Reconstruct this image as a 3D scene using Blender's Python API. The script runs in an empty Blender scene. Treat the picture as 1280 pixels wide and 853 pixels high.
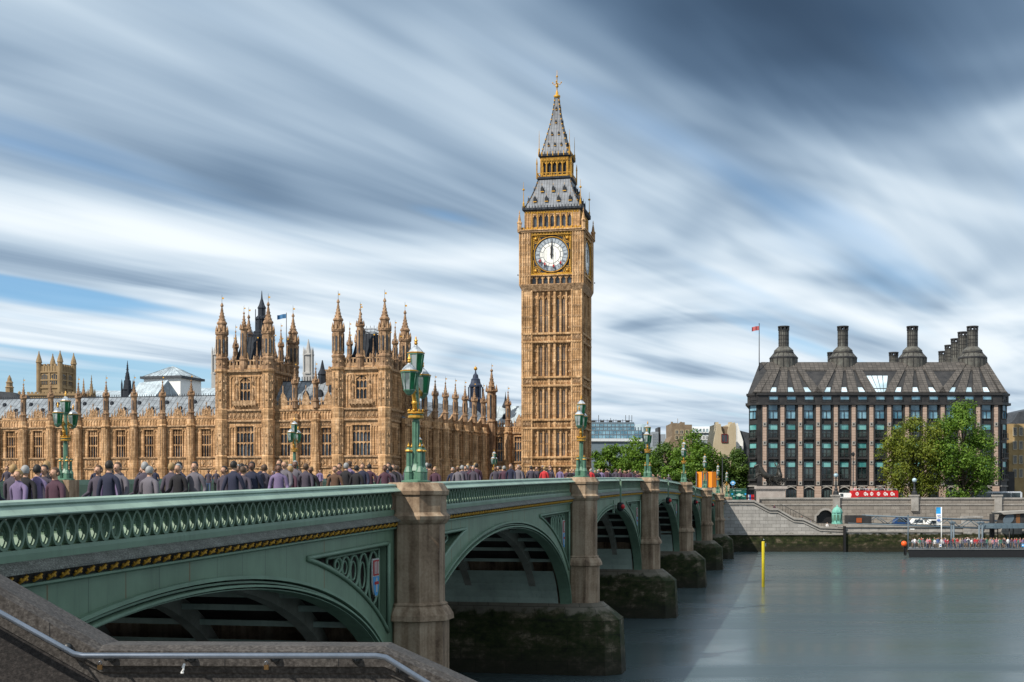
import bpy, bmesh, math, random
from mathutils import Vector, Matrix
R = math.radians
sc = bpy.context.scene
COL = sc.collection
# ---------------------------------------------------------------- camera
F, CX, HY, EYE = 1650.0, 640.0, 620.0, 10.0      # focal length and horizon in photo pixels, eye height in metres
cam_d = bpy.data.cameras.new('camera'); cam = bpy.data.objects.new('camera', cam_d); COL.objects.link(cam)
cam.location = (0, 0, EYE); cam.rotation_euler = (R(90), 0, 0)
cam_d.sensor_width = 36; cam_d.lens = 36*F/1280; cam_d.shift_y = (HY-426.5)/1280
cam_d.clip_start = 0.1; cam_d.clip_end = 20000
sc.camera = cam
# ---------------------------------------------------------------- sun, sky, exposure
S_AZ, S_EL = R(180+47), R(44)                      # sun behind the left shoulder
S = Vector((math.sin(S_AZ)*math.cos(S_EL), math.cos(S_AZ)*math.cos(S_EL), math.sin(S_EL)))
sd = bpy.data.lights.new('sun', 'SUN'); sd.energy = 4.5; sd.angle = R(0.5); sd.color = (1.0, 0.93, 0.82)
so = bpy.data.objects.new('sun', sd); COL.objects.link(so); so.rotation_euler = S.to_track_quat('Z', 'Y').to_euler()
sc.view_settings.view_transform = 'Standard'; sc.view_settings.look = 'None'
sc.view_settings.gamma = 1; sc.view_settings.use_curve_mapping = False
sc.view_settings.exposure = 0.32

class NG:
    """small node-graph writer"""
    def __init__(s, tree):
        s.t = tree; s.n = tree.nodes; s.l = tree.links; s.n.clear()
    def put(s, sock, val):
        if val is None: return
        if isinstance(val, bpy.types.NodeSocket): s.l.new(val, sock)
        else:
            if isinstance(val, (tuple, list)) and len(val) == 3 and sock.type == 'RGBA': val = (*val, 1)
            sock.default_value = val
    def m(s, op, a, b=None, c=None, clamp=False):
        n = s.n.new('ShaderNodeMath'); n.operation = op; n.use_clamp = clamp
        for i, v in enumerate((a, b, c)): s.put(n.inputs[i], v)
        return n.outputs[0]
    def vm(s, op, a, b=None, scale=None):
        n = s.n.new('ShaderNodeVectorMath'); n.operation = op
        s.put(n.inputs[0], a); s.put(n.inputs[1], b)
        if scale is not None: s.put(n.inputs['Scale'], scale)
        return n.outputs[1] if op in ('DOT_PRODUCT', 'LENGTH') else n.outputs[0]
    def sep(s, v):
        n = s.n.new('ShaderNodeSeparateXYZ'); s.put(n.inputs[0], v); return n.outputs[:]
    def comb(s, x, y, z):
        n = s.n.new('ShaderNodeCombineXYZ')
        for i, v in enumerate((x, y, z)): s.put(n.inputs[i], v)
        return n.outputs[0]
    def noise(s, vec, scale, detail=4, rough=0.5, dist=0.0):
        n = s.n.new('ShaderNodeTexNoise'); s.put(n.inputs['Vector'], vec)
        n.inputs['Scale'].default_value = scale; n.inputs['Detail'].default_value = detail
        n.inputs['Roughness'].default_value = rough; n.inputs['Distortion'].default_value = dist
        return n.outputs['Fac']
    def mix(s, fac, a, b, mode='MIX'):
        n = s.n.new('ShaderNodeMix'); n.data_type = 'RGBA'; n.blend_type = mode
        s.put(n.inputs['Factor'], fac); s.put(n.inputs['A'], None)
        s.put(n.inputs[6], a); s.put(n.inputs[7], b)
        return n.outputs[2]
    def ramp(s, fac, stops, interp='LINEAR'):
        n = s.n.new('ShaderNodeValToRGB'); s.put(n.inputs[0], fac); cr = n.color_ramp; cr.interpolation = interp
        while len(cr.elements) < len(stops): cr.elements.new(0.5)
        for e, (p, c) in zip(cr.elements, stops):
            e.position = p; e.color = (*c, 1) if isinstance(c, (tuple, list)) else (c, c, c, 1)
        return n.outputs[0]
    def map(s, v, a, b, c=0.0, d=1.0):
        n = s.n.new('ShaderNodeMapRange'); n.interpolation_type = 'SMOOTHSTEP'
        for i, x in enumerate((v, a, b, c, d)): s.put(n.inputs[i], x)
        return n.outputs[0]

W = bpy.data.worlds.new('World'); sc.world = W; W.use_nodes = True
def build_sky():
    g = NG(W.node_tree)
    sky = g.n.new('ShaderNodeTexSky'); sky.sky_type = 'NISHITA'; sky.sun_disc = False
    sky.sun_elevation = S_EL; sky.sun_rotation = S_AZ; sky.air_density = 1.0; sky.dust_density = 0.6; sky.ozone_density = 2.0
    tc = g.n.new('ShaderNodeTexCoord'); d = g.vm('NORMALIZE', tc.outputs['Generated'])
    x, y, z = g.sep(d)
    zc = g.m('MAXIMUM', z, 0.006)
    px = g.m('DIVIDE', x, g.m('ADD', zc, 0.012)); py = g.m('DIVIDE', y, g.m('ADD', zc, 0.012))
    # wind-drawn cloud sheet: a runs along the wind, c across it
    a = g.m('ADD', g.m('MULTIPLY', px, 0.50), g.m('MULTIPLY', py, 0.866))
    c = g.m('SUBTRACT', g.m('MULTIPLY', px, 0.866), g.m('MULTIPLY', py, 0.50))
    v1 = g.comb(g.m('MULTIPLY', a, 0.38), g.m('MULTIPLY', c, 0.85), 3.7)
    v2 = g.comb(g.m('MULTIPLY', a, 0.28), g.m('MULTIPLY', c, 2.2), 11.2)
    v3 = g.comb(g.m('MULTIPLY', a, 0.16), g.m('MULTIPLY', c, 6.0), 5.1)
    n1 = g.noise(v1, 1.0, 3, 0.5, 0.7); n2 = g.noise(v2, 1.0, 3, 0.55, 0.4); n3 = g.noise(v3, 1.0, 3, 0.55)
    cov = g.m('ADD', g.m('MULTIPLY', n1, 0.74), g.m('ADD', g.m('MULTIPLY', n2, 0.26), g.m('MULTIPLY', n3, 0.075)))
    def blob(a0, c0, sa, sc_, amp):
        qa = g.m('POWER', g.m('ABSOLUTE', g.m('DIVIDE', g.m('SUBTRACT', a, a0), sa)), 2.0)
        qc = g.m('POWER', g.m('ABSOLUTE', g.m('DIVIDE', g.m('SUBTRACT', c, c0), sc_)), 2.0)
        return g.m('MULTIPLY', g.m('EXPONENT', g.m('MULTIPLY', g.m('ADD', qa, qc), -1.0)), amp)
    tot = None
    for b in SKY_BLOBS:
        o = blob(*b); tot = o if tot is None else g.m('ADD', tot, o)
    shade = g.m('ADD', g.m('ADD', cov, 0.022), tot)                  # low = thick dark cloud, high = bright white cloud
    gap = None
    for b in SKY_GAPS:
        o = blob(*b); gap = o if gap is None else g.m('MAXIMUM', gap, o)
    cloud = g.ramp(shade, SKY_RAMP, 'B_SPLINE')
    cloud = g.mix(1.0, cloud, (SKY_K, SKY_K, SKY_K), 'MULTIPLY')
    thin = g.m('MULTIPLY', g.map(g.m('ADD', g.noise(v2, 0.8, 2, 0.5), g.m('MULTIPLY', gap, 0.5)), 0.55, 0.85), 0.85)
    blue = g.mix(1.0, sky.outputs[0], (0.62, 0.92, 1.12), 'MULTIPLY')
    col = g.mix(thin, cloud, blue)
    # pale air low over the roofs
    hz = g.map(z, 0.0, 0.13, 0.70, 0.0)
    col = g.mix(hz, col, (0.60*SKY_K, 0.70*SKY_K, 0.80*SKY_K))
    bg = g.n.new('ShaderNodeBackground'); g.l.new(col, bg.inputs[0]); bg.inputs[1].default_value = 0.10
    out = g.n.new('ShaderNodeOutputWorld'); g.l.new(bg.outputs[0], out.inputs[0])
SKY_K = 8.6
SKY_RAMP = [(0.20, (0.040, 0.072, 0.125)), (0.36, (0.105, 0.178, 0.285)), (0.48, (0.30, 0.41, 0.54)), (0.58, (0.58, 0.70, 0.81)), (0.72, (0.90, 0.96, 1.0))]
# (a, c, size along, size across, amount)
SKY_BLOBS = [(2.45, -0.82, 0.95, 0.50, -0.34), (3.2, -0.75, 0.9, 0.25, -0.07), (4.2, -0.95, 1.1, 0.40, 0.07), (5.0, -1.85, 1.3, 0.35, 0.08), (5.7, -1.35, 1.0, 0.26, -0.09),
             (1.9, -2.35, 1.2, 0.35, 0.05), (2.2, -1.75, 1.0, 0.25, 0.04), (3.0, -3.0, 0.9, 0.35, -0.12), (3.6, -3.7, 1.2, 0.45, 0.14), (8.5, -3.6, 3.5, 1.8, 0.10)]
SKY_GAPS = [(3.75, -2.42, 0.32, 0.10, 0.55), (4.1, -4.95, 0.7, 0.40, 0.75), (7.4, -8.4, 2.5, 2.2, 0.85)]
build_sky()
# ================================================================ helpers
rnd = random.Random(7)
TH = math.atan(0.214); SN, CS = math.sin(TH), math.cos(TH)     # bridge axis, turned clockwise from the view axis
def Wp(px, py, Y):
    return Vector(((px-CX)*Y/F, Y, EYE+(HY-py)*Y/F))
def zat(py, Y): return EYE+(HY-py)*Y/F
def t_at(px, s):                                                # across-bridge coordinate of a photo column on the plane s
    k = (px-CX)/F
    return (k*s*CS - s*SN)/(CS + k*SN)
def B(t, s, z=0.0): return Vector((t*CS+s*SN, s*CS-t*SN, z))

class MB:
    def __init__(s, M=None): s.v=[]; s.f=[]; s.mi=[]; s.sm=[]; s.M=M
    def add(s, vs, fs, mi=0, sm=False):
        o = len(s.v)
        if s.M is not None: vs = [tuple(s.M @ Vector(p)) for p in vs]
        s.v.extend(vs)
        for f in fs: s.f.append([o+i for i in f]); s.mi.append(mi); s.sm.append(sm)
    def box(s, x0, x1, y0, y1, z0, z1, mi=0):
        v = [(x0,y0,z0),(x1,y0,z0),(x1,y1,z0),(x0,y1,z0),(x0,y0,z1),(x1,y0,z1),(x1,y1,z1),(x0,y1,z1)]
        s.add(v, [(0,3,2,1),(4,5,6,7),(0,1,5,4),(1,2,6,5),(2,3,7,6),(3,0,4,7)], mi)
    def quad(s, a, b, c, d, mi=0): s.add([tuple(a),tuple(b),tuple(c),tuple(d)], [(0,1,2,3)], mi)
    def loft(s, rings, mi=0, sm=False, close=True, cap0=True, cap1=True):
        n = len(rings[0]); vs = [tuple(p) for r in rings for p in r]; fs = []
        for k in range(len(rings)-1):
            for i in range(n if close else n-1):
                j = (i+1) % n; fs.append((k*n+i, k*n+j, (k+1)*n+j, (k+1)*n+i))
        if close and cap0: fs.append(tuple(range(n-1, -1, -1)))
        if close and cap1: fs.append(tuple((len(rings)-1)*n+i for i in range(n)))
        s.add(vs, fs, mi, sm)
    def prism(s, poly, z0, z1, mi=0, poly1=None):
        p1 = poly1 or poly
        s.loft([[(x,y,z0) for x,y in poly], [(x,y,z1) for x,y in p1]], mi)
    def lathe(s, cx, cy, prof, n=8, mi=0, sm=False, rot=None):
        rot = math.pi/n if rot is None else rot
        s.loft([[(cx+r*math.cos(rot+2*math.pi*i/n), cy+r*math.sin(rot+2*math.pi*i/n), z) for i in range(n)] for r, z in prof], mi, sm)
    def ball(s, c, r, n=10, m=6, mi=0, sz=1.0):
        s.lathe(c[0], c[1], [(max(r*math.sin(math.pi*k/m),0.001), c[2]-r*sz*math.cos(math.pi*k/m)) for k in range(m+1)], n, mi, True)
    def tube(s, pts, r, n=6, mi=0, sm=True):
        P = [Vector(p) for p in pts]; rs = r if isinstance(r, (list, tuple)) else [r]*len(P); rings = []
        up = None
        for i, p in enumerate(P):
            d = (P[min(i+1,len(P)-1)]-P[max(i-1,0)]).normalized()
            if up is None: up = Vector((0,0,1)) if abs(d.z) < 0.9 else Vector((1,0,0))
            x = d.cross(up).normalized(); y = x.cross(d).normalized(); up = y
            rings.append([p+(x*math.cos(2*math.pi*k/n)+y*math.sin(2*math.pi*k/n))*rs[i] for k in range(n)])
        s.loft(rings, mi, sm)
    def extr(s, poly, y0, y1, mi=0):          # polygon in the x-z plane, extruded along y
        n = len(poly)
        v = [(x,y0,z) for x,z in poly]+[(x,y1,z) for x,z in poly]
        s.add(v, [tuple(range(n)), tuple(range(2*n-1, n-1, -1))]+[(i, i+n, (i+1)%n+n, (i+1)%n) for i in range(n)], mi)
    def ringxz(s, pts, w, y0, y1, mi=0):      # closed flat band following an outline in the x-z plane, extruded along y
        n = len(pts); cx = sum(p[0] for p in pts)/n; cz = sum(p[1] for p in pts)/n
        inn = []
        for i in range(n):
            a, b = pts[i-1], pts[(i+1)%n]; dx, dz = b[0]-a[0], b[1]-a[1]; L = math.hypot(dx,dz) or 1
            nx, nz = -dz/L, dx/L
            if (cx-pts[i][0])*nx+(cz-pts[i][1])*nz < 0: nx, nz = -nx, -nz
            inn.append((pts[i][0]+nx*w, pts[i][1]+nz*w))
        s.loft([[(x,y0,z) for x,z in pts],[(x,y1,z) for x,z in pts],[(x,y1,z) for x,z in inn],[(x,y0,z) for x,z in inn],[(x,y0,z) for x,z in pts]], mi, cap0=False, cap1=False)
    def build(s, name, mats, parent=None, loc=None, rotz=None, recalc=True):
        me = bpy.data.meshes.new(name); me.from_pydata([tuple(p) for p in s.v], [], s.f)
        for m in (mats if isinstance(mats, (list, tuple)) else [mats]): me.materials.append(m)
        me.polygons.foreach_set('material_index', s.mi); me.polygons.foreach_set('use_smooth', s.sm)
        if recalc:
            bm = bmesh.new(); bm.from_mesh(me); bmesh.ops.recalc_face_normals(bm, faces=bm.faces); bm.to_mesh(me); bm.free()
        me.update()
        return link(name, me, parent, loc, rotz)
def link(name, me, parent=None, loc=None, rotz=None):
    o = bpy.data.objects.new(name, me); COL.objects.link(o)
    if parent: o.parent = parent
    if loc is not None: o.location = loc
    if rotz is not None: o.rotation_euler = (0,0,rotz)
    return o
def tag(o, label=None, cat=None, group=None, kind=None):
    if label: o['label'] = label
    if cat: o['category'] = cat
    if group: o['group'] = group
    if kind: o['kind'] = kind
    return o
def thing(name, label, cat, loc=(0,0,0), rotz=0.0, group=None):
    o = bpy.data.objects.new(name, None); COL.objects.link(o); o.location = loc; o.rotation_euler = (0,0,rotz); o.empty_display_size = 0.3
    return tag(o, label, cat, group)
def dup(o, parent=None, **kw):
    c = o.copy(); COL.objects.link(c)
    if parent: c.parent = parent
    for ch in list(o.children): dup(ch, c)
    return c
def octo(cx, cy, r, n=8): return [(cx+r*math.cos(math.pi/n+2*math.pi*i/n), cy+r*math.sin(math.pi/n+2*math.pi*i/n)) for i in range(n)]

# ================================================================ materials
def newmat(name):
    m = bpy.data.materials.new(name); m.use_nodes = True; g = NG(m.node_tree)
    out = g.n.new('ShaderNodeOutputMaterial'); bs = g.n.new('ShaderNodeBsdfPrincipled'); g.l.new(bs.outputs[0], out.inputs[0])
    geo = g.n.new('ShaderNodeNewGeometry')
    return m, g, bs, geo.outputs['Position']
def bump(g, bs, h, strength, dist):
    n = g.n.new('ShaderNodeBump'); n.inputs['Strength'].default_value = strength; n.inputs['Distance'].default_value = dist
    g.l.new(h, n.inputs['Height']); g.l.new(n.outputs[0], bs.inputs['Normal'])
def pm(name, cols, scale=0.5, rough=0.8, bmp=0.0, bscale=6.0, bdist=0.05, metal=0.0, streak=0.0, fine=0.25, spec=0.3, blocks=None, lo=0.32, hi=0.68, var=0.45):
    """weathered surface: large patches between the given colours, fine grain, optional vertical rain streaks"""
    m, g, bs, P = newmat(name)
    n1 = g.noise(P, scale, 4, 0.6)
    n2 = g.noise(P, scale*14, 3, 0.6)
    f = g.m('ADD', g.m('MULTIPLY', n1, 1-fine), g.m('MULTIPLY', n2, fine))
    if streak:
        sv = g.vm('MULTIPLY', P, (3.0, 3.0, 0.14)); n3 = g.noise(sv, 1.0, 4, 0.6)
        f = g.m('ADD', g.m('MULTIPLY', f, 1-streak), g.m('MULTIPLY', n3, streak))
    k = len(cols); col = g.ramp(f, [(lo+(hi-lo)*i/max(k-1,1), c) for i, c in enumerate(cols)])
    if blocks:
        x, y, z = g.sep(P); bt = g.n.new('ShaderNodeTexBrick'); g.l.new(g.comb(g.m('ADD', x, g.m('MULTIPLY', y, 0.8)), z, 0.0), bt.inputs['Vector'])
        bt.inputs['Scale'].default_value = 1.0; bt.inputs['Brick Width'].default_value = blocks[0]; bt.inputs['Row Height'].default_value = blocks[1]; bt.inputs['Mortar Size'].default_value = blocks[2]
        bt.inputs['Color1'].default_value = (1,1,1,1); bt.inputs['Color2'].default_value = (1-var,1-var*1.05,1-var*1.1,1); bt.inputs['Mortar'].default_value = (.38,.35,.32,1); bt.inputs['Bias'].default_value = -0.3
        col = g.mix(1.0, col, bt.outputs[0], 'MULTIPLY')
    g.l.new(col, bs.inputs['Base Color']); bs.inputs['Roughness'].default_value = rough; bs.inputs['Metallic'].default_value = metal
    bs.inputs['Specular IOR Level'].default_value = spec
    if bmp: bump(g, bs, g.noise(P, bscale, 4, 0.6), bmp, bdist)
    return m
def flat(name, col, rough=0.6, metal=0.0, var=0.12, scale=2.0, spec=0.4):
    c0 = tuple(x*(1-var) for x in col); c1 = tuple(min(1, x*(1+var)) for x in col)
    return pm(name, [c0, c1], scale, rough, metal=metal, spec=spec)
def brickmat(name, c1, c2, mortar, bw, bh, rough=0.85, rot=0.0, algae=None, msize=0.02, stain=0.5, bmp=0.4):
    """coursed masonry on upright walls; algae = height under which the tide leaves weed, darkened with painted shade"""
    m, g, bs, P = newmat(name)
    x, y, z = g.sep(P)
    u = g.m('ADD', g.m('MULTIPLY', x, math.cos(rot)), g.m('MULTIPLY', y, math.sin(rot)))
    n = g.n.new('ShaderNodeTexBrick'); g.l.new(g.comb(u, z, 0.0), n.inputs['Vector'])
    n.inputs['Color1'].default_value = (*c1,1); n.inputs['Color2'].default_value = (*c2,1); n.inputs['Mortar'].default_value = (*mortar,1)
    n.inputs['Scale'].default_value = 1.0; n.inputs['Mortar Size'].default_value = msize; n.inputs['Brick Width'].default_value = bw; n.inputs['Row Height'].default_value = bh
    n.inputs['Mortar Smooth'].default_value = 0.3
    col = n.outputs[0]
    st = g.noise(g.vm('MULTIPLY', P, (1.2,1.2,0.22)), 1.0, 5, 0.65)
    col = g.mix(g.map(st, 0.45, 0.75, 0, stain), col, tuple(c*0.35 for c in c1))
    col = g.mix(g.m('MULTIPLY', g.noise(P, 9.0, 3, 0.7), 0.5), col, tuple(c*0.55 for c in c2))
    if algae is not None:
        zz = g.m('ADD', z, g.m('MULTIPLY', g.m('SUBTRACT', g.noise(P, 1.1, 4, 0.6), 0.5), 1.4))
        wet = g.map(zz, algae-0.15, algae+0.2, 1, 0)
        weed = g.ramp(g.noise(g.vm('MULTIPLY', P, (0.55,0.55,0.9)), 1.4, 6, 0.72), [(0.36,(0.006,0.008,0.003)),(0.47,(0.020,0.029,0.006)),(0.56,(0.044,0.040,0.020)),(0.68,(0.17,0.14,0.095))])
        dark = g.map(z, 0.3, 2.0, 0.8, 0)
        weed = g.mix(dark, weed, (0.02,0.018,0.012))  # weed darkened towards the water, carrying the shade beneath the bridge in its colour
        weed = g.mix(g.m('MULTIPLY', n.outputs[1], 0.6), weed, (0.006,0.006,0.004)); col = g.mix(wet, col, weed)
    g.l.new(col, bs.inputs['Base Color']); bs.inputs['Roughness'].default_value = rough; bs.inputs['Specular IOR Level'].default_value = 0.25
    h = g.m('ADD', g.m('MULTIPLY', n.outputs[1], -0.6), g.m('MULTIPLY', g.noise(P, 7.0, 4, 0.6), 0.6))
    bump(g, bs, h, bmp, 0.05)
    return m
def glassmat(name, c1, c2, scale=0.35, rough=0.08, spec=0.8):
    m, g, bs, P = newmat(name)
    col = g.ramp(g.noise(P, scale, 2, 0.5), [(0.40,c1),(0.60,c2)], 'LINEAR')
    g.l.new(col, bs.inputs['Base Color']); bs.inputs['Roughness'].default_value = rough; bs.inputs['Specular IOR Level'].default_value = spec
    return m
M = {}
M['stone'] = pm('palace_limestone', [(0.16,0.092,0.046),(0.50,0.295,0.145),(0.78,0.53,0.32)], 0.5, 0.85, 0.6, 5.0, 0.08, streak=0.45, fine=0.35, blocks=(1.1,.5,.02), lo=.37, hi=.63)
M['stone_d'] = pm('palace_carving', [(0.060,0.036,0.022),(0.33,0.205,0.112),(0.64,0.44,0.275)], 1.6, 0.9, 0.9, 4.0, 0.15, streak=0.2, fine=0.5, lo=.37, hi=.63)
M['tower'] = pm('tower_limestone', [(0.20,0.115,0.056),(0.50,0.297,0.142),(0.78,0.54,0.32)], 0.35, 0.85, 0.5, 5.0, 0.08, streak=0.5, fine=0.3, blocks=(1.2,.55,.02), lo=.37, hi=.63)
M['stone_soot'] = pm('sooty_limestone', [(0.055,0.036,0.026),(0.25,0.150,0.085),(0.50,0.33,0.205)], 0.9, 0.88, 0.6, 5.0, 0.08, streak=0.35, fine=0.4, lo=.37, hi=.63)
M['church'] = pm('church_stone', [(0.19,0.13,0.07),(0.33,0.235,0.13)], 0.4, 0.9, 0.3)
M['pale_stone'] = pm('pale_stone', [(0.30,0.29,0.28),(0.45,0.44,0.42)], 0.3, 0.9, 0.2)
M['dark_iron'] = pm('dark_iron', [(0.012,0.016,0.024),(0.035,0.042,0.055)], 1.0, 0.8)
M['iron'] = flat('black_iron', (0.018,0.020,0.022), 0.45)
M['gold'] = pm('gilding', [(0.30,0.14,0.015),(0.62,0.34,0.045)], 2.0, 0.42, metal=0.35, spec=0.5)
M['gold_dull'] = pm('worn_gilding', [(0.26,0.12,0.015),(0.75,0.42,0.05)], 3.0, 0.55, metal=0.2, fine=0.6)
M['red'] = flat('red_paint', (0.45,0.012,0.015), 0.4)
M['blue'] = flat('blue_paint', (0.02,0.13,0.48), 0.45)
M['sky_blue'] = flat('light_blue_paint', (0.03,0.34,0.72), 0.45)
M['white'] = flat('white_paint', (0.78,0.78,0.76), 0.5, var=0.05)
M['black'] = flat('black_paint', (0.012,0.012,0.013), 0.5)
M['orange'] = flat('orange_board', (0.85,0.24,0.01), 0.5, var=0.06)
M['yellow'] = pm('yellow_paint', [(0.48,0.36,0.02),(0.72,0.60,0.03)], 1.5, 0.5, streak=0.3)
M['glass_dark'] = glassmat('old_leaded_glass', (0.012,0.015,0.02), (0.06,0.075,0.09), 0.5, 0.18, 0.6)
M['glass_teal'] = glassmat('teal_glass', (0.04,0.19,0.19), (0.15,0.38,0.37), 0.42, 0.12, 0.8)
M['glass_blue'] = glassmat('blue_glass', (0.05,0.15,0.22), (0.20,0.37,0.46), 0.42, 0.12, 0.8)
M['glass_black'] = glassmat('dark_glass', (0.008,0.016,0.018), (0.05,0.075,0.075), 0.42, 0.1, 0.7)
M['skylight'] = glassmat('skylight_glass', (0.30,0.42,0.48), (0.55,0.66,0.72), 0.2, 0.1, 0.8)
def leadmat(name, base, pitch, dark=0.4, course=2.2):
    m, g, bs, P = newmat(name)
    x, y, z = g.sep(P)
    u = g.m('SUBTRACT', g.m('MULTIPLY', x, CS), g.m('MULTIPLY', y, SN))
    u2 = g.m('ADD', u, g.m('MULTIPLY', g.m('SUBTRACT', g.noise(P, 0.3, 2), 0.5), 0.25))
    fr = g.m('FRACT', g.m('DIVIDE', u2, pitch)); seam = g.map(g.m('ABSOLUTE', g.m('SUBTRACT', fr, 0.5)), 0.41, 0.47)
    fr2 = g.m('FRACT', g.m('DIVIDE', g.m('ADD', z, g.m('MULTIPLY', u, 0.13)), course)); seam2 = g.map(g.m('ABSOLUTE', g.m('SUBTRACT', fr2, 0.5)), 0.46, 0.49)
    col = g.ramp(g.noise(P, 0.5, 5, 0.65), [(0.3, tuple(c*0.62 for c in base)), (0.5, base), (0.7, tuple(min(1,c*1.4) for c in base))])
    col = g.mix(g.map(g.noise(P, 2.6, 3, 0.6), 0.62, 0.78, 0, 0.8), col, (base[0]*1.3, base[1]*0.75, base[2]*0.5))
    col = g.mix(g.m('MULTIPLY', g.m('MAXIMUM', seam, seam2), dark), col, tuple(c*0.15 for c in base))
    g.l.new(col, bs.inputs['Base Color']); bs.inputs['Roughness'].default_value = 0.5; bs.inputs['Specular IOR Level'].default_value = 0.35
    bump(g, bs, seam, 0.5, 0.06)
    return m
M['lead'] = leadmat('cast_iron_roof', (0.20,0.225,0.25), 1.1, 0.75, 1.3)
M['lead_tower'] = leadmat('iron_roof_tiles', (0.15,0.165,0.19), 0.62, 0.7, 0.9)
M['lead_pale'] = leadmat('pale_lead_roof', (0.34,0.40,0.44), 1.4, 0.35)
M['slate'] = pm('slate', [(0.03,0.035,0.042),(0.075,0.08,0.09)], 1.0, 0.55, 0.3)
# bridge paint with plate joints and rust runs
def bridgemat(name, base, joints=True, rust=0.8, pitch=1.35):
    m, g, bs, P = newmat(name)
    x, y, z = g.sep(P)
    s = g.m('ADD', g.m('MULTIPLY', x, SN), g.m('MULTIPLY', y, CS))
    col = g.ramp(g.noise(P, 0.7, 4, 0.6), [(0.3, tuple(c*0.80 for c in base)), (0.7, tuple(c*1.18 for c in base))])
    dirt = g.noise(g.vm('MULTIPLY', P, (5.0,5.0,0.35)), 1.0, 4, 0.65)
    col = g.mix(g.map(dirt, 0.5, 0.75, 0, 0.38), col, tuple(c*0.45 for c in base))
    if joints:
        fr = g.m('ABSOLUTE', g.m('SUBTRACT', g.m('FRACT', g.m('DIVIDE', s, pitch)), 0.5))
        line = g.map(fr, 0.488, 0.496)
        cell = g.m('FLOOR', g.m('ADD', g.m('DIVIDE', s, pitch), 0.5))
        wn = g.n.new('ShaderNodeTexWhiteNoise'); wn.noise_dimensions = '1D'; g.l.new(cell, wn.inputs['W'])
        run = g.m('MULTIPLY', g.map(fr, 0.466, 0.496), g.map(wn.outputs[0], 0.50, 0.54))
        run = g.m('MULTIPLY', run, g.map(g.noise(g.vm('MULTIPLY', P, (9,9,0.5)), 1.0, 3), 0.25, 0.45))
        col = g.mix(g.m('MULTIPLY', run, rust), col, (0.20,0.092,0.014))
        col = g.mix(g.m('MULTIPLY', line, 0.75), col, tuple(c*0.18 for c in base))
    g.l.new(col, bs.inputs['Base Color']); bs.inputs['Roughness'].default_value = 0.5; bs.inputs['Specular IOR Level'].default_value = 0.35
    return m
GREEN = (0.118,0.188,0.124)
M['green'] = bridgemat('bridge_green_plate', GREEN)
M['green_p'] = bridgemat('bridge_green', (0.128,0.205,0.142), joints=False)
M['green_l'] = bridgemat('bridge_green_rail', (0.26,0.36,0.29), joints=False)
M['green_grey'] = bridgemat('bridge_pale_plate', (0.30,0.37,0.32), True, 0.2, 3.1)
M['lamp_green'] = pm('lamp_green', [(0.055,0.130,0.088),(0.105,0.215,0.150)], 3.0, 0.4)
M['cornice'] = pm('weathered_lead_cornice', [(0.030,0.031,0.026),(0.098,0.100,0.085),(0.27,0.275,0.245)], 2.2, 0.6, 0.4, 12.0, 0.02, streak=0.0, fine=0.75)
M['soffit'] = pm('dark_brown_plate', [(0.018,0.014,0.012),(0.055,0.045,0.038)], 0.8, 0.8)  # dark brown plate for soffits, sunk panel backs and the boss bed
M['rib'] = pm('rib_paint', [(0.13,0.125,0.105),(0.26,0.26,0.225)], 0.8, 0.6)
M['granite'] = pm('pier_granite', [(0.075,0.045,0.027),(0.235,0.165,0.108),(0.38,0.295,0.21)], 0.8, 0.8, 0.35, 9.0, 0.03, streak=0.5, fine=0.35, lo=.36, hi=.64)
M['pier_base'] = brickmat('pier_base_masonry', (0.19,0.17,0.13), (0.15,0.13,0.10), (0.05,0.045,0.035), 1.6, 0.75, 0.8, TH, algae=3.5, msize=0.016)
M['wall_dark'] = pm('shade_darkened_granite', [(0.008,0.007,0.007),(0.020,0.017,0.016),(0.045,0.039,0.036)], 2.2, 0.65, 0.5, 40.0, 0.012, fine=0.75)  # shade over the near wall is put into this dark granite colour
M['coping'] = pm('granite_coping', [(0.018,0.015,0.013),(0.048,0.042,0.038),(0.10,0.091,0.083)], 2.2, 0.7, 0.5, 40.0, 0.01, fine=0.75)  # coping colour darkened as well, standing in for shade on the wall
M['steel'] = pm('brushed_steel', [(0.17,0.195,0.23),(0.27,0.30,0.35)], 3.0, 0.30, metal=0.9)
M['shield_white'] = flat('weathered_white', (0.42,0.42,0.40), 0.6); M['shield_red'] = flat('heraldic_red', (0.34,0.02,0.025), 0.6); M['shield_blue'] = flat('heraldic_blue', (0.05,0.24,0.48), 0.6)
M['brass'] = flat('brass', (0.32,0.17,0.06), 0.4, metal=0.6)
M['embank'] = brickmat('embankment_granite', (0.45,0.43,0.405), (0.33,0.315,0.295), (0.15,0.14,0.13), 1.5, 0.62, 0.85, 0.0, algae=3.2, msize=0.03)
M['embank_up'] = brickmat('embankment_upper_granite', (0.31,0.28,0.245), (0.225,0.20,0.175), (0.09,0.08,0.07), 1.6, 0.62, 0.85, 0.0, msize=0.03)
M['coping_grey'] = pm('embankment_coping', [(0.21,0.195,0.175),(0.36,0.34,0.315)], 0.8, 0.8, 0.2)
M['plinth'] = pm('statue_granite', [(0.30,0.26,0.235),(0.42,0.38,0.35)], 0.8, 0.8, 0.2)
M['bronze'] = pm('dark_bronze', [(0.020,0.020,0.020),(0.07,0.066,0.058)], 1.5, 0.38, metal=0.4)
M['copper'] = pm('turquoise_copper', [(0.10,0.30,0.24),(0.22,0.50,0.42)], 2.0, 0.6, streak=0.3)
M['asphalt'] = pm('asphalt', [(0.04,0.04,0.042),(0.065,0.064,0.063)], 0.6, 0.9, 0.2)
M['paving'] = pm('paving', [(0.17,0.16,0.15),(0.26,0.25,0.235)], 0.8, 0.9, 0.2)
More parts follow.
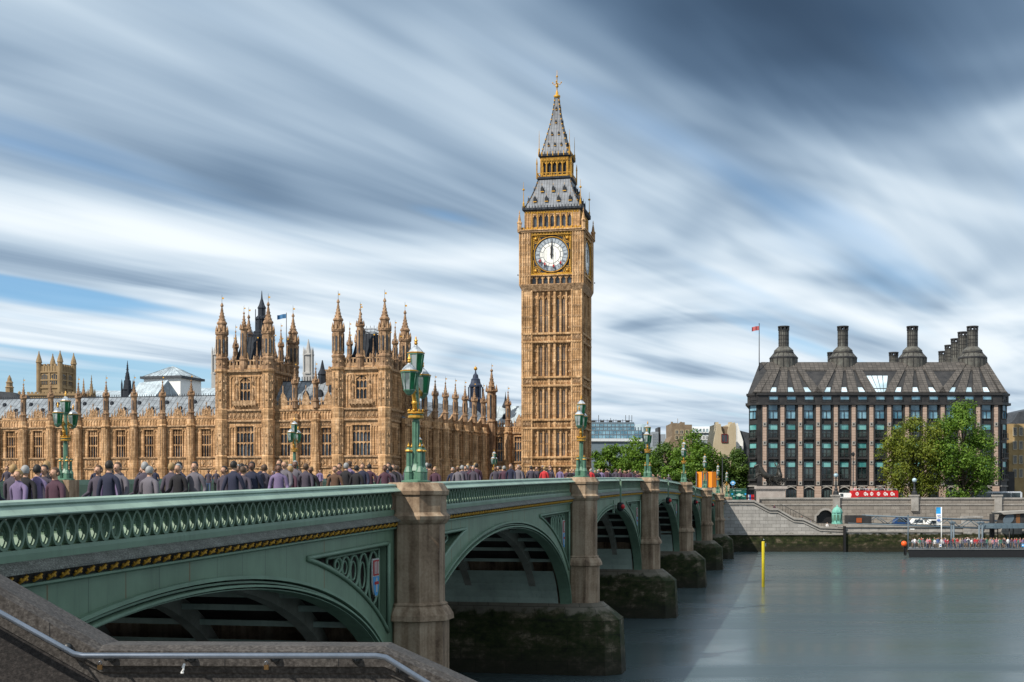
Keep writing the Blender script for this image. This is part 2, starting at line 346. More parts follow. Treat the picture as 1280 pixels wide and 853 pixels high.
M['soil'] = pm('town_ground', [(0.09,0.085,0.075),(0.15,0.14,0.12)], 0.2, 0.95)
M['bark'] = pm('bark', [(0.035,0.028,0.02),(0.10,0.08,0.055)], 3.0, 0.9, 0.6)
def leafmat(name, c0, c1, c2):
    m, g, bs, P = newmat(name)
    f = g.m('ADD', g.m('MULTIPLY', g.noise(P, 0.55, 3, 0.6), 0.55), g.m('MULTIPLY', g.noise(P, 5.0, 2, 0.6), 0.45))
    col = g.ramp(f, [(0.36,c0),(0.5,c1),(0.64,c2)])
    g.l.new(col, bs.inputs['Base Color']); bs.inputs['Roughness'].default_value = 0.55; bs.inputs['Specular IOR Level'].default_value = 0.25
    tr = g.n.new('ShaderNodeBsdfTranslucent'); g.l.new(g.mix(1.0, col, (1.5,1.4,0.5), 'MULTIPLY'), tr.inputs[0])
    mx = g.n.new('ShaderNodeMixShader'); mx.inputs[0].default_value = 0.28
    g.l.new(bs.outputs[0], mx.inputs[1]); g.l.new(tr.outputs[0], mx.inputs[2])
    out = [n for n in g.n if n.type == 'OUTPUT_MATERIAL'][0]; g.l.new(mx.outputs[0], out.inputs[0])
    return m
M['leaf_green'] = leafmat('leaf_green', (0.026,0.065,0.008),(0.085,0.165,0.018),(0.18,0.28,0.035))
M['leaf_olive'] = leafmat('leaf_olive', (0.036,0.058,0.008),(0.110,0.145,0.015),(0.235,0.255,0.032))
M['leaf_deep'] = leafmat('leaf_deep', (0.020,0.048,0.010),(0.060,0.115,0.020),(0.12,0.19,0.035))
# ================================================================ water, land
def water_mat():
    m, g, bs, P = newmat('river_water')
    st = g.noise(g.vm('MULTIPLY', P, (0.030,0.16,1.0)), 1.0, 4, 0.55, 0.4)
    st2 = g.noise(g.vm('MULTIPLY', P, (0.010,0.055,1.0)), 1.0, 3, 0.5, 0.3)
    f = g.m('ADD', g.m('MULTIPLY', st, 0.45), g.m('MULTIPLY', st2, 0.55))
    g.l.new(g.ramp(f, [(0.36,(0.038,0.060,0.066)),(0.64,(0.070,0.103,0.112))]), bs.inputs['Base Color'])
    rf = g.map(f, 0.36, 0.64, 0.32, 0.18); g.l.new(rf, bs.inputs['Roughness'])
    bs.inputs['IOR'].default_value = 1.55; bs.inputs['Specular IOR Level'].default_value = 0.5
    h = g.m('ADD', g.m('MULTIPLY', g.noise(g.vm('MULTIPLY', P, (0.25,0.6,1)), 1.0, 4, 0.55), 0.5), f)
    bump(g, bs, h, 0.05, 0.4)
    return m
w = MB(); w.quad((-1500,-80,0),(1500,-80,0),(1500,700,0),(-1500,700,0))
tag(w.build('river_water', water_mat()), kind='structure')
GZ = 8.3
w = MB()
front = [(260,243.5), (38.6,243.5)]+[tuple(B(t,240.5)[:2]) for t in (-11.5,-39,-400,-1500)]
poly = front+[(-6000,1500),(-9000,12000),(9000,12000),(6000,1200)]
w.add([(x,y,GZ) for x,y in poly], [tuple(range(len(poly)))])
f = [(x,y) for x,y in front]
for a,b in zip(f[1:],f[2:]): w.quad((a[0],a[1],GZ),(b[0],b[1],GZ),(b[0],b[1],-1),(a[0],a[1],-1))
tag(w.build('ground', M['soil']), kind='structure')
# embankment road and pavement beyond the river wall
w = MB(); w.quad((36,244.2,GZ+.12),(300,244.2,GZ+.12),(300,249.5,GZ+.12),(36,249.5,GZ+.12)); w.quad((36,249.5,GZ+.12),(300,249.5,GZ+.12),(300,249.5,GZ),(36,249.5,GZ))
tag(w.build('pavement', M['paving']), kind='structure')
w = MB(); w.quad((36,249.5,GZ+.006),(300,249.5,GZ+.006),(300,263,GZ+.006),(36,263,GZ+.006)); tag(w.build('embankment_road', M['asphalt']), kind='structure')

# ================================================================ far embankment
YS = 236.0
def X_(px, Y=YS): return (px-CX)*Y/F
prof = [(903,625),(942,625),(962,635.5),(972,635.5),(992,647),(1004,648),(1025,658),(1054.5,659)]
P2 = [(X_(a), zat(b,YS)) for a,b in prof]
root = thing('stair_wall', 'pale granite river wall stepping down beside the bridge with weed along its foot', 'wall', (X_(980),YS,0))
ox = X_(980); Q = [(x-ox,z) for x,z in P2]
w = MB(); w.extr([(Q[0][0],-1.5)]+[(x,z-0.25) for x,z in Q]+[(Q[-1][0],-1.5)], 0, 1.1)
w.build('wall_face', M['embank'], root)
def band(dz0, dz1, y0, y1):
    b = MB(); b.extr([(x,z+dz1) for x,z in Q]+[(x,z+dz0) for x,z in reversed(Q)], y0, y1); return b
band(-0.36,0.0,-0.28,1.3).build('coping', M['coping_grey'], root)
b = band(-0.85,-0.62,-0.16,0.02); b.extr([(Q[0][0],3.0),(Q[-1][0],3.0),(Q[-1][0],3.25),(Q[0][0],3.25)], -0.22, 0.02); b.build('string_course', M['coping_grey'], root)
# the flight of steps behind the wall
st = thing('embankment_stairs', 'granite steps descending behind the river wall towards the copper kiosk', 'stairs', (ox,YS+1.3,0))
w = MB()
def topz(x):
    for (xa,za),(xb,zb) in zip(Q,Q[1:]):
        if xa<=x<=xb: return za+(zb-za)*(x-xa)/(xb-xa)
    return Q[-1][1]
x = Q[0][0]
while x < Q[-1][0]-0.05:
    z = topz(x+0.2)-1.05; w.box(x, min(x+0.4,Q[-1][0]), 0.02, 5.0, -1, z); x += 0.4
w.build('steps', M['coping_grey'], st)
w = MB(); w.extr([(x,z+0.45) for x,z in Q[1:]]+[(x,z-0.6) for x,z in reversed(Q[1:])], 4.4, 4.75); w.build('inner_parapet', M['embank_up'], st)

YU = 242.4
root = thing('embankment_wall', 'long brown-grey upper embankment wall with an arched passage beside the kiosk', 'wall', (X_(1032,YU),YU,0)); ox2 = X_(1032,YU)
xa, xb = X_(1021,YU)-ox2, X_(1043,YU)-ox2; zb = 4.2; zs, zt = zat(647,YU), zat(637.5,YU)
arch = [(xa,zb),(xa,zs)]+[(xa+(xb-xa)*(0.5-0.5*math.cos(math.pi*k/10)), zs+(zt-zs)*math.sin(math.pi*k/10)) for k in range(1,10)]+[(xb,zs),(xb,zb)]
w = MB(); w.extr([(X_(950,YU)-ox2,zb)]+arch+[(150-ox2,zb),(150-ox2,9.35),(X_(950,YU)-ox2,9.35)], 0, 0.8)
w.build('wall_face', M['embank_up'], root)
w = MB(); w.box(xa-.5,xb+.5,0.82,3.2,zb,zt+.3); w.build('passage', M['black'], root)  # solid black block painted in for the unlit depth behind the arch
w = MB(); w.box(X_(950,YU)-ox2,150-ox2,-0.18,0.95,9.352,9.68); w.box(X_(950,YU)-ox2,150-ox2,-0.10,-0.002,8.3,8.5); w.build('coping', M['coping_grey'], root)
w = MB(); w.ringxz([(xa-.45,zb)]+[(a-.0+(-.45 if a<=xa+.01 else .45 if a>=xb-.01 else 0),z+.35) for a,z in arch[1:-1]]+[(xb+.45,zb)], .4, -.06, -.003); w.build('arch_stones', M['coping_grey'], root)
for px_ in (1045,1143,1247):
    w = MB(); x = X_(px_,YU)-ox2; w.box(x-.65,x+.65,-.42,.9,7.2,9.9); w.box(x-.8,x+.8,-.55,1.0,9.9,10.2); w.build('pedestal', M['coping_grey'], root)
YQ = 235.2
root = thing('quay_wall', 'low weedy river wall behind the crowded pier with a pale coping', 'wall', (X_(1055,YQ),YQ,0)); ox3 = X_(1055,YQ)
w = MB(); w.box(0.25,150-ox3,0,7.15,-1.5,4.4); w.build('wall_face', M['embank'], root)
w = MB(); w.box(0.25,150-ox3,-0.25,0.9,4.403,4.95); w.box(0.25,150-ox3,-0.18,-0.003,3.5,3.75); w.build('coping', M['coping_grey'], root)
w = MB(); w.box(-0.1,0.22,-0.5,0.3,-1,4.6); w.build('fender_post', M['black'], root)
for px_ in (1215,1262):
    w = MB(); x = X_(px_,YQ)-ox3; w.box(x-1.6,x+1.6,-0.6,0.9,1.5,6.0); w.box(x-1.75,x+1.75,-0.75,1.0,6.003,6.4); w.build('pier_block', M['embank'], root)
# ================================================================ the bridge (local axes: x across, y along, z up)
SP = [12.0,40.85,74.5,109.4,146.0,180.8,212.4,240.0]
def top(s): return 11.6-1.2*abs((s-127)/86)**1.5
XF = -12.4; ZS = 3.4; PK = 0.88      # PK: height of the parapet mouldings
bridge = thing('bridge', 'long green iron arch bridge on stone piers crossing the river', 'bridge', (0,0,0), -TH)
def sweep(mb, prof, ys, mi=0, sm=False, close=True, pk=True):
    mb.loft([[(x, y, top(y)+(dz*PK if pk else dz)) for x, dz in prof] for y in ys], mi, sm, close)
def lin(a, b, n): return [a+(b-a)*i/n for i in range(n+1)]
def ellipse_z(c, a, b, y, z0=ZS):
    q = 1-((y-c)/a)**2
    return z0+b*math.sqrt(q) if q > 0 else z0-0.6
for i in range(7):
    s0, s1 = SP[i], SP[i+1]; yL, yR = s0+0.7, s1-0.7; c = (s0+s1)/2; a = (s1-s0)/2-1.08; b = top(c)-2.12-ZS
    ao, bo = a+0.25, b+0.23; up = lambda y: top(y)-1.84
    lowp = lambda y: ellipse_z(c, ao+0.80, bo+0.66, y)
    pan = []
    for sgn in (1, -1):
        ye = (yR-0.75) if sgn > 0 else (yL+0.75); lo, hi = c, ye
        for _ in range(40):
            mid = (lo+hi)/2
            if up(mid)-lowp(mid) > 0.02: hi = mid
            else: lo = mid
        pan.append((hi, ye))
    ys = set(lin(yL, yR, 110)) | {pan[0][0],pan[0][1],pan[1][0],pan[1][1], c-ao, c+ao}
    for k in range(14): ys.add(c+ao*math.cos(math.pi*k/60)); ys.add(c-ao*math.cos(math.pi*k/60))
    ys = sorted(ys)
    # span face
    w = MB()
    def zlo(y): return max(ellipse_z(c, ao, bo, y), ZS-0.5) if abs(y-c) < ao else ZS-0.5
    def inpan(y0, y1):
        m = (y0+y1)/2
        return any(min(p) < m < max(p) for p in pan)
    D = 0.42
    for y0, y1 in zip(ys, ys[1:]):
        if y1-y0 < 1e-6: continue
        e = 1e-7
        l0, l1 = zlo(y0+e), zlo(y1-e); t0, t1 = top(y0)-1.50*PK, top(y1)-1.50*PK
        if inpan(y0, y1):
            p0, p1, u0, u1 = min(lowp(y0),up(y0)), min(lowp(y1),up(y1)), up(y0), up(y1)
            w.quad((XF,y0,l0),(XF,y1,l1),(XF,y1,p1),(XF,y0,p0)); w.quad((XF,y0,u0),(XF,y1,u1),(XF,y1,t1),(XF,y0,t0))
            w.quad((XF,y0,p0),(XF,y1,p1),(XF-D,y1,p1),(XF-D,y0,p0)); w.quad((XF,y0,u0),(XF,y1,u1),(XF-D,y1,u1),(XF-D,y0,u0))
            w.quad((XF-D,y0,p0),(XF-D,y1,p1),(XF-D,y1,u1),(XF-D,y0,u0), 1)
        else: w.quad((XF,y0,l0),(XF,y1,l1),(XF,y1,t1),(XF,y0,t0))
        w.quad((XF-.6,y0,l0),(XF-.6,y1,l1),(XF-.6,y1,t1),(XF-.6,y0,t0))
        w.quad((XF,y0,l0),(XF,y1,l1),(XF-.6,y1,l1),(XF-.6,y0,l0))
    for (yi, ye) in pan: w.quad((XF,ye,lowp(ye)),(XF,ye,up(ye)),(XF-D,ye,up(ye)),(XF-D,ye,lowp(ye)))
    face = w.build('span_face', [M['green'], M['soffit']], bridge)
    # concentric arch mouldings
    w = MB()
    def arc(da, db, n=56): return [(c-(a+da)*math.cos(math.pi*k/n), ZS-0.0+(b+db)*math.sin(math.pi*k/n)) for k in range(n+1)]
    for (d0, d1, xo) in ((0.185,0.27,0.12),(0.085,0.135,0.03),(-0.01,0.045,0.14),(-0.075,-0.05,0.04)):
        A0, A1 = arc(d0, d0*0.95), arc(d1, d1*0.95)
        w.loft([[(XF+xo,y0,z0),(XF+xo,y1,z1),(XF-0.5,y1,z1),(XF-0.5,y0,z0)] for (y0,z0),(y1,z1) in zip(A0,A1)], 0)
    w.build('arch_ring', M['green_p'], face)
    # sunk panel: frame, loops and shield
    for q, (yi, ye) in enumerate(pan):
        sg = 1 if ye > yi else -1
        w = MB(); yy = lin(yi, ye, 24)
        lo_ = [(XF+.03, y, lowp(y)) for y in yy]; hi_ = [(XF+.03, y, up(y)) for y in yy]
        w.tube(lo_, .07, 4); w.tube(hi_, .07, 4); w.tube([lo_[-1], hi_[-1]], .07, 4)
        lo2 = [(XF-.2, y, lowp(y)+.17) for y in yy if up(y)-lowp(y) > .45]; hi2 = [(XF-.2, y, up(y)-.15) for y in yy if up(y)-lowp(y) > .45]
        if len(lo2) > 2:
            ys2 = [p[1] for p in lo2 if abs(p[1]-ye) > .2]; lo2 = [p for p in lo2 if p[1] in ys2]; hi2 = [p for p in hi2 if p[1] in ys2]
            w.tube(lo2, .05, 4); w.tube(hi2, .05, 4); w.tube([lo2[-1], hi2[-1]], .05, 4); w.tube([lo2[0], hi2[0]], .05, 4)
        cen = ye-sg*0.30; sh = None
        for k in range(5):
            hw = [0.50,0.44,0.40,0.34,0.3][k]; yc = cen-sg*hw
            zl = lowp(yc)+0.22 if k == 0 else lowp(yc+sg*hw*.2)+0.2
            zh = up(yc)-0.2
            if k == 0: zl = max(lowp(yc+sg*hw*0.4)+.5, zh-2.6); sh = (yc, (zl+zh)/2, hw, zh-zl)
            if zh-zl < 0.35: break
            pts = [(XF-.22, yc+hw*math.sin(2*math.pi*j/16), (zl+zh)/2+(zh-zl)/2*math.cos(2*math.pi*j/16)) for j in range(17)]
            w.tube(pts, .055, 4)
            pts = [(XF-.25, yc+hw*.55*math.sin(2*math.pi*j/12), (zl+zh)/2+(zh-zl)*.3*math.cos(2*math.pi*j/12)) for j in range(13)]
            w.tube(pts, .035, 4)
            cen = yc-sg*hw
        w.build('panel_tracery', M['green_p'], face)
        if sh:
            yc, zc, hw, h = sh; hh = min(h*.36, .85); ww = hw*.62
            def shield(x0, x1, f, zt, zb2): # heater outline scaled, clipped between two heights
                pts = []
                for k in range(13):
                    v = k/12; z = zt+(zb2-zt)*v; full = (z-(zc-hh))/(2*hh)
                    wd = ww*f*(1 if full > .5 else math.sqrt(max(0.0, 1-((.5-full)/.5)**2)))
                    pts.append((wd, z))
                return [(yc+wd, z) for wd, z in pts]+[(yc-wd, z) for wd, z in reversed(pts) if wd > 1e-4]
            sb = MB()
            def plate(poly, x0, x1, mi):
                n = len(poly); sb.add([(x0,y,z) for y,z in poly]+[(x1,y,z) for y,z in poly], [tuple(range(n)), tuple(range(2*n-1,n-1,-1))]+[(j,(j+1)%n,(j+1)%n+n,j+n) for j in range(n)], mi)
            plate(shield(0,0,1.0,zc+hh,zc-hh), XF-.16, XF-.12, 0)
            plate(shield(0,0,.86,zc+hh*.92,zc+hh*.12), XF-.119, XF-.10, 1)
            plate(shield(0,0,.86,zc+hh*.06,zc-hh*.93), XF-.119, XF-.10, 2)
            for dy in (-.5,0,.5): sb.box(XF-.099,XF-.085,yc+dy*ww-.03,yc+dy*ww+.03,zc+hh*.2,zc+hh*.85,0)
            sb.box(XF-.099,XF-.085,yc-.05,yc+.05,zc-hh*.75,zc,0); sb.box(XF-.099,XF-.084,yc-ww*.6,yc+ww*.6,zc-hh*.35,zc-hh*.2,1)
            sb.build('shield', [M['shield_white'], M['shield_red'], M['shield_blue']], face)
    # parapet: base band, moulded cap, pierced loops
    py0, py1 = s0+0.85, s1-0.85; n = 28; yy = lin(py0, py1, n)
    w = MB(); sweep(w, [(XF+.02,-.92),(XF+.05,-1.00),(XF+.05,-1.13),(XF-.30,-1.13),(XF-.30,-.92)], yy); sweep(w, [(XF+.0,-.26),(XF+.0,-.33),(XF-.24,-.33),(XF-.24,-.26)], yy)
    par = w.build('parapet', M['green_p'], bridge)
    w = MB(); sweep(w, [(XF-.05,0.0),(XF+.10,-.02),(XF+.13,-.07),(XF+.10,-.10),(XF+.30,-.25),(XF+.30,-.275),(XF-.02,-.28),(XF-.30,-.28),(XF-.30,0.0)], yy)
    w.build('cap_rail', M['green_l'], par)
    w = MB(); nb = max(1, round((py1-py0)/0.40)); P_ = (py1-py0)/nb; nseg = 14 if i < 3 else 8
    def pear(hw, z0, z1, n):
        pts = []
        for k in range(n):
            t = 2*math.pi*k/n; v = math.cos(t)          # v=1 at top
            wd = math.sin(t)*(1.0-0.42*max(0,v)-0.08*math.cos(3*t))
            pts.append((wd*hw, (z0+z1)/2+(z1-z0)/2*v))
        return pts
    for k in range(nb):
        yc = py0+P_*(k+.5); zt = top(yc)
        for (pts, wd, x0, x1) in ((pear(P_*.53,-.93*PK,-.32*PK,nseg), .055, XF-.02, XF-.20), (pear(P_*.38,-.86*PK,-.42*PK,nseg), .030, XF-.09, XF-.17)):
            rings = []
            cz = -.64*PK
            inn = [(p*(1-wd/(P_*.5)), cz+(z-cz)*(1-wd/.3)) for p, z in pts]
            R4 = [[(x0,yc+p,zt+z) for p,z in pts],[(x1,yc+p,zt+z) for p,z in pts],[(x1,yc+p,zt+z) for p,z in inn],[(x0,yc+p,zt+z) for p,z in inn],[(x0,yc+p,zt+z) for p,z in pts]]
            w.loft(R4, 0, cap0=False, cap1=False)
        if i < 3:
            for sg in (-1,1): w.ball((XF-.12, yc+sg*P_*.16, zt-.60*PK), .04, 6, 4)
    w.build('pierced_loops', M['green_p'], par)
    # cornice with gilded bosses
    w = MB(); sweep(w, [(XF+.06,-1.13),(XF+.11,-1.15),(XF+.29,-1.29),(XF+.29,-1.335),(XF+.21,-1.35),(XF+.02,-1.36),(XF-.3,-1.36),(XF-.3,-1.13)], yy)
    cor = w.build('cornice', M['cornice'], bridge)
    w = MB(); sweep(w, [(XF+.08,-1.36),(XF+.04,-1.54),(XF-.2,-1.54),(XF-.2,-1.36)], yy, 0); sweep(w, [(XF+.02,-1.542),(XF+.12,-1.555),(XF+.12,-1.60),(XF+.02,-1.65),(XF-.2,-1.65),(XF-.2,-1.542)], yy, 1)
    nb = round((py1-py0)/.42)
    for k in range(nb):
        yc = py0+(py1-py0)*(k+.5)/nb; zt = top(yc)
        w.tube([(XF+.08,yc-.045,zt-1.53*PK),(XF+.15,yc+.0,zt-1.45*PK),(XF+.19,yc+.045,zt-1.38*PK)], [.028,.036,.030], 6, 2)
        w.ball((XF+.12,yc-.045,zt-1.45*PK), .028, 5, 4, 2); w.ball((XF+.17,yc+.045,zt-1.46*PK), .028, 5, 4, 2)
    w.build('bossed_moulding', [M['soffit'], M['green_p'], M['gold_dull']], cor)
    # underside: barrel plates, ribs, purlins
    w = MB(); n = 40
    arcu = [(c-(a+.12)*math.cos(math.pi*k/n), ZS+(b+.16)*math.sin(math.pi*k/n)) for k in range(n+1)]
    lim = ZS+2.3
    for (y0,z0),(y1,z1) in zip(arcu, arcu[1:]):
        low = (z0+z1)/2 < lim; dz = 0 if low else .55; kk = (a-.04)/(a+.12) if low else 1
        q0, q1 = c+(y0-c)*kk, c+(y1-c)*kk
        w.quad((XF-.62,q0,z0+dz),(XF-.62,q1,z1+dz),(-37.6,q1,z1+dz),(-37.6,q0,z0+dz), 1 if low else 0)
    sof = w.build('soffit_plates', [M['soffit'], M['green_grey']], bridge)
    for r in range(7):
        x0 = -14.6-r*3.7
        w = MB(); A0 = [(c-a*math.cos(math.pi*k/n), ZS+b*math.sin(math.pi*k/n)) for k in range(n+1)]
        A1 = [(c-(a+.4)*math.cos(math.pi*k/n), ZS+(b+.75)*math.sin(math.pi*k/n)) for k in range(n+1)]
        w.loft([[(x0,y0,z0),(x0+.4,y0,z0),(x0+.4,y1,z1),(x0,y1,z1)] for (y0,z0),(y1,z1) in zip(A0,A1)], 0)
        w.build('rib', M['rib'], sof)
    w = MB()
    for k in range(3, n-2, 2):
        y0 = c-a*math.cos(math.pi*k/n); z0 = ZS+b*math.sin(math.pi*k/n)
        if z0 > lim: w.box(-37.5,XF-.65,y0-.1,y0+.1,z0+.25,z0+.42)
    w.build('purlins', M['green_grey'], sof)
# deck
w = MB(); yy = lin(-2, 240.4, 90)
sweep(w, [(-14.9,-1.27),(-35.2,-1.27),(-35.2,-1.7),(-14.9,-1.7)], yy, pk=False); tag(w.build('bridge_road', M['asphalt'], None, (0,0,0), -TH), kind='structure')
w = MB(); sweep(w, [(-12.72,-1.14),(-14.9,-1.14),(-14.9,-1.68),(-12.72,-1.68)], yy, pk=False); sweep(w, [(-35.2,-1.14),(-37.45,-1.14),(-37.45,-1.68),(-35.2,-1.68)], yy, pk=False)
tag(w.build('bridge_pavement', M['paving'], None, (0,0,0), -TH), kind='structure')
w = MB(); sweep(w, [(-37.5,0.0),(-37.75,0.0),(-37.9,-.3),(-37.75,-1.15),(-37.9,-1.45),(-37.75,-3.2),(-37.5,-3.2),(-37.42,-.3)], lin(8,240,60)); w.build('parapet', M['green_p'], bridge)
# piers
for i, s in enumerate(SP):
    zt = top(s); w = MB(); cx = -11.9
    r1 = 0.92*1.0
    w.prism(octo(cx,s,1.08), 2.2, 6.02); 
    w.lathe(cx, s, [(1.10,6.02),(1.24,6.06),(1.22,6.22),(1.10,6.42),(1.02,6.50),(1.04,6.55),(0.94,6.62),(0.94,zt-1.48*PK),(1.00,zt-1.44*PK),(1.10,zt-1.30*PK),(1.12,zt-1.18*PK),(1.02,zt-1.08*PK),(0.99,zt-1.04*PK),(0.99,zt-.40),(1.06,zt-.36),(1.08,zt-.24),(1.02,zt-.16),(0.92,zt-.02),(0.86,zt+.03),(0.0,zt+.03)], 8)
    pier = w.build('pier', M['granite'], bridge)
    if 0 < i < 7:
        w = MB(); h = 1.95
        lowp_ = [(-38.6,s-h*1.04),(-11.6,s-h*1.04),(-10.2,s-h*.92),(-9.35,s-h*.5),(-9.35,s+h*.5),(-10.2,s+h*.92),(-11.6,s+h*1.04),(-38.6,s+h*1.04)]
        mid = [(-38.2,s-h),(-11.7,s-h),(-10.35,s-h*.88),(-9.6,s-h*.46),(-9.6,s+h*.46),(-10.35,s+h*.88),(-11.7,s+h),(-38.2,s+h)]
        tp = [(-38,s-1.2),(-12.2,s-1.2),(-11.2,s-1.1),(-10.7,s-.5),(-10.7,s+.5),(-11.2,s+1.1),(-12.2,s+1.2),(-38,s+1.2)]
        w.loft([[(x,y,z) for x,y in P_] for P_, z in ((lowp_,-2),(mid,3.05),(tp,3.95))], 0)
        w.build('cutwater', M['pier_base'], pier)
        w = MB(); w.box(-38,-12.9,s-1.0,s+1.0,3.9,zt-1.75); w.build('pier_body', M['granite'], pier)
    w = MB(); w.prism(octo(-38.2,s,1.0), 2.2, top(s)+.02); w.build('pier', M['granite'], bridge)
w = MB(); w.box(-40,-12.6,240.3,243,-1,7.4); w.build('abutment', M['granite'], bridge)
w = MB(); w.box(-38,-12.6,-4,11.0,-1,8.2); w.build('abutment', M['granite'], bridge)
# navigation lights at the crown of the nearest-navigable spans
for i in (2,3,4,5):
    c = (SP[i]+SP[i+1])/2+ (0.0); zt = top(c)
    nl = thing('navigation_light', 'black bracket lamp with a red lens hung over the %s arch' % {2:'third', 3:'fourth', 4:'fifth', 5:'sixth'}[i], 'lamp', B(XF+.5, c, zt-1.0), -TH, 'navigation lights on the bridge')
    w = MB(); w.box(-.06,.06,-.06,.06,-.75,.75); w.tube([(0,0,.75),(-.1,0,.95),(-.35,0,.92)], .05, 5); w.build('bracket', M['green_p'], nl)
    w = MB(); w.lathe(0,0,[(.05,-.72),(.22,-.78),(.26,-.95),(.26,-1.2),(.16,-1.32),(.05,-1.38)], 8); w.build('lamp_body', M['black'], nl)
    w = MB(); w.ball((.16,-.12,-1.05), .17, 8, 6); w.build('lens', M['red'], nl)
    if i == 2:
        w = MB(); w.box(-.55,-.45,-.2,.2,-1.5,-.6); w.build('mount', M['green_p'], nl)

# ================================================================ foreground stair wall and handrail
YW = 12.0; k = YW/F
fg = thing('stair_parapet', 'granite stair wall darkened as if shaded with sloping coping in the near foreground', 'wall', (-2.4,YW,7.5))
def L2(px, py, Y=YW): return ((px-CX)*Y/F+2.4, zat(py,Y)-7.5)
line = [L2(-330,553),L2(0,741),L2(123,811),L2(481,812.5),L2(570,853),L2(800,958)]
def pband(d0, d1, y0, y1, mb=None):
    mb = mb or MB(); mb.extr([(x,z-d0) for x,z in line]+[(x,z-d1) for x,z in reversed(line)], y0, y1); return mb
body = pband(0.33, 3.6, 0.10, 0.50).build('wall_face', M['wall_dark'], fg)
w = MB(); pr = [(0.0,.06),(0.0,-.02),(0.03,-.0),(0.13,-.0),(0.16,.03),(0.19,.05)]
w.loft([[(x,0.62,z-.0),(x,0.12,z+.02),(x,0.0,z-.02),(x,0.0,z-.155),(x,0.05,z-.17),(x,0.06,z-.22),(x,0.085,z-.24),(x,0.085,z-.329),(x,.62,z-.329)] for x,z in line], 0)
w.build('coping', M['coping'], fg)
w = MB()
for (px_, py_) in ((62,776),(281,812),(562,849),(423,812)):
    x,z = L2(px_,py_); w.box(x-.003,x+.003,-.002,.1,z-.15,z-.018)
w.build('joints', M['black'], fg)
YH = 11.72
hr = thing('handrail', 'shiny steel handrail along the granite stair wall', 'handrail', (-2.4,YH,7.5))
pts = [L2(-330,576,YH),L2(-4,764,YH),L2(92,817.5,YH),L2(104,820,YH),L2(470,820,YH),L2(482,822,YH),L2(540,858,YH),L2(800,1012,YH)]
w = MB(); w.tube([(x,0,z) for x,z in pts], .027, 12); w.build('rail', M['steel'], hr)
for (px_,py_) in ((72,814),(128,826.5),(230,827.5),(338,827.5),(441,828),(497,842)):
    x, z = L2(px_,py_,YH)
    w = MB(); w.M = Matrix.Translation((x,0,z)) @ Matrix.Rotation(R(90),4,'X')
    w.lathe(0,0,[(.0,-.29),(.042,-.29),(.042,-.255),(.028,-.235),(.0,-.235)], 14, 0, True)
    w.M = None; w.tube([(x,.28,z),(x,.08,z),(x,0,z+.045)], .012, 6); w.build('bracket', M['iron'], hr)
for (px_,py_,lab) in ((125,833,'small brass padlock hanging from the first bracket of the steel handrail'),(333,833,'small brass padlock hanging from the third bracket of the steel handrail')):
    p = Wp(px_,py_,YH+.1)
    t = thing('padlock', lab, 'padlock', p, 0, 'padlocks on the handrail')
    w = MB(); w.box(-.02,.02,-.012,.012,-.03,.012); w.build('body', M['brass'], t)
    w = MB(); w.tube([(-.013,0,.01),(-.013,0,.035),(0,0,.048),(.013,0,.035),(.013,0,.01)], .004, 5); w.build('shackle', M['steel'], t)
p = Wp(229,834,YH+.06)
w = MB(); w.tube([(.012,0,.03),(0,0,.0),(.004,0,-.02),(-.01,0,-.045)], [.010,.014,.009,.012], 6); w.tube([(-.02,0,-.05),(.004,0,-.052)], .011, 6)
t = w.build('chain', M['white'], None, p); tag(t, 'short pale chain dangling from a handrail bracket', 'chain')
# landing and steps the wall belongs to
w = MB(); w.box(-9,-1.1,4,YW+.1,6.9,7.5)
for q in range(10): w.box(-1.1+q*.32,-.78+q*.32,4,YW+.1,6.0,7.5-.16*(q+1))
for q in range(14): w.box(-3.9-(q+1)*.32,-3.9-q*.32,4,YW+.1,7.4,7.5+.16*(q+1))
tag(w.build('stair_landing', M['paving']), kind='structure')
# ================================================================ the palace
SF = 255.0
T0 = t_at(275, SF)
palace = thing('palace', 'golden gothic stone palace with two pinnacled pavilions behind the bridge', 'palace', B(T0, SF, 0), -TH)
def LX(px, s=SF): return t_at(px, s)-T0
def loc_ts(X, Y): return (X*CS-Y*SN-T0, X*SN+Y*CS-SF)
ST = [M['stone'], M['stone_d'], M['glass_dark'], M['gold_dull']]
SS = [M['stone_soot'], M['stone_d'], M['glass_dark'], M['gold_dull'], M['stone']]
def ribs(w, x0, x1, z0, z1, y, pitch, d=0.14, wd=0.12, heads=True, mi=0):
    n = max(1, round((x1-x0)/pitch))
    for k in range(n+1):
        x = x0+(x1-x0)*k/n; w.box(x-wd/2, x+wd/2, y-d, y+.02, z0, z1, mi)
    if heads and z1-z0 > 1:
        for k in range(n):
            xa = x0+(x1-x0)*k/n+wd/2; xb = x0+(x1-x0)*(k+1)/n-wd/2
            h = min(.5,(xb-xa)*.8); w.extr([(xa,z1),(xa,z1-h),((xa+xb)/2,z1-.06),(xb,z1-h),(xb,z1)], y-d*.8, y, mi)
def string(w, x0, x1, z, y, h=.32, d=.32, mi=1):
    w.box(x0, x1, y-d, y+.1, z-h/2, z+h/2, mi); w.box(x0, x1, y-d*.5, y+.1, z-h*.9, z-h/2-.002, mi)
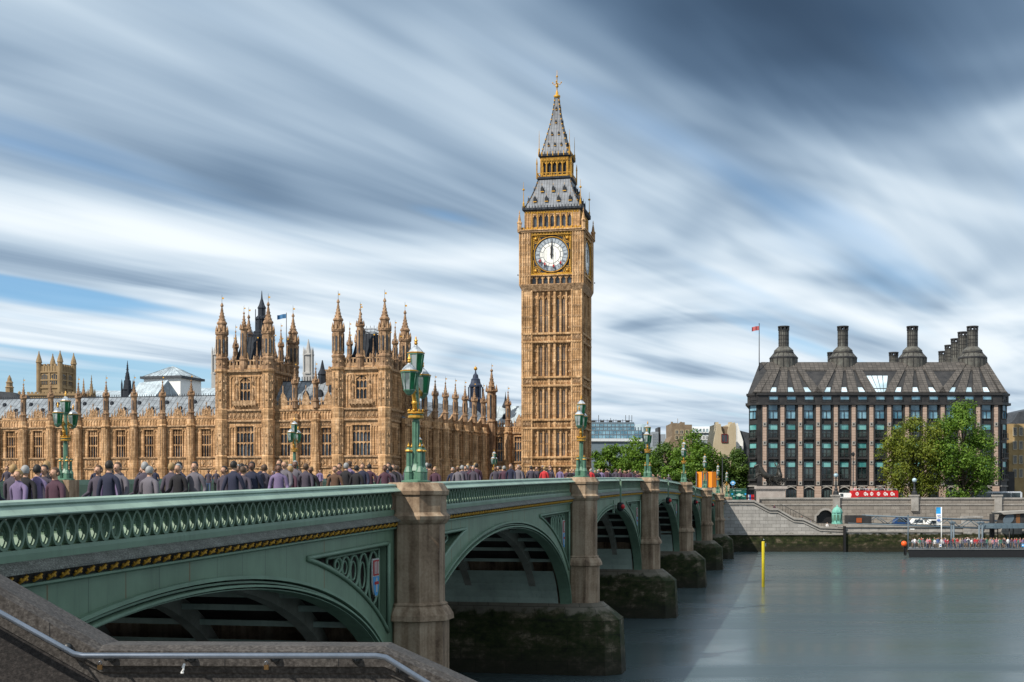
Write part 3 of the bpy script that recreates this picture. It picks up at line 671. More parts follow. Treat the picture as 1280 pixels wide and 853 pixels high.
def relief(w, x0, x1, z0, z1, y, pitch=1.0, mi=1, d=.13):
    """carved panel band: shields and lozenges in square frames"""
    n = max(1, round((x1-x0)/pitch)); p = (x1-x0)/n
    for k in range(n):
        xc = x0+p*(k+.5); zc = (z0+z1)/2; hx, hz = p*.42, (z1-z0)*.42
        w.ringxz([(xc-hx,zc-hz),(xc+hx,zc-hz),(xc+hx,zc+hz),(xc-hx,zc+hz)], .09, y-d, y, mi)
        w.extr([(xc,zc-hz*.75),(xc+hx*.6,zc),(xc,zc+hz*.75),(xc-hx*.6,zc)], y-d*1.2, y-.001, mi)
def wallrow(w, x0, x1, z0, z1, y, ops, th=.9, mi=0):
    """strip of wall with openings (xc, width) left free between z0 and z1"""
    e = x0
    for xc, wd in sorted(ops):
        w.box(e, xc-wd/2, y, y+th, z0, z1, mi); e = xc+wd/2
    w.box(e, x1, y, y+th, z0, z1, mi)
_wins = {}
def window(parent, wd, ht, lights, loc, rz=0.0, arched=False):
    """stone window: surround > pane, tracery"""
    key = (round(wd,2), round(ht,2), lights, arched)
    if key not in _wins:
        f = MB(); f.box(-wd/2-.12,-wd/2+.06,-.12,.5,0,ht); f.box(wd/2-.06,wd/2+.12,-.12,.5,0,ht); f.box(-wd/2-.2,wd/2+.2,-.22,.5,-.22,0); f.box(-wd/2-.2,wd/2+.2,-.2,.5,ht+.002,ht+.2)
        o = f.build('window', M['stone'], parent, loc, rz)
        p = MB(); p.quad((-wd/2,.42,0),(wd/2,.42,0),(wd/2,.42,ht),(-wd/2,.42,ht)); p.build('pane', M['glass_dark'], o)
        t = MB(); lw = wd/lights; mw = .10
        for k in range(1, lights): t.box(-wd/2+lw*k-mw/2, -wd/2+lw*k+mw/2, .12, .36, 0, ht)
        t.box(-wd/2,wd/2,.14,.34,ht*.44,ht*.44+.14)
        for zt in ((ht*.44-.001, .45), (ht*.80, .55)):
            for k in range(lights):
                xa, xb = -wd/2+lw*k+mw/2, -wd/2+lw*(k+1)-mw/2; h = lw*.75; z = zt[0]
                t.extr([(xa,z),(xa,z-h),(xa+.06*lw,z-h*.55),((xa+xb)/2,z-.05),(xb-.06*lw,z-h*.55),(xb,z-h),(xb,z)], .16, .32)
        for k in range(lights*2):
            xa = -wd/2+lw/2*(k+.5); t.box(xa-.03,xa+.03,.18,.3,ht*.80,ht)
        t.box(-wd/2,wd/2,.15,.33,ht*.80,ht*.80+.1)
        if arched:
            n = 10
            for sg in (-1,1):
                pts = [(sg*wd/2,ht)]+[(sg*wd/2*(1-(k/n)**1.6), ht-wd*.42*(1-k/n)**1.2) for k in range(n+1)]+[(0,ht)]
                t.extr(pts, .0, .40)
        t.build('tracery', M['stone'], o)
        _wins[key] = o; return o
    o = dup(_wins[key], parent); o.location = loc; o.rotation_euler = (0,0,rz); return o
def crockets(w, cx, cy, r0, z0, z1, n, mi=0, sz=.16):
    for q in range(4):
        a = math.pi/4+q*math.pi/2
        for k in range(1, n):
            f = k/n; r = r0*(1-f)+.05; x, y, z = cx+r*math.cos(a), cy+r*math.sin(a), z0+(z1-z0)*f; s_ = sz*(1-.5*f)
            w.box(x-s_, x+s_, y-s_, y+s_, z-s_*.6, z+s_*.6, mi)
def pinnacle_mb(zb, z0, z1, zt, r, vane=True):
    """octagonal shaft zb..z1, spirelet to zt"""
    w = MB(); w.lathe(0,0,[(r,zb),(r,z0),(r*1.22,z0+.05),(r*1.22,z0+.25),(r*.92,z0+.35),(r*.92,z1-.5),(r*1.15,z1-.35),(r*1.28,z1-.1),(r*1.1,z1)], 8, 0)
    for q in range(8):
        a = q*math.pi/4; x, y = r*.93*math.cos(a), r*.93*math.sin(a); s_ = r*.13
        if q % 2 == 0: w.box(x-s_,x+s_,y-s_,y+s_,z0+.9,z1-1.1,2)
    for q in range(4):
        a = q*math.pi/2; x, y = r*1.02*math.cos(a), r*1.02*math.sin(a)
        w.lathe(x, y, [(r*.34,z1-.3),(r*.34,z1+.1),(0.02,z1+r*1.3)], 4, 0)
    h = zt-z1
    w.lathe(0,0,[(r*.80,z1-.01),(r*.62,z1+h*.22),(r*.36,z1+h*.5),(r*.13,z1+h*.85),(r*.30,z1+h*.88),(r*.30,z1+h*.92),(.05,zt)], 8, 0)
    crockets(w,0,0,r*.80,z1,zt-h*.12,5,1,r*.17)
    if vane: w.lathe(0,0,[(.035,zt-.05),(.035,zt+.9),(.01,zt+1.3)],5,2); w.box(.04,.34,-.02,.02,zt+.55,zt+.8,3)
    return w
# ---- river wing
GZL = 8.0
bay_px = [30,64.5,99,134,169,204,239.5]
xs = [LX(p) for p in bay_px]; bp = (xs[-1]-xs[0])/6
bx = [xs[-1]-bp*k for k in range(0,9)][::-1]          # buttress centres, two bays beyond the frame
xe = 0.2
w = MB(); xl = bx[0]-bp*.6
w.box(xl, xe, 0, .9, GZL, 15.7); w.box(xl, xe, .05, .9, 15.7, 18.0); w.box(xl,xe,.0,.9,23.9,26.1); w.box(xl,xe,.1,.4,26.1,26.7)
cs = [(a+b)/2 for a,b in zip(bx, bx[1:]+[bx[-1]+bp])]
wallrow(w, xl, xe, 18.0, 23.9, .1, [(c,2.25) for c in cs])
string(w, xl, xe, 24.6, 0); string(w, xl, xe, 18.0, 0, .3, .22); string(w, xl, xe, 15.8, 0, .3, .25); string(w,xl,xe,26.2,.1,.2,.2)
for c in cs:
    relief(w, c-1.5, c+1.5, 16.0, 17.8, .05, 1.5)
    for sg in (-1,1):
        ribs(w, c+sg*1.25+(0 if sg>0 else -.75), c+sg*1.25+(.75 if sg>0 else 0), 18.2, 23.8, .1, .75, .2, .14)
        ribs(w, c+sg*1.25+(0 if sg>0 else -.75), c+sg*1.25+(.75 if sg>0 else 0), 10, 15.6, .0, .75, .12, .14)
    ribs(w, c-2.2, c+2.2, 24.9, 26.05, 0.0, .62, .12, .12)
    for k in range(8):                                  # pierced parapet, rising to a gablet in the middle of the bay
        x = c-2.1+4.2*k/7; hh = 27.3 + (.0 if abs(x-c) > .9 else .7)
        w.box(x-.16,x+.16,.08,.36,26.7,hh-.25,1); w.lathe(x,.22,[(.2,hh-.25),(.02,hh+.2)],4,1)
    w.extr([(c-.62,26.7),(c+.62,26.7),(c+.5,27.7),(c,28.6),(c-.5,27.7)], .04, .34, 1); w.ringxz([(c-.3,27.0),(c+.3,27.0),(c+.3,27.6),(c,28.0),(c-.3,27.6)],.1,-.06,.03,0); w.box(c-.06,c+.06,.1,.24,28.5,29.6,1); w.box(c-.2,c+.2,.12,.22,29.1,29.25,1)
    for sg in (-1,1):
        w.lathe(c+sg*.62,.2,[(.14,26.7),(.14,28.1),(.02,28.7)],5,0); w.lathe(c+sg*1.45,.2,[(.12,26.7),(.12,27.8),(.02,28.5)],5,1)
w.build('river_wing_wall', ST, palace)
for c in cs: window(palace, 2.25, 5.9, 4, (c,.1,18.0))
wb = MB(); wb.lathe(0,0,[(1.05,GZL),(1.05,15.8),(.98,16.0),(.92,18.0),(.88,24.4),(1.05,24.5),(1.05,24.8),(.8,25.0),(.8,26)],8,0)
for q in range(8): a=q*math.pi/4; wb.box(.84*math.cos(a)-.07,.84*math.cos(a)+.07,.84*math.sin(a)-.07,.84*math.sin(a)+.07,18.3,24,1)
b0 = wb.build('buttress', ST, palace, (bx[0],-.35,0)); p0 = pinnacle_mb(25.9,27.2,31.2,34.2,.62).build('pinnacle', SS, palace, (bx[0],-.2,0))
for x in bx[1:]:
    o = dup(b0, palace); o.location = (x,-.35,0); o = dup(p0, palace); o.location = (x,-.2,rnd.uniform(-.15,.15))
def roofmb(x0,x1,y0,y1,z0,z1,th=.25):
    w = MB(); ym = (y0+y1)/2
    w.quad((x0,y0,z0),(x1,y0,z0),(x1,ym,z1),(x0,ym,z1)); w.quad((x0,ym,z1),(x1,ym,z1),(x1,y1,z0),(x0,y1,z0))
    w.add([(x0,y0,z0),(x0,ym,z1),(x0,y1,z0)],[(0,1,2)]); w.add([(x1,y0,z0),(x1,ym,z1),(x1,y1,z0)],[(0,1,2)])
    return w
rf = roofmb(xl,xe,.9,15,25.9,31.4).build('roof', M['lead'], palace)
w = MB()
n = int((xe-xl)/.55)
w.box(xl,xe,7.9,8.0,31.4,31.55)
for k in range(n): w.box(xl+k*.55,xl+k*.55+.12,7.92,7.98,31.5,31.95)
w.build('ridge_cresting', M['dark_iron'], rf)
for c in cs:
    for dx,z in ((-1.3,28.3),(1.2,29.7)):
        w = MB(); yy = .9+(z-25.9)/5.5*7.05; w.extr([(-.28,0),(.28,0),(.28,.45),(0,.75),(-.28,.45)],-.05,.8); w.build('dormer', M['dark_iron'], rf, (c+dx,yy-.15,z))
# ---- pavilions
def turret_mb():
    w = MB(); r = 1.22
    pr = [(r*1.1,GZL),(r*1.1,18.0)]
    for z in (18.0,25.4,27.6): pr += [(r*1.13,z-.2),(r*1.13,z+.15),(r,z+.35)]
    pr += [(r,35.2),(r*1.25,35.6),(r*1.25,36.0),(r*.98,36.2),(r*.98,37.9),(r*1.1,38.1),(r*1.1,38.4),(r*.93,38.6),(r*.93,43.0),(r*1.12,43.3),(r*1.12,43.7),(r*.82,43.9),(r*.72,45.3),(r*.86,45.45),(r*.86,45.7),(r*.55,46.2),(r*.30,47.6),(r*.12,49.0),(r*.26,49.1),(r*.26,49.35),(.05,49.9)]
    ks = 14
    w.lathe(0,0,pr[:ks],8,4); w.lathe(0,0,pr[ks-1:],8,0)
    for q in range(8):
        a = (q+.5)*math.pi/4
        for (z0,z1,rr) in ((18.6,25,1.0),(28.2,35,1.0),(38.8,42.9,.93)):
            x,y = r*rr*math.cos(a), r*rr*math.sin(a); w.box(x-.10,x+.10,y-.10,y+.10,z0,z1,1)
        a = q*math.pi/4; x,y = r*.87*math.cos(a), r*.87*math.sin(a); s_ = .13
        w.box(x-s_,x+s_,y-s_,y+s_,39.3,42.2,2)
        x,y = r*.98*math.cos(a), r*.98*math.sin(a)
        w.lathe(x,y,[(.26,43.6),(.26,44.1),(.02,45.1)],4,1)
        for zz in (20.3,22.3,24.3,29.6,31.5,33.4,37.0): w.box(x*.96-.16,x*.96+.16,y*.96-.16,y*.96+.16,zz,zz+.35,1)
    crockets(w,0,0,r*.62,45.7,49.0,5,1,.15)
    w.lathe(0,0,[(.04,49.8),(.04,51.2),(.01,51.6)],5,2); w.box(.04,.42,-.02,.02,50.6,50.95,3)
    return w
turret0 = None
def pav_face(w, L, y=0.0, front=True, zwin=True):
    """one face of a pavilion drawn along x=0..L in the plane y"""
    c = L/2
    w.box(0,L,y,y+.9,GZL,18.2,0); w.box(0,L,y+.05,y+.9,24.3,29.6,0); w.box(0,L,y+.02,y+.9,34.4,36.2,0)
    ops = [(c,3.9)] if front else []
    wallrow(w,0,L,18.2,24.3,y+.05,ops); wallrow(w,0,L,29.6,34.4,y+.05,[(c,2.4)] if front else [])
    for z in (18.0,25.4,27.6): string(w,0,L,z,y,.34,.34)
    string(w,0,L,35.7,y,.5,.5); string(w,0,L,15.8,y,.3,.25)
    relief(w,1.2,L-1.2,16.0,17.8,y,1.5); relief(w,1.2,L-1.2,25.7,27.3,y+.05,.95)
    if front:
        ribs(w,1.2,c-2.1,18.5,24.2,y+.05,.6,.18); ribs(w,c+2.1,L-1.2,18.5,24.2,y+.05,.6,.18)
        ribs(w,1.2,c-2.3,28.2,34.6,y+.05,.75,.2); ribs(w,c+2.3,L-1.2,28.2,34.6,y+.05,.75,.2)
        for sg in (-1,1):
            x = c+sg*1.75; w.box(x-.3,x+.3,y-.25,y+.1,29.0,29.5,1); w.lathe(x,y-.05,[(.28,29.5),(.33,31),(.2,31.9),(.12,32.3)],8,1); w.lathe(x,y-.05,[(.3,33.0),(.36,33.3),(.05,34.6)],6,1)
            for zz in (29.2,30.4,31.6,32.8,33.9): w.box(x+sg*.5-.12,x+sg*.5+.12,y-.12,y+.05,zz,zz+.5,1)
        w.box(c-2.5,c+2.5,y-.6,y,28.55,28.8,1); w.box(c-2.5,c+2.5,y-.6,y-.45,28.8,29.5,1)
        for k in range(8): w.box(c-2.5+k*.71-.08,c-2.5+k*.71+.08,y-.66,y-.4,28.3,29.6,1)
    else:
        for f in (.3,.7):
            x = L*f; w.box(x-.7,x+.7,y-.02,y+.06,28.6,33.6,2); w.box(x-.06,x+.06,y-.14,y+.05,28.6,33.8,0); w.extr([(x-.9,33.0),(x-.75,33.0),(x,34.3),(x+.75,33.0),(x+.9,33.0),(x,34.75)],y-.2,y+.05,0)
            w.box(x-.7,x+.7,y-.02,y+.06,18.6,24.0,2); w.box(x-.06,x+.06,y-.14,y+.05,18.6,24.1,0); w.box(x-.8,x+.8,y-.14,y+.05,21,21.2,0)
        ribs(w,1.2,L-1.2,18.5,24.2,y+.05,.9,.2); ribs(w,1.2,L-1.2,28.2,34.9,y+.05,.9,.2)
    # pierced parapet
    w.box(1.0,L-1.0,y+.1,y+.4,36.2,36.9,1); w.box(1.0,L-1.0,y+.05,y+.45,37.7,37.95,1)
    n = int((L-2)/.7)
    for k in range(n+1):
        x = 1.0+(L-2)*k/n; w.box(x-.15,x+.15,y+.08,y+.42,36.9,37.7,1); 
        if k % 2 == 0: w.lathe(x,y+.25,[(.22,37.95),(.22,38.3),(.02,38.9)],4,1)
    w.extr([(c-.8,37.9),(c+.8,37.9),(c+.6,39.2),(c,40.2),(c-.6,39.2)], y+.05, y+.4, 1); w.box(c-.08,c+.08,y+.15,y+.3,40.1,41.2,1)
def pavilion(pxl, pxr, pxb, top_lantern):
    global turret0
    xa, xb = LX(pxl), LX(pxr); L = xb-xa
    k = (pxb-CX)/F; tt = xb+T0
    s_b = (k*(0-tt*SN)-tt*CS)/(SN-k*CS)                    # depth at which the rear turret shows in its column
    Dp = s_b-SF
    y0 = -1.0
    w = MB(Matrix.Translation((xa,y0,0))); pav_face(w, L)
    w.M = Matrix.Translation((xb,y0,0)) @ Matrix.Rotation(math.pi/2,4,'Z'); pav_face(w, Dp, front=False)
    w.M = Matrix.Translation((xa,y0+Dp,0)) @ Matrix.Rotation(-math.pi/2,4,'Z'); pav_face(w, Dp, front=False)
    w.M = Matrix.Translation((xb,y0+Dp,0)) @ Matrix.Rotation(math.pi,4,'Z'); pav_face(w, L, front=False)
    w.build('pavilion_wall', ST, palace)
    window(palace, 3.9, 6.1, 5, ((xa+xb)/2, y0+.05, 18.2)); window(palace, 2.4, 4.8, 3, ((xa+xb)/2, y0+.05, 29.6), 0, True)
    for x in (xa,xb):
        for y in (y0,y0+Dp):
            if turret0 is None: turret0 = turret_mb().build('turret', SS, palace, (x,y,0))
            else: o = dup(turret0, palace); o.location = (x,y,-.6 if y > y0 else rnd.uniform(-.1,.15))
    for (x,y,pz_,pr_) in ((xb,y0+Dp*.5,45.0,.55),(xa,y0+Dp*.5,45.0,.55),((xa+xb)/2,y0+Dp,45.0,.55),((xa+xb)/2-.3,y0+.15,47.9,.74),(xb,y0+Dp*.25,42.6,.4),(xb,y0+Dp*.75,42.6,.4),(xa+L*.27,y0+Dp,43.2,.45),(xa+L*.75,y0+Dp,43.2,.45),(xa+L*.25,y0+.2,41.8,.3),(xa+L*.75,y0+.2,41.8,.3)):
        pinnacle_mb(35.6,37.9,pz_-3.4,pz_,pr_).build('pinnacle', SS, palace, (x,y,0))
    w = MB(); i0, i1 = 2.0, 3.3
    lo = [(xa+i0,y0+i0),(xb-i0,y0+i0),(xb-i0,y0+Dp-i0),(xa+i0,y0+Dp-i0)]; hi = [(xa+i1,y0+i1),(xb-i1,y0+i1),(xb-i1,y0+Dp-i1),(xa+i1,y0+Dp-i1)]
    w.loft([[(x,y,36.0) for x,y in lo],[(x,y,37.2) for x,y in lo],[(x,y,43.1) for x,y in hi]],0)
    for a,b,c_,d_ in zip(lo,lo[1:]+lo[:1],hi,hi[1:]+hi[:1]):
        for q in range(7):
            f=q/6; p=(a[0]+(b[0]-a[0])*f,a[1]+(b[1]-a[1])*f,37.2); r_=(c_[0]+(d_[0]-c_[0])*f,c_[1]+(d_[1]-c_[1])*f,43.1); w.tube([p,r_],.09,4,0,False)
    pr = w.build('pavilion_roof', M['dark_iron'], palace)
    w = MB()
    for a,b in zip(hi,hi[1:]+hi[:1]):
        w.tube([(a[0],a[1],44.0),(b[0],b[1],44.0)],.06,4); w.tube([(a[0],a[1],43.4),(b[0],b[1],43.4)],.06,4)
        for q in range(12):
            f=q/12; x,y=a[0]+(b[0]-a[0])*f,a[1]+(b[1]-a[1])*f; w.tube([(x,y,43.0),(x,y,44.7 if q%3==0 else 44.3)],.05,4)
    w.build('roof_cresting', M['dark_iron'], pr)
    if top_lantern:
        cx_, cy_ = (xa+xb)/2+.8, y0+Dp/2
        w = MB(); w.lathe(cx_,cy_,[(1.9,42.8),(1.7,44.6),(1.2,44.8),(1.2,47.0),(1.4,47.1),(1.4,47.4),(.8,48.0),(.8,49.4),(.95,49.5),(.6,50.2),(.18,51.6),(.05,53.2)],8,0)
        for q in range(8):
            a=q*math.pi/4; w.tube([(cx_+1.4*math.cos(a),cy_+1.4*math.sin(a),44.5),(cx_+1.4*math.cos(a),cy_+1.4*math.sin(a),49.2)],.09,4)
        w.build('roof_lantern', M['dark_iron'], palace)
        p = ((xb+.6), y0+Dp*.9)
    return xa, xb, y0, Dp
pv1 = pavilion(280,337.7,368.5,True)
pv2 = pavilion(424.8,482.8,508,False)
# ---- block between the pavilions
xa, xb = pv1[1], pv2[0]; L = xb-xa
w = MB(); wx = [LX(356.8),LX(382),LX(408)]
w.box(xa,xb,0,.9,GZL,18.2); wallrow(w,xa,xb,18.2,23.9,.05,[(x,2.3) for x in wx]); w.box(xa,xb,.05,.9,23.9,28.6)
for z in (18.0,25.4,27.6): string(w,xa,xb,z,0,.34,.3)
string(w,xa,xb,15.8,0,.3,.25); relief(w,xa+1.2,xb-1.2,16.0,17.8,0,1.5); ribs(w,xa+1.2,xb-1.2,25.8,27.3,.05,.62,.2)
pxp = [LX(369),LX(395)]
for c in wx:
    for sg in (-1,1): ribs(w,c+sg*1.6-.35,c+sg*1.6+.35,18.4,23.9,.05,.7,.2)
    relief(w,c-1.2,c+1.2,24.0,25.1,.05,.6)
e = [xa]+pxp+[xb]
for a,b in zip(e,e[1:]):
    c=(a+b)/2
    for k in range(7):
        x=a+(b-a)*(k+.5)/7; w.box(x-.17,x+.17,.08,.36,28.6,29.6,1); w.lathe(x,.22,[(.2,29.6),(.02,30.2)],4,1)
    w.box(a,b,.1,.34,29.2,29.4,1); w.extr([(c-.8,28.6),(c+.8,28.6),(c+.6,30.4),(c,31.4),(c-.6,30.4)],.02,.34,1); w.box(c-.07,c+.07,.1,.24,31.3,32.6,1)
w.build('link_wall', ST, palace)
for c in wx: window(palace, 2.25, 5.7, 4 if False else 3, (c,.05,18.2))
for x in pxp:
    o = dup(b0, palace); o.location = (x,-.3,.8); o = dup(p0, palace); o.location = (x,-.15,2.0)
rf = roofmb(xa,xb,.9,13,28.4,34.0).build('roof', M['lead'], palace)
w = MB(); n=int(L/.6); w.box(xa,xb,6.9,7.0,34.0,34.15)
for k in range(n): w.box(xa+k*.6,xa+k*.6+.14,6.9,7.0,34.1,35.0)
w.build('ridge_cresting', M['dark_iron'], rf)
for px_,z in ((393,30.5),(375,30.3),(404,31.5)):
    w = MB(); w.extr([(-.5,0),(.5,0),(.5,.8),(0,1.5),(-.5,.8)],-.05,1.2); w.build('dormer', M['dark_iron'], rf, (LX(px_),.9+(z-28.4)/5.6*6.05-.2,z))
x = LX(401); w = MB(); w.box(x-.95,x+.95,5.6,7.4,33,36.0); w.box(x-1.1,x+1.1,5.5,7.5,36.0,36.3)
for q in (-.5,.5): w.lathe(x+q,6.5,[(.28,36.3),(.22,37.0)],8)
w.build('chimney', M['stone_d'], palace)
x = LX(388); w = MB(); w.lathe(x,7.0,[(.9,33.5),(.9,35.2),(1.05,35.4),(.5,36.5),(.1,38.4)],6,0); w.build('roof_fleche', M['dark_iron'], palace)
# ---- return wing receding towards the clock tower
P0, P1 = loc_ts(-21,277.5), loc_ts(-5.0,314)
Lr = math.hypot(P1[0]-P0[0],P1[1]-P0[1]); ang = math.atan2(P1[1]-P0[1],P1[0]-P0[0])
MR = Matrix.Translation((P0[0],P0[1],0)) @ Matrix.Rotation(ang,4,'Z')
w = MB(MR); nb = 8; bpr = Lr/nb
w.box(-3,Lr,0,.9,GZL,18.2); w.box(-3,Lr,.05,.9,23.9,26.2); cr = [bpr*(k+.5) for k in range(nb)]
wallrow(w,-3,Lr,18.2,23.9,.05,[(c,2.0) for c in cr])
for z in (18.0,24.8): string(w,-3,Lr,z,0,.34,.3)
for c in cr:
    relief(w,c-1.3,c+1.3,16.0,17.8,0,1.3); ribs(w,c-1.9,c-1.15,18.4,23.8,.05,.7,.2); ribs(w,c+1.15,c+1.9,18.4,23.8,.05,.7,.2)
    pts=[(c-bpr/2,26.2),(c+bpr/2,26.2)]+[(c+bpr/2*math.cos(math.pi*k/10),26.9+1.5*(abs(math.cos(math.pi*k/10))**1.5)) for k in range(11)]
    w.extr(pts,.05,.45,1)
w.build('return_wing_wall', ST, palace)
for c in cr: window(palace, 2.0, 5.7, 3, tuple(MR @ Vector((c,.05,18.2))), ang)
for k in range(nb+1):
    p = MR @ Vector((bpr*k,-.35,0))
    if k == nb: continue
    o = dup(b0, palace); o.location = p
    o = dup(p0, palace); o.location = (p.x,p.y,.9)
w = roofmb(-2,Lr+6,1,13,26.2,31.3); w.M=None; w.v=[tuple(MR @ Vector(v)) for v in w.v]; w.build('roof', M['lead'], palace)
p = MR @ Vector((Lr-.3,-.3,0)); w = pinnacle_mb(GZL,27.5,35.0,40.2,1.15); w.build('turret', SS, palace, (p.x,p.y,0))
# ---- short east front beside the clock tower
xa, ya = P1; xb = xa+13.5
w = MB(); w.box(xa,xb,ya,ya+.9,GZL,18.2); wl = [xa+1.9,xa+6.6]
wallrow(w,xa,xb,18.2,24.0,ya+.05,[(x,1.9) for x in wl]); w.box(xa,xb,ya+.05,ya+.9,24.0,26.4)
for z in (18.0,24.9): string(w,xa,xb,z,ya,.34,.3)
for c in wl: ribs(w,c+1.05,c+1.6,18.4,23.9,ya+.05,.55,.2); relief(w,c-1.2,c+1.2,16,17.8,ya,1.2)
ribs(w,xa+.3,xb-.3,25.1,26.3,ya+.05,.6,.15)
for k in range(20): x=xa+(xb-xa)*k/19; w.box(x-.15,x+.15,ya+.08,ya+.36,26.4,27.3,1); w.lathe(x,ya+.22,[(.2,27.3),(.02,28.0)],4,1)
w.box(xa,xb,ya+.1,ya+.34,27.0,27.2,1)
w.extr([(xa+6,26.4),(xa+7.6,26.4),(xa+7.4,28.2),(xa+6.8,29.4),(xa+6.2,28.2)],ya,ya+.34,1)
w.build('east_front_wall', ST, palace)
for c in wl: window(palace,1.9,5.8,3,(c,ya+.05,18.2))
o = dup(b0, palace); o.location = (xa+4.2,ya-.3,.3); o = dup(p0, palace); o.location = (xa+4.2,ya-.2,.6)
rf = roofmb(xa-1,xb,ya+.9,ya+13,26.3,31.8).build('roof', M['lead_pale'], palace)
for x in (xa+2.0,xa+8.0):
    w = MB(); w.lathe(0,0,[(.85,0),(.85,.5),(.35,1.6),(.1,3.0),(.03,4.0)],6,0); w.build('roof_vent', M['dark_iron'], palace, (x,ya+7,31.3))
for x,z in ((xa+2.5,28.5),(xa+7.0,28.6)):
    w = MB(); w.extr([(-.4,0),(.4,0),(.4,.6),(0,1.1),(-.4,.6)],-.05,1.0); w.build('dormer', M['dark_iron'], rf, (x,ya+.9+(z-26.3)/5.5*6-.2,z))
# ================================================================ clock tower
CT = Vector((10.5,308,0))
ct = thing('clock_tower', 'tall golden stone clock tower with a dark spire and white clock faces', 'clock tower', CT, -TH)
TM = [M['tower'], M['stone_d'], M['glass_dark'], M['gold'], M['gold_dull'], M['dark_iron']]
def four(fn, w):
    for q in range(4):
        w.M = Matrix.Rotation(q*math.pi/2,4,'Z'); fn(w)
    w.M = None
LEV = [GZL, 17.9, 26.5, 36.2, 46.2, 57.0]
H = 6.88
w = MB(); w.box(-6.1,6.1,-6.1,6.1,GZL,58)
def shaft(w):
    for sg in (-1,1):
        xa, xb = (4.65, 6.86) if sg > 0 else (-6.86+.02,-4.65)
        w.box(xa,xb,-H,-5.9,GZL,57.2)
        for k in range(4):
            x = xa+(xb-xa)*(k+.5)/4
            for z0,z1 in zip(LEV,LEV[1:]):
                if k < 3: w.box(x+.20,x+.34,-H-.13,-H+.02,z0+1.0,z1-1.2,0)
                for q in range(int((z1-z0-2)/2.4)): w.box(x-.16,x+.16,-H-.09,-H,z0+2.2+q*2.4,z0+2.6+q*2.4,1)
        for xx in (xa,xb): w.box(xx-.16,xx+.16,-H-.16,-H+.1,GZL,57.0,0)
    n = 7; p = 9.3/n
    for k in range(n+1):
        x = -4.65+p*k; big = k in (0,3,4,7) ; wd = .26 if big else .17
        w.box(x-wd,x+wd,-6.85 if big else -6.62,-6.0,GZL,56.6,0)
        if k < n:
            for z0,z1 in zip(LEV,LEV[1:]):
                xa,xb = x+.25,x+p-.25
                for zz in (z1-1.4,):
                    w.extr([(xa,zz),(xa,zz-.8),((xa+xb)/2,zz-.1),(xb,zz-.8),(xb,zz)],-6.45,-6.0,0)
                if k in (0,3,6):
                    w.box((xa+xb)/2-.05,(xa+xb)/2+.05,-6.3,-6.0,z0+1,z1-1.5,0)
                    for q in range(3): zz=z0+2+(z1-z0-4)*q/2.5; w.box(xa+.05,xb-.05,-6.3,-6.05,zz,zz+.5,1)
    for z in LEV[1:5]:
        for dz in (-.95,.95):
            w.box(-H-.0,H-.02,-H-.24,-5.9,z+dz-.16,z+dz+.16,0); w.box(-H+.02,H-.03,-H-.2,-5.9,z+dz-.3,z+dz-.162,0)
        w.box(-4.6,4.6,-6.5,-5.9,z-.79,z+.79,0)
        relief(w,-4.6,4.6,z-.75,z+.75,-6.5,.66,0,.16)
        for sg in (-1,1): relief(w,sg*5.75-1.0,sg*5.75+1.0,z-.75,z+.75,-H,.66,1,.14)
    for i_ in range(8): pass
four(shaft, w); w.build('shaft', TM, ct)
for q in range(4):
    RM = Matrix.Rotation(q*math.pi/2,4,'Z')
    for li,(z0,z1) in enumerate(zip(LEV[1:],LEV[2:])):
        for k in (1,2,4,5):
            x = -4.65+9.3/7*(k+.5)
            if q in (0,1,3):
                s_ = MB(); s_.M = None; s_.box(-.24,.24,-.03,.25,0,z1-z0-3.4); 
                s_.box(-.05,.05,-.1,.02,0,z1-z0-3.4,1); s_.box(-.24,.24,-.1,.02,(z1-z0-3.4)*.5,(z1-z0-3.4)*.5+.18,1)
                if q==0 and li==0 and k==1: sl={}
                key = li
                if key not in sl: sl[key] = s_.build('slit_window', [M['glass_dark'],M['tower']], ct); o = sl[key]
                else: o = dup(sl[key], ct)
                o.location = RM @ Vector((x,-6.1,z0+1.3)); o.rotation_euler = (0,0,q*math.pi/2)
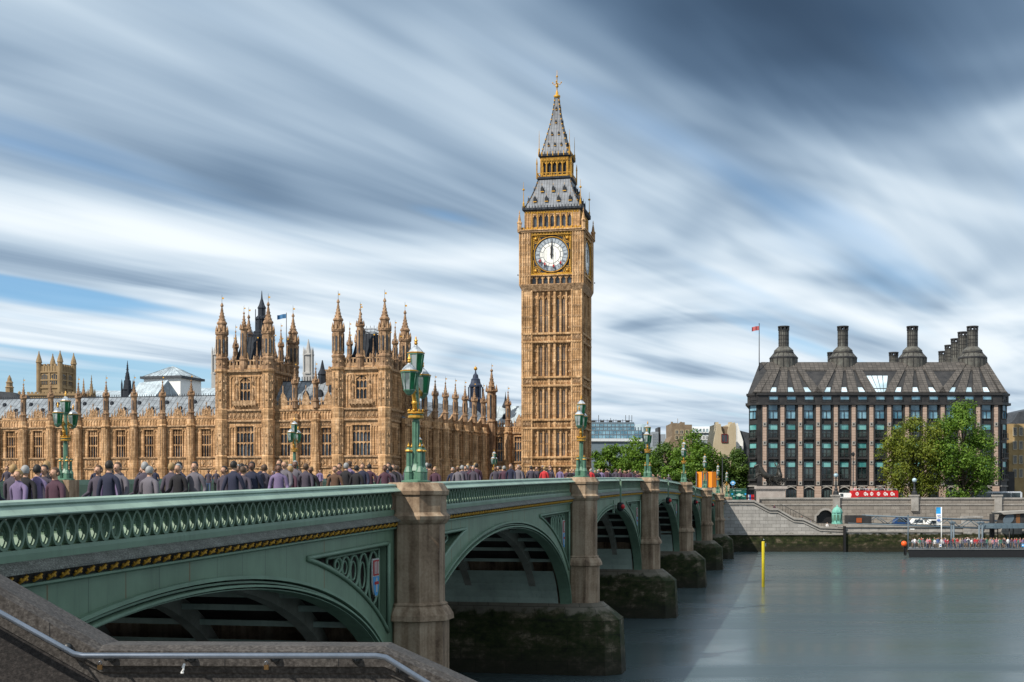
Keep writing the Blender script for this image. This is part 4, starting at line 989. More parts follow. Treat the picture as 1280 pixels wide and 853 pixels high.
# clock stage
C = 7.35; ZC = 65.05
w = MB(); w.box(-6.7,6.7,-6.7,6.7,57.8,70.3)
w.loft([[(x,y,56.8) for x,y in ((-6.9,-6.9),(6.9,-6.9),(6.9,6.9),(-6.9,6.9))],[(x,y,58.2) for x,y in ((-7.5,-7.5),(7.5,-7.5),(7.5,7.5),(-7.5,7.5))],[(x,y,58.35) for x,y in ((-7.5,-7.5),(7.5,-7.5),(7.5,7.5),(-7.5,7.5))]],1)
def cstage(w):
    for sg in (-1,1):
        xa,xb = (4.95,7.33) if sg>0 else (-7.31,-4.95)
        w.box(xa,xb,-C,-6.5,58.35,70.2)
        for k in range(5):
            x = xa+(xb-xa)*k/4; w.box(x-.13,x+.13,-C-.16,-C+.05,58.4,70.1,0)
            if k<4:
                for zz in (60.2,62.6,65.2,67.6,69.2): w.box(x+.2,x+.42,-C-.08,-C+.02,zz,zz+.7,1)
    for k in range(7):                      # corbel arcade under the dial
        x = -4.8+9.6*(k+.5)/7; p=9.6/7
        w.box(x-p*.30,x+p*.30,-6.74,-6.69,58.5,60.0,2)
        w.box(x-p/2-.14,x-p/2+.14,-7.3,-6.6,58.3,60.4,0); w.extr([(x-p*.5,60.4),(x-p*.36,59.5),(x,60.15),(x+p*.36,59.5),(x+p*.5,60.4)],-7.2,-6.65,0)
    w.box(-4.66,-4.94+.0,-7.3,-6.6,58.3,60.4,0)
    w.box(-4.94,4.94,-7.34,-6.5,60.42,60.75,4); w.box(-7.45,7.43,-7.5,-6.5,60.2,60.4,0)
    for (a,b,mi,y) in ((4.94,4.62,5,-7.30),(4.60,4.40,3,-7.36)):
        w.ringxz([(-a,ZC-a),(a,ZC-a),(a,ZC+a),(-a,ZC+a)],a-b,y,-6.65,mi)
    w.box(-4.4,4.4,-6.95,-6.69,ZC-4.4,ZC+4.4,5)       # dark spandrel panel behind the dial, gilded scrolls on it
    for sx in (-1,1):
        for sz in (-1,1):
            for rr_,mm_ in ((.62,4),(.95,4)):
                w.ringxz([(sx*3.55+rr_*math.cos(2*math.pi*q/12),ZC+sz*3.55+rr_*math.sin(2*math.pi*q/12)) for q in range(12)],.13,-7.02,-6.96,mm_)
            w.box(sx*4.2-.1,sx*4.2+.1,-7.02,-6.96,ZC+(1.2 if sz>0 else -4.2),ZC+(4.2 if sz>0 else -1.2),4); w.box((1.2 if sx>0 else -4.2),(4.2 if sx>0 else -1.2),-7.02,-6.965,ZC+sz*4.2-.1,ZC+sz*4.2+.1,4)
    for sx in (-1,1):
        for sz in (-1,1):
            w.M2=None; w.ball((sx*3.65,-7.0,ZC+sz*3.65),.42,8,6,3)
            for q in range(5): w.ball((sx*(4.1-q*.42),-7.0,ZC+sz*4.1),.15,5,4,3); w.ball((sx*4.1,-7.0,ZC+sz*(4.1-q*.42)),.15,5,4,3)
    w.box(-C-.25,C+.23,-C-.3,-6.5,70.2,70.6,1); w.box(-C-.45,C+.43,-C-.5,-6.5,70.6,70.85,0)
    w.box(-6.9,6.88,-6.95,-6.2,70.85,71.2,4)
    relief(w,-4.8,4.8,69.6,70.2,-7.0,.7,3,.35)
    for k in range(14): x=-6.6+13.2*k/13; w.box(x-.18,x+.18,-7.1,-6.8,70.9,71.5,4)
four(cstage, w)
for sx in (-1,1):
    for sy in (-1,1):
        x,y=sx*7.4,sy*7.4; w.lathe(x,y,[(.5,70.3),(.5,72.2),(.62,72.3),(.62,72.6),(.4,72.8),(.28,73.6),(.08,74.6),(.16,74.7),(.03,75.4)],6,0)
        for z in (60.4,70.6): w.box(x-.1+sx*.35,x+.1+sx*.35,y-.12,y+.12,z,z+.3,5)
w.build('clock_stage', TM, ct)
# belfry
w = MB(); w.box(-5.9,5.9,-5.9,5.9,70.8,75.2,2)
def belfry(w):
    w.box(-6.3,6.28,-6.3,-5.85,70.8,71.6,0); w.box(-6.3,6.28,-6.35,-5.85,74.4,75.3,0)
    for k in range(8):
        x=-4.7+9.4*k/7; w.box(x-.24,x+.24,-6.35,-5.85,71.4,75.2,0); w.box(x-.06,x+.06,-6.5,-6.3,71.4,75.2,4)
        if k<7:
            xa,xb=x+.2,x+9.4/7-.2; w.extr([(xa,74.5),(xa,73.4),(xa+.12,73.9),((xa+xb)/2,74.4),(xb-.12,73.9),(xb,73.4),(xb,74.5)],-6.25,-5.87,0)
    for sg in (-1,1):
        xa,xb=(4.9,6.28) if sg>0 else (-6.3,-4.9); w.box(xa,xb,-6.32,-5.8,71.4,75.2,0)
        for k in range(3): x=xa+(xb-xa)*k/2; w.box(x-.1,x+.1,-6.45,-6.3,71.4,75.2,0)
    relief(w,-6.2,6.2,74.65,75.2,-6.35,.6,4,.1)
four(belfry, w); w.build('belfry', TM, ct)
# lower roof
w = MB(); sq=lambda h,z: [(-h,-h,z),(h,-h,z),(h,h,z),(-h,h,z)]
w.loft([sq(6.5,75.3),sq(6.85,75.5),sq(6.85,75.95),sq(6.45,76.05)],1)
w.loft([sq(6.45,76.05),sq(5.35,78.3),sq(4.5,80.4),sq(3.75,83.0)],0)
def rribs(w):
    for sg in (-1,1): w.tube([(sg*6.45,-6.45,76.0),(sg*5.35,-5.35,78.3),(sg*4.5,-4.5,80.4),(sg*3.75,-3.75,83.0)],.14,4,2,False)
    for k in range(20): x=-6.6+13.2*k/19; w.box(x-.10,x+.10,-6.95,-6.8,75.5,76.4,2 if k%2 else 1)
    for sg in (-1,1):
        for k in range(6): f=k/6; h=6.45-2.7*f-.5*math.sin(math.pi*f); w.box(sg*h-.14,sg*h+.14,-h-.14,-h+.14,76.2+7*f,76.55+7*f,3)
four(rribs, w)
for sx in (-1,1):
    for sy in (-1,1): w.lathe(sx*6.6,sy*6.6,[(.22,75.9),(.22,77.2),(.1,77.4),(.06,80.0),(.3,80.1),(.3,80.35),(.05,80.5),(.03,82.0)],6,3)
lr = w.build('lower_roof', [M['lead_tower'],M['dark_iron'],M['slate'],M['gold_dull']], ct)
dm = MB(); dm.extr([(-.34,0),(.34,0),(.34,.75),(0,1.35),(-.34,.75)],-.35,1.2,0); dm.extr([(-.2,.12),(.2,.12),(.2,.7),(0,1.0),(-.2,.7)],-.37,-.34,1); dm.box(-.42,.42,-.42,-.3,-.12,.06,2); dm.tube([(0,-.3,1.3),(0,-.3,1.8)],.05,4,2)
d0 = None
for q in range(4):
    RM = Matrix.Rotation(q*math.pi/2,4,'Z')
    for (z,xs_,h) in ((77.5,(-4.1,-1.4,1.4,4.1),5.72),(80.0,(-2.6,0,2.6),4.65)):
        for x in xs_:
            if d0 is None: d0 = dm.build('dormer',[M['dark_iron'],M['black'],M['gold_dull']],lr); o=d0
            else: o = dup(d0, lr)
            o.location = RM @ Vector((x,-h,z)); o.rotation_euler=(0,0,q*math.pi/2)
# lantern
w = MB(); w.loft([sq(3.75,82.95),sq(4.05,83.2),sq(4.05,83.6)],1); w.box(-2.7,2.7,-2.7,2.7,83.4,88.2,2)
def lant(w):
    for k in range(9):
        x=-3.9+7.8*k/8; w.box(x-.07,x+.07,-4.0,-3.88,83.6,84.5,0); 
    w.box(-3.95,3.95,-4.0,-3.88,84.4,84.55,0)
    for k in range(6):
        x=-3.1+6.2*k/5; w.box(x-.16,x+.16,-3.25,-2.75,83.6,88.2,0); w.box(x-.05,x+.05,-3.4,-3.2,84.0,88.2,0)
        if k<5:
            xa,xb=x+.12,x+1.24-.12; w.extr([(xa,87.4),(xa,86.2),(xa+.08,86.7),((xa+xb)/2,87.2),(xb-.08,86.7),(xb,86.2),(xb,87.4)],-3.15,-2.8,0)
    w.box(-3.3,3.28,-3.3,-2.7,87.3,88.2,0); w.box(-3.3,3.28,-3.28,-2.7,83.5,84.2,0)
    relief(w,-3.2,3.2,87.4,88.1,-3.3,.62,0,.12)
four(lant, w)
for sx in (-1,1):
    for sy in (-1,1): w.lathe(sx*4.0,sy*4.0,[(.16,83.2),(.16,86.5),(.22,86.6),(.05,88.0)],5,0)
w.build('lantern',[M['gold'],M['dark_iron'],M['black']],ct)
# spire
w = MB(); w.loft([sq(3.25,88.2),sq(3.7,88.5),sq(3.7,88.95),sq(3.2,89.1)],1)
SPF=[(3.15,89.1),(2.6,91.2),(1.95,93.9),(1.4,96.2),(.95,98.6),(.62,101),(.42,103)]
w.loft([sq(h,z) for h,z in SPF],0)
for sg in (-1,1):
    for sh in (-1,1):
        w.tube([(sg*h,sh*h,z) for h,z in SPF],.11,4,2,False)
        for k in range(12):
            f=k/12*6; i_=int(f); u=f-i_; h=SPF[i_][0]*(1-u)+SPF[i_+1][0]*u; z=SPF[i_][1]*(1-u)+SPF[i_+1][1]*u; w.box(sg*h-.12,sg*h+.12,sh*h-.12,sh*h+.12,z,z+.3,3)
def sp2(w):
    for k in range(12): x=-3.5+7*k/11; w.box(x-.08,x+.08,-3.8,-3.68,88.5,89.5,3 if k%2 else 1)
four(sp2, w)
for sx in (-1,1):
    for sy in (-1,1): w.lathe(sx*3.55,sy*3.55,[(.2,88.9),(.2,90.2),(.08,90.4),(.05,93.2),(.02,94.4)],6,3)
spire = w.build('spire',[M['lead_tower'],M['dark_iron'],M['slate'],M['gold_dull']],ct)
for q in range(4):
    RM = Matrix.Rotation(q*math.pi/2,4,'Z')
    for (z,xs_,h) in ((91.0,(-1.5,0,1.5),2.65),(93.7,(-.8,.8),2.0),(96.6,(0,),1.32),(99.8,(0,),.75)):
        for x in xs_:
            o = dup(d0, spire); o.location = RM @ Vector((x,-h,z)); o.rotation_euler=(0,0,q*math.pi/2); o.scale=(.62,.6,.6)
w = MB(); w.lathe(0,0,[(.45,102.6),(.75,103.0),(.8,103.35),(.35,103.5),(.3,104.2),(.14,104.5),(.12,105.2),(.36,105.4),(.36,105.7),(.12,105.9),(.1,107.6),(.26,107.75),(.26,107.95),(.05,108.1),(.04,109.3)],8,0,True)
for a in (0,math.pi/2):
    c_,s_=math.cos(a),math.sin(a); w.tube([(-1.0*c_,-1.0*s_,106.3),(-.7*c_,-.7*s_,105.9),(0,0,106.3),(.7*c_,.7*s_,105.9),(1.0*c_,1.0*s_,106.3)],.09,5); w.ball((1.0*c_,1.0*s_,106.4),.18,6,4); w.ball((-1.0*c_,-1.0*s_,106.4),.18,6,4)
w.build('finial', M['gold_dull'], spire)
# clock faces
M['dial'] = flat('opal_dial', (0.80,0.79,0.74), 0.35, var=0.04)
M['dial_iron'] = flat('dial_ironwork', (0.035,0.05,0.075), 0.4)
M['dial_grey'] = flat('dial_numeral_ring', (0.34,0.38,0.42), 0.4)
ROM = ['XII','I','II','III','IV','V','VI','VII','VIII','IX','X','XI']
def dial(parent, q):
    RD = 3.9; w = MB()
    def disc(r0, r1, y, mi, n=48):
        vs=[]; 
        for k in range(n):
            a=2*math.pi*k/n; vs += [(r0*math.sin(a),y,r0*math.cos(a)),(r1*math.sin(a),y,r1*math.cos(a))]
        w.add(vs,[(2*k,2*k+1,(2*k+3)%(2*n),(2*k+2)%(2*n)) for k in range(n)],mi)
    w.M=None
    pts=[(RD*math.sin(2*math.pi*k/48),RD*math.cos(2*math.pi*k/48)) for k in range(48)]
    w.extr(pts,-.05,.2,0)
    disc(RD*.70,RD*.97,-.056,2)
    for r0,r1 in ((.50,.525),(.685,.71),(.955,1.0)): disc(RD*r0,RD*r1,-.062,1)
    def stroke(a, u0, v0, u1, v1, th):
        # u tangential, v radial within the numeral cell at angle a
        def P(u,v): return (v*math.sin(a)+u*math.cos(a), v*math.cos(a)-u*math.sin(a))
        dx,dz=u1-u0,v1-v0; L=math.hypot(dx,dz); nx,nz=-dz/L*th/2,dx/L*th/2
        c4=[P(u0+nx,v0+nz),P(u1+nx,v1+nz),P(u1-nx,v1-nz),P(u0-nx,v0-nz)]
        w.add([(x,-.068-.0005*len(w.f)%.004,z) for x,z in c4],[(0,1,2,3)],1)
    for h in range(12):
        a=2*math.pi*h/12; stroke(a+math.pi/12,0,RD*.50,0,RD*.97,.07)
        stroke(a+math.pi/12,-.0,RD*.50,0,RD*.97,.1)
        s_=ROM[h]; wd={'I':.16,'V':.30,'X':.30}; tot=sum(wd[c] for c in s_); u=-tot/2; v0,v1=RD*.73,RD*.92
        for ch in s_:
            x=wd[ch]
            if ch=='I': stroke(a,u+x/2,v0,u+x/2,v1,.09)
            elif ch=='V': stroke(a,u+.03,v1,u+x/2,v0,.09); stroke(a,u+x-.03,v1,u+x/2,v0,.06)
            else: stroke(a,u+.02,v1,u+x-.02,v0,.09); stroke(a,u+.02,v0,u+x-.02,v1,.06)
            u+=x
    for k in range(60): stroke(2*math.pi*k/60,0,RD*.925,0,RD*.96,.07)
    d = w.build('clock_face',[M['dial'],M['dial_iron'],M['dial_grey']],parent)
    w = MB(); 
    n=48
    for k in range(n):
        a0,a1=2*math.pi*k/n,2*math.pi*(k+1)/n
        w.loft([[(r*math.sin(a),y,r*math.cos(a)) for r,y in ((RD,.1),(RD,-.22),(RD+.10,-.28),(RD+.22,-.2),(RD+.22,.1))] for a in (a0,a1)],0,cap0=False,cap1=False)
    w.build('clock_rim', M['gold'], d)
    for nm,L,wd,rot,yy in (('minute_hand',RD*.93,.17,R(-2),-.30),('hour_hand',RD*.56,.30,R(-1),-.24)):
        w=MB(Matrix.Rotation(-rot,4,'Y')); w.extr([(-wd*.5,-.9),(wd*.5,-.9),(wd*.75,0),(wd*.75,L*.6),(wd*1.1,L*.66) if nm=='hour_hand' else (wd*.6,L*.66),(0,L),(-wd*1.1,L*.66) if nm=='hour_hand' else (-wd*.6,L*.66),(-wd*.75,L*.6),(-wd*.75,0)],yy,yy+.05)
        w.extr([(.32*math.cos(k*.7854),.32*math.sin(k*.7854)) for k in range(8)],yy+.01,yy+.04); w.build(nm,M['black'],d)
    RM=Matrix.Rotation(q*math.pi/2,4,'Z'); d.location=RM @ Vector((0,-7.0,ZC)); d.rotation_euler=(0,0,q*math.pi/2)
for q in (0,1,3): dial(ct,q)
# ================================================================ office building with tall chimneys
YP = 275.0; KP = YP/F
def plx(px): return (px-1100)*KP
def pz(py): return EYE+(HY-py)*KP
ph = thing('office_building', 'dark office block with pink stone columns and tall round chimneys along its roof', 'building', ((1100-CX)*KP,YP,0))
M['bronze_panel'] = brickmat('bronze_roof_panels', (0.135,0.120,0.108), (0.080,0.072,0.065), (0.022,0.021,0.020), 0.95, 0.52, 0.6, 0.0, None, 0.05, 0.4, 0.3)
M['bronze_panel'].node_tree.nodes['Brick Texture'].offset = 0.0
M['frame_dark'] = pm('dark_bronze_frame', [(0.018,0.018,0.020),(0.045,0.043,0.042)], 0.8, 0.5)
M['pink_stone'] = brickmat('pink_stone_courses', (0.50,0.375,0.305), (0.42,0.305,0.24), (0.23,0.16,0.125), 3.0, 0.55, 0.8, 0.0, None, 0.04, 0.25, 0.2)
piers = [955.8+22.26*i for i in range(14)]
xL, xR = plx(947.5), plx(1253.0); oL, oR = plx(936), plx(1268)
foot = lambda g: [(xL,g),(xR,g),(oR-g*.7,2.6+g*.3),(oR-g,48),(oL+11+g,48),(oL+g*.7,2.6+g*.3)]
w = MB(); w.prism(foot(.75),8.0,31.2); w.prism(foot(-.35),28.95,29.45); w.prism(foot(-.1),31.0,31.45); w.prism(foot(.25),29.452,30.998)
wall = w.build('wall', M['frame_dark'], ph)
w = MB(); w.prism(foot(.4),11.95,12.15)
for a,b in zip([940]+piers,piers+[1262]):
    xa,xb=plx(a),plx(b)
w.build('string_course', M['coping_grey'], ph)
# columns
c0 = None
for i,p in enumerate(piers):
    x = plx(p)
    if c0 is None:
        w = MB(); w.box(-.40,.40,0,.7,12.2,28.9); w.box(-.62,.62,-.15,.75,8.0,12.0)
        for z in (24.9,21.0,16.95,12.6): w.box(-.36,.36,-.12,-.002,z-.42,z+.42,1); w.box(-.15,.15,-.14,-.121,z-.14,z+.2,2)
        c0 = w.build('column', [M['pink_stone'],M['coping_grey'],M['black']], ph, (x,0,0))
        w = MB()
        for sg in (-1,1): w.box(sg*.62-.14,sg*.62+.14,.1,.75,12.2,28.9)
        w.build('duct', M['frame_dark'], c0)
    else: o = dup(c0, ph); o.location = (x,0,0)
# windows
def win_mb(wd, z0, zt, zm, rail):
    w = MB(); h = zt-z0
    for x in (-wd/2,wd/2): w.box(x-.06,x+.06,-.12,.2,0,h)
    for z in (0,zm-z0,h): w.box(-wd/2,wd/2,-.14,.2,z-.06,z+.06)
    w.box(-.04,.04,-.1,.1,0,zm-z0)
    if rail:
        w.box(-wd/2,wd/2,-.5,-.42,-.1,.0)
        w.box(-wd/2,wd/2,-.5,-.42,.85,.95)
        for k in range(7): w.box(-wd/2+wd*k/6-.03,-wd/2+wd*k/6+.03,-.48,-.44,-.1,.95)
        w.box(-wd/2-.1,wd/2+.1,-.5,.2,-.35,-.12)
    return w
rows = [(26.1,29.0,27.75,'glass_blue','glass_blue',False),(22.1,25.0,23.75,'glass_teal','glass_black',True),(18.0,21.1,19.9,'glass_teal','glass_black',True),(13.5,17.2,15.95,'glass_teal','glass_black',True),(29.62,30.85,30.0,'glass_blue','glass_black',False)]
bays = [plx(a+11.13) for a in piers[:-1]]
for (z0,zt,zm,mu,ml,rail) in rows:
    src = None
    for x in bays:
        if src is None:
            wd = 1.95
            src = win_mb(wd,z0,zt,zm,rail).build('window', M['frame_dark'], ph, (x,.62,z0))
            p = MB(); p.quad((-wd/2,.05,zm-z0),(wd/2,.05,zm-z0),(wd/2,.05,zt-z0),(-wd/2,.05,zt-z0)); p.build('upper_pane', M[mu], src)
            p = MB(); p.quad((-wd/2,.06,0),(wd/2,.06,0),(wd/2,.06,zm-z0),(-wd/2,.06,zm-z0)); p.build('lower_pane', M[ml], src)
            if z0 > 29: src.location.y = .16
        else: o = dup(src, ph); o.location = (x,src.location.y,z0)
    for (xc,yc,rz) in (((xL+oL)/2+.25,1.65,-math.atan2(2.6,(xL-oL))),((xR+oR)/2-.25,1.65,math.atan2(2.6,(oR-xR)))):
        o = dup(src, ph); o.location = (xc,yc if z0 < 29 else yc-.4,z0); o.rotation_euler=(0,0,rz); o.scale=(1.05,1,1)
# ground floor arches
for i,x in enumerate(bays):
    w = MB(); n=8; pts=[(-1.3+2.6*k/n, 11.2+.75*math.sin(math.pi*k/n)) for k in range(n+1)]
    w.extr(pts+[(px_,z-.18) for px_,z in reversed(pts)],-.1,.2,0); w.box(-1.2,1.2,.3,.5,8.2,11.3,1)
    for k in range(5): w.box(-1.2+.6*k-.04,-1.2+.6*k+.04,.2,.29,8.2,11.8,2)
    w.build('archway',[M['coping_grey'],M['glass_black'],M['frame_dark']],ph,(x,.35,0))
# roof: dark slope, fans of panel bands, skylights
rt = MB(); yr, zr = 8.2, 38.6
def RP(x, f, up=0.0):      # point on the front slope, f=0 eave, 1 ridge
    return (x, .15+(yr-.15)*f-up*.66, 31.4+(zr-31.4)*f+up*.75)
xr0, xr1 = plx(963)*1.03, plx(1238)*1.03
rt.add([(oL+.2,2.4,31.4),(xL,.15,31.4),(xR,.15,31.4),(oR-.2,2.4,31.4),(oR-.2,47,31.4),(oL+11.2,47,31.4),(xr0,yr,zr),(xr1,yr,zr),(xr1,40,zr),(xr0+8,40,zr)],
       [(1,2,7,6),(0,1,6),(2,3,7),(3,4,8,7),(4,5,9,8),(5,0,6,9),(6,7,8,9)])
roof = rt.build('roof', M['frame_dark'], ph)
KC = (YP+9.5)/F
chim = [979.6,1053.5,1140.5,1215.6]; chx = [(p-CX)*KC-ph.location.x for p in chim]
fans = [[938.5,955.8,978,1000.3,1021.5],[1023.7,1044.8,1067.1,1089.3],[1111.6,1133.9,1156.1,1177.3],[1179.5,1200.7,1223,1245,1261]]
w = MB(); sk = []
for cx_, fan in zip(chx, fans):
    n = len(fan)
    for k,p in enumerate(fan):
        xb = plx(p); xt = cx_+(k-(n-1)/2)*(5.4/n); hb = 1.02; ht = 2.55/n
        f0 = 0.0
        b0_,b1_ = xb-hb, xb+hb
        y_off = 0
        if p < 945: b0_,b1_ = xb+.4, xb+hb+1.2
        if p > 1255: b0_,b1_ = xb-hb-1.2, xb-.4
        A=[RP(b0_,.0,.25),RP(b1_,.0,.25),RP(xt+ht,.985,.25),RP(xt-ht,.985,.25)]; Bq=[RP(b0_,.0),RP(b1_,.0),RP(xt+ht,.985),RP(xt-ht,.985)]
        w.loft([A,Bq],0)
        if k: sk.append((fan[k-1],p,cx_,n))
w.loft([[RP(xr0+1,.72,.12),RP(xr1-1,.72,.12),RP(xr1-.3,1,.12),RP(xr0+.3,1,.12)],[RP(xr0+1,.72),RP(xr1-1,.72),RP(xr1-.3,1),RP(xr0+.3,1)]],0)
w.build('panel_bands', M['bronze_panel'], roof)
for a,b,cx_,n in sk:
    x=plx((a+b)/2); s_=MB(); s_.loft([[RP(x-.62,.03,.12),RP(x+.62,.03,.12),RP(x+.45+(cx_-x)*.10,.17,.12),RP(x-.45+(cx_-x)*.10,.17,.12)],[RP(x-.62,.03),RP(x+.62,.03),RP(x+.45+(cx_-x)*.1,.17),RP(x-.45+(cx_-x)*.1,.17)]],0)
    s_.build('skylight', M['skylight'], roof)
xg = plx(1100.4); gl = MB()
for k in range(5):
    a0,a1=-1+2*k/5+.03,-1+2*(k+1)/5-.03
    gl.loft([[RP(xg+a0*1.3,.03,.1),RP(xg+a1*1.3,.03,.1),RP(xg+a1*1.6,.12,.1),RP(xg+a0*1.6,.12,.1)],[RP(xg+a0*1.3,.03),RP(xg+a1*1.3,.03),RP(xg+a1*1.6,.12),RP(xg+a0*1.6,.12)]],0)
    gl.loft([[RP(xg+a0*1.7,.15,.1),RP(xg+a1*1.7,.15,.1),RP(xg+a1*2.9,.55,.1),RP(xg+a0*2.9,.55,.1)],[RP(xg+a0*1.7,.15),RP(xg+a1*1.7,.15),RP(xg+a1*2.9,.55),RP(xg+a0*2.9,.55)]],0)
gl.build('glazed_gable', M['skylight'], roof)
# chimneys
def chimney_parts(skirt=True):
    w = MB(); pr = []
    if skirt: pr = [(2.95,36.6),(2.95,39.6),(2.75,40.0),(2.0,40.75),(2.05,40.8),(2.05,41.3),(1.9,41.45),(1.2,42.1)]
    else: pr = [(1.1,36.0)]
    w.lathe(0,0,pr+[(1.08,42.11),(1.08,45.6),(.0,45.6)],14,0)
    for z in (42.9,43.7,44.5,45.3): w.lathe(0,0,[(1.09,z-.04),(1.15,z-.03),(1.15,z+.03),(1.09,z+.04)],14,1)
    for q in range(14):
        a=2*math.pi*q/14; w.box(1.07*math.cos(a)-.05,1.07*math.cos(a)+.05,1.07*math.sin(a)-.05,1.07*math.sin(a)+.05,42.1,45.6,1)
        if skirt: w.tube([(2.97*math.cos(a),2.97*math.sin(a),36.8),(2.97*math.cos(a),2.97*math.sin(a),39.7),(2.02*math.cos(a),2.02*math.sin(a),40.78)],.07,4,1,False)
    if skirt: w.lathe(0,0,[(2.9,39.45),(3.05,39.5),(3.05,39.75),(2.8,39.9)],14,1); w.lathe(0,0,[(2.0,40.7),(2.15,40.75),(2.15,40.9),(2.0,41.0)],14,1)
    return w
M['chim'] = pm('chimney_bronze', [(0.035,0.034,0.031),(0.08,0.077,0.068),(0.16,0.165,0.145)], 0.9, 0.55, streak=0.3)
crown = MB()
for q in range(8):
    a=2*math.pi*q/8; crown.box(1.02*math.cos(a)-.17,1.02*math.cos(a)+.17,1.02*math.sin(a)-.17,1.02*math.sin(a)+.17,45.6,46.25)
crown.lathe(0,0,[(1.2,46.25),(1.25,46.3),(1.25,46.55),(1.0,46.55),(1.0,46.25)],14); crown.lathe(0,0,[(1.1,45.55),(1.2,45.6),(1.2,45.72),(.9,45.72)],14)
ch0 = None
back = [(1204,294.4),(1195,307),(1187,320),(1179,333.7),(1117,336),(1040,336)]
for x,y,sk_ in [(x,9.5,True) for x in chx]+[((p-CX)*Y/F-ph.location.x,Y-YP,False) for p,Y in back]:
    if ch0 is None or (not sk_ and ch0.get('k') is None):
        ch0 = chimney_parts(sk_).build('chimney',[M['chim'],M['frame_dark']],ph,(x,y,0)); crown.build('chimney_cap', M['frame_dark'], ch0)
        if not sk_: ch0['k'] = 1
    else: o = dup(ch0, ph); o.location=(x,y,0)
for o in ph.children:
    if 'k' in o: del o['k']
# flagpole beside it
fp = thing('flagpole', 'tall thin flagpole with a red flag on the corner of the chimney roofed block', 'flagpole', ((949-CX)*281/F,281,30))
w = MB(); w.tube([(0,0,0),(0,0,zat(405,281)-30)],[.13,.07],8); w.ball((0,0,zat(405,281)-30),.12,6,4); w.build('pole', M['black'], fp)
def flag_mb(L, h, ph_):
    w = MB(); n=10
    rows_=[[(-L*k/n, .14*math.sin(ph_+k*.9)*k/n*2, -.18*L*(k/n)**1.5+z) for k in range(n+1)] for z in (0,h)]
    for k in range(n):
        a,b,c,d=rows_[0][k],rows_[0][k+1],rows_[1][k+1],rows_[1][k]; w.loft([[a,b,c,d],[(p[0],p[1]+.02,p[2]) for p in (a,b,c,d)]],0)
    return w
flag_mb(1.5,.9,0.5).build('flag', flat('faded_red_flag',(0.42,0.10,0.10),.8), fp, (-.08,0,zat(413,281)-30))

# ================================================================ town behind
def bpart(par, name, m, x0,x1,y0,y1,z0,z1):
    w = MB(); w.box(x0,x1,y0,y1,z0,z1); return w.build(name,m,par)
def winset(par, xs_, zs_, wd, ht, y, glass, frame=None, rz=0):
    src=None
    for x in xs_:
        for z in zs_:
            if src is None:
                w = MB(); 
                for sx in (-1,1): w.box(sx*wd/2-.08,sx*wd/2+.08,-.12,.06,0,ht)
                for z_ in (0,ht): w.box(-wd/2,wd/2,-.14,.06,z_-.08,z_+.08)
                w.box(-.05,.05,-.08,.02,0,ht); src=w.build('window', frame or M['white'], par,(x,y,z))
                p=MB(); p.quad((-wd/2,.0,0),(wd/2,.0,0),(wd/2,.0,ht),(-wd/2,.0,ht)); p.build('pane',glass,src,(0,-.05,0))
            else: o=dup(src,par); o.location=(x,y,z)
def bld(name,label,px,Y,rot=0.0,cat='building'): return thing(name,label,cat,((px-CX)*Y/F,Y,GZ),rot)
def ux(px,pc,Y): return (px-pc)*Y/F
def uz(py,Y): return zat(py,Y)-GZ
M['beige'] = pm('beige_render',[(0.36,0.30,0.20),(0.50,0.43,0.31)],0.3,.9,.2,streak=.4)
M['brown_brick'] = pm('brown_brick',[(0.14,0.105,0.07),(0.25,0.19,0.13)],0.5,.9,.2)
M['office_panel'] = flat('office_panel',(0.13,0.17,0.20),.4)
M['roof_white'] = flat('pale_flat_roof',(0.55,0.58,0.60),.6)
# glass office
Y=420.0; t = bld('glass_office','blue glass office block with masts on its roof beside the clock tower',776,Y)
for (nm,m,a,b,yt,yb,y0,D) in (('lower_block','office_panel',738,800,553,620,-6,20),('main_block','office_panel',736,805,537,620,6,24),('upper_block','office_panel',736,796,526,537,9,18),('side_block','office_panel',804,812.5,539,620,7,18)):
    bpart(t,nm,M[m],ux(a,776,Y),ux(b,776,Y),y0,y0+D,0 if yb==620 else uz(yb,Y),uz(yt,Y))
bpart(t,'roof_edge',M['roof_white'],ux(736,776,Y),ux(800.5,776,Y),-6.6,6,uz(553,Y)+.02,uz(549.5,Y))
winset(t,[ux(738+4.6*k,776,Y) for k in range(15)],[uz(547.5,Y),uz(542,Y)],1.05,1.2,5.9,M['glass_blue'],M['office_panel'])
winset(t,[ux(739+5.0*k,776,Y) for k in range(12)],[uz(536,Y),uz(531.5,Y)],1.1,.95,8.9,M['glass_blue'],M['office_panel'])
w=MB()
for k in range(15):
    x=ux(740+3.9*k+rnd.uniform(-1,1),776,Y); h=rnd.choice([.9,1.2,1.6,2.6]); w.tube([(x,14,uz(526,Y)),(x,14,uz(526,Y)+h)],.09,4)
for k in range(5): x=ux(745+11*k,776,Y); w.box(x-.6,x+.6,12,14,uz(526,Y),uz(526,Y)+.7)
w.tube([(ux(738,776,Y),13,uz(526,Y)+.8),(ux(795,776,Y),13,uz(526,Y)+.8)],.06,4)
w.build('roof_masts',M['frame_dark'],t)
Y=440.0; t=bld('curved_roof_office','pale glass roofed office block between the blue office and the grey slab',803,Y)
w=MB(); w.extr([(ux(794,803,Y),0),(ux(813,803,Y),0),(ux(813,803,Y),uz(536,Y)),(ux(809,803,Y),uz(531,Y)),(ux(802,803,Y),uz(530,Y)),(ux(794,803,Y),uz(531,Y))],0,20); w.build('wall',M['skylight'],t)
w=MB()
for k in range(6): x=ux(794+3.6*k,803,Y); w.box(x-.12,x+.12,-.15,-.01,0,uz(534,Y))
w.build('mullions',M['office_panel'],t)
Y=520.0; t=bld('slab_tower','small grey slab tower far behind the trees',822,Y)
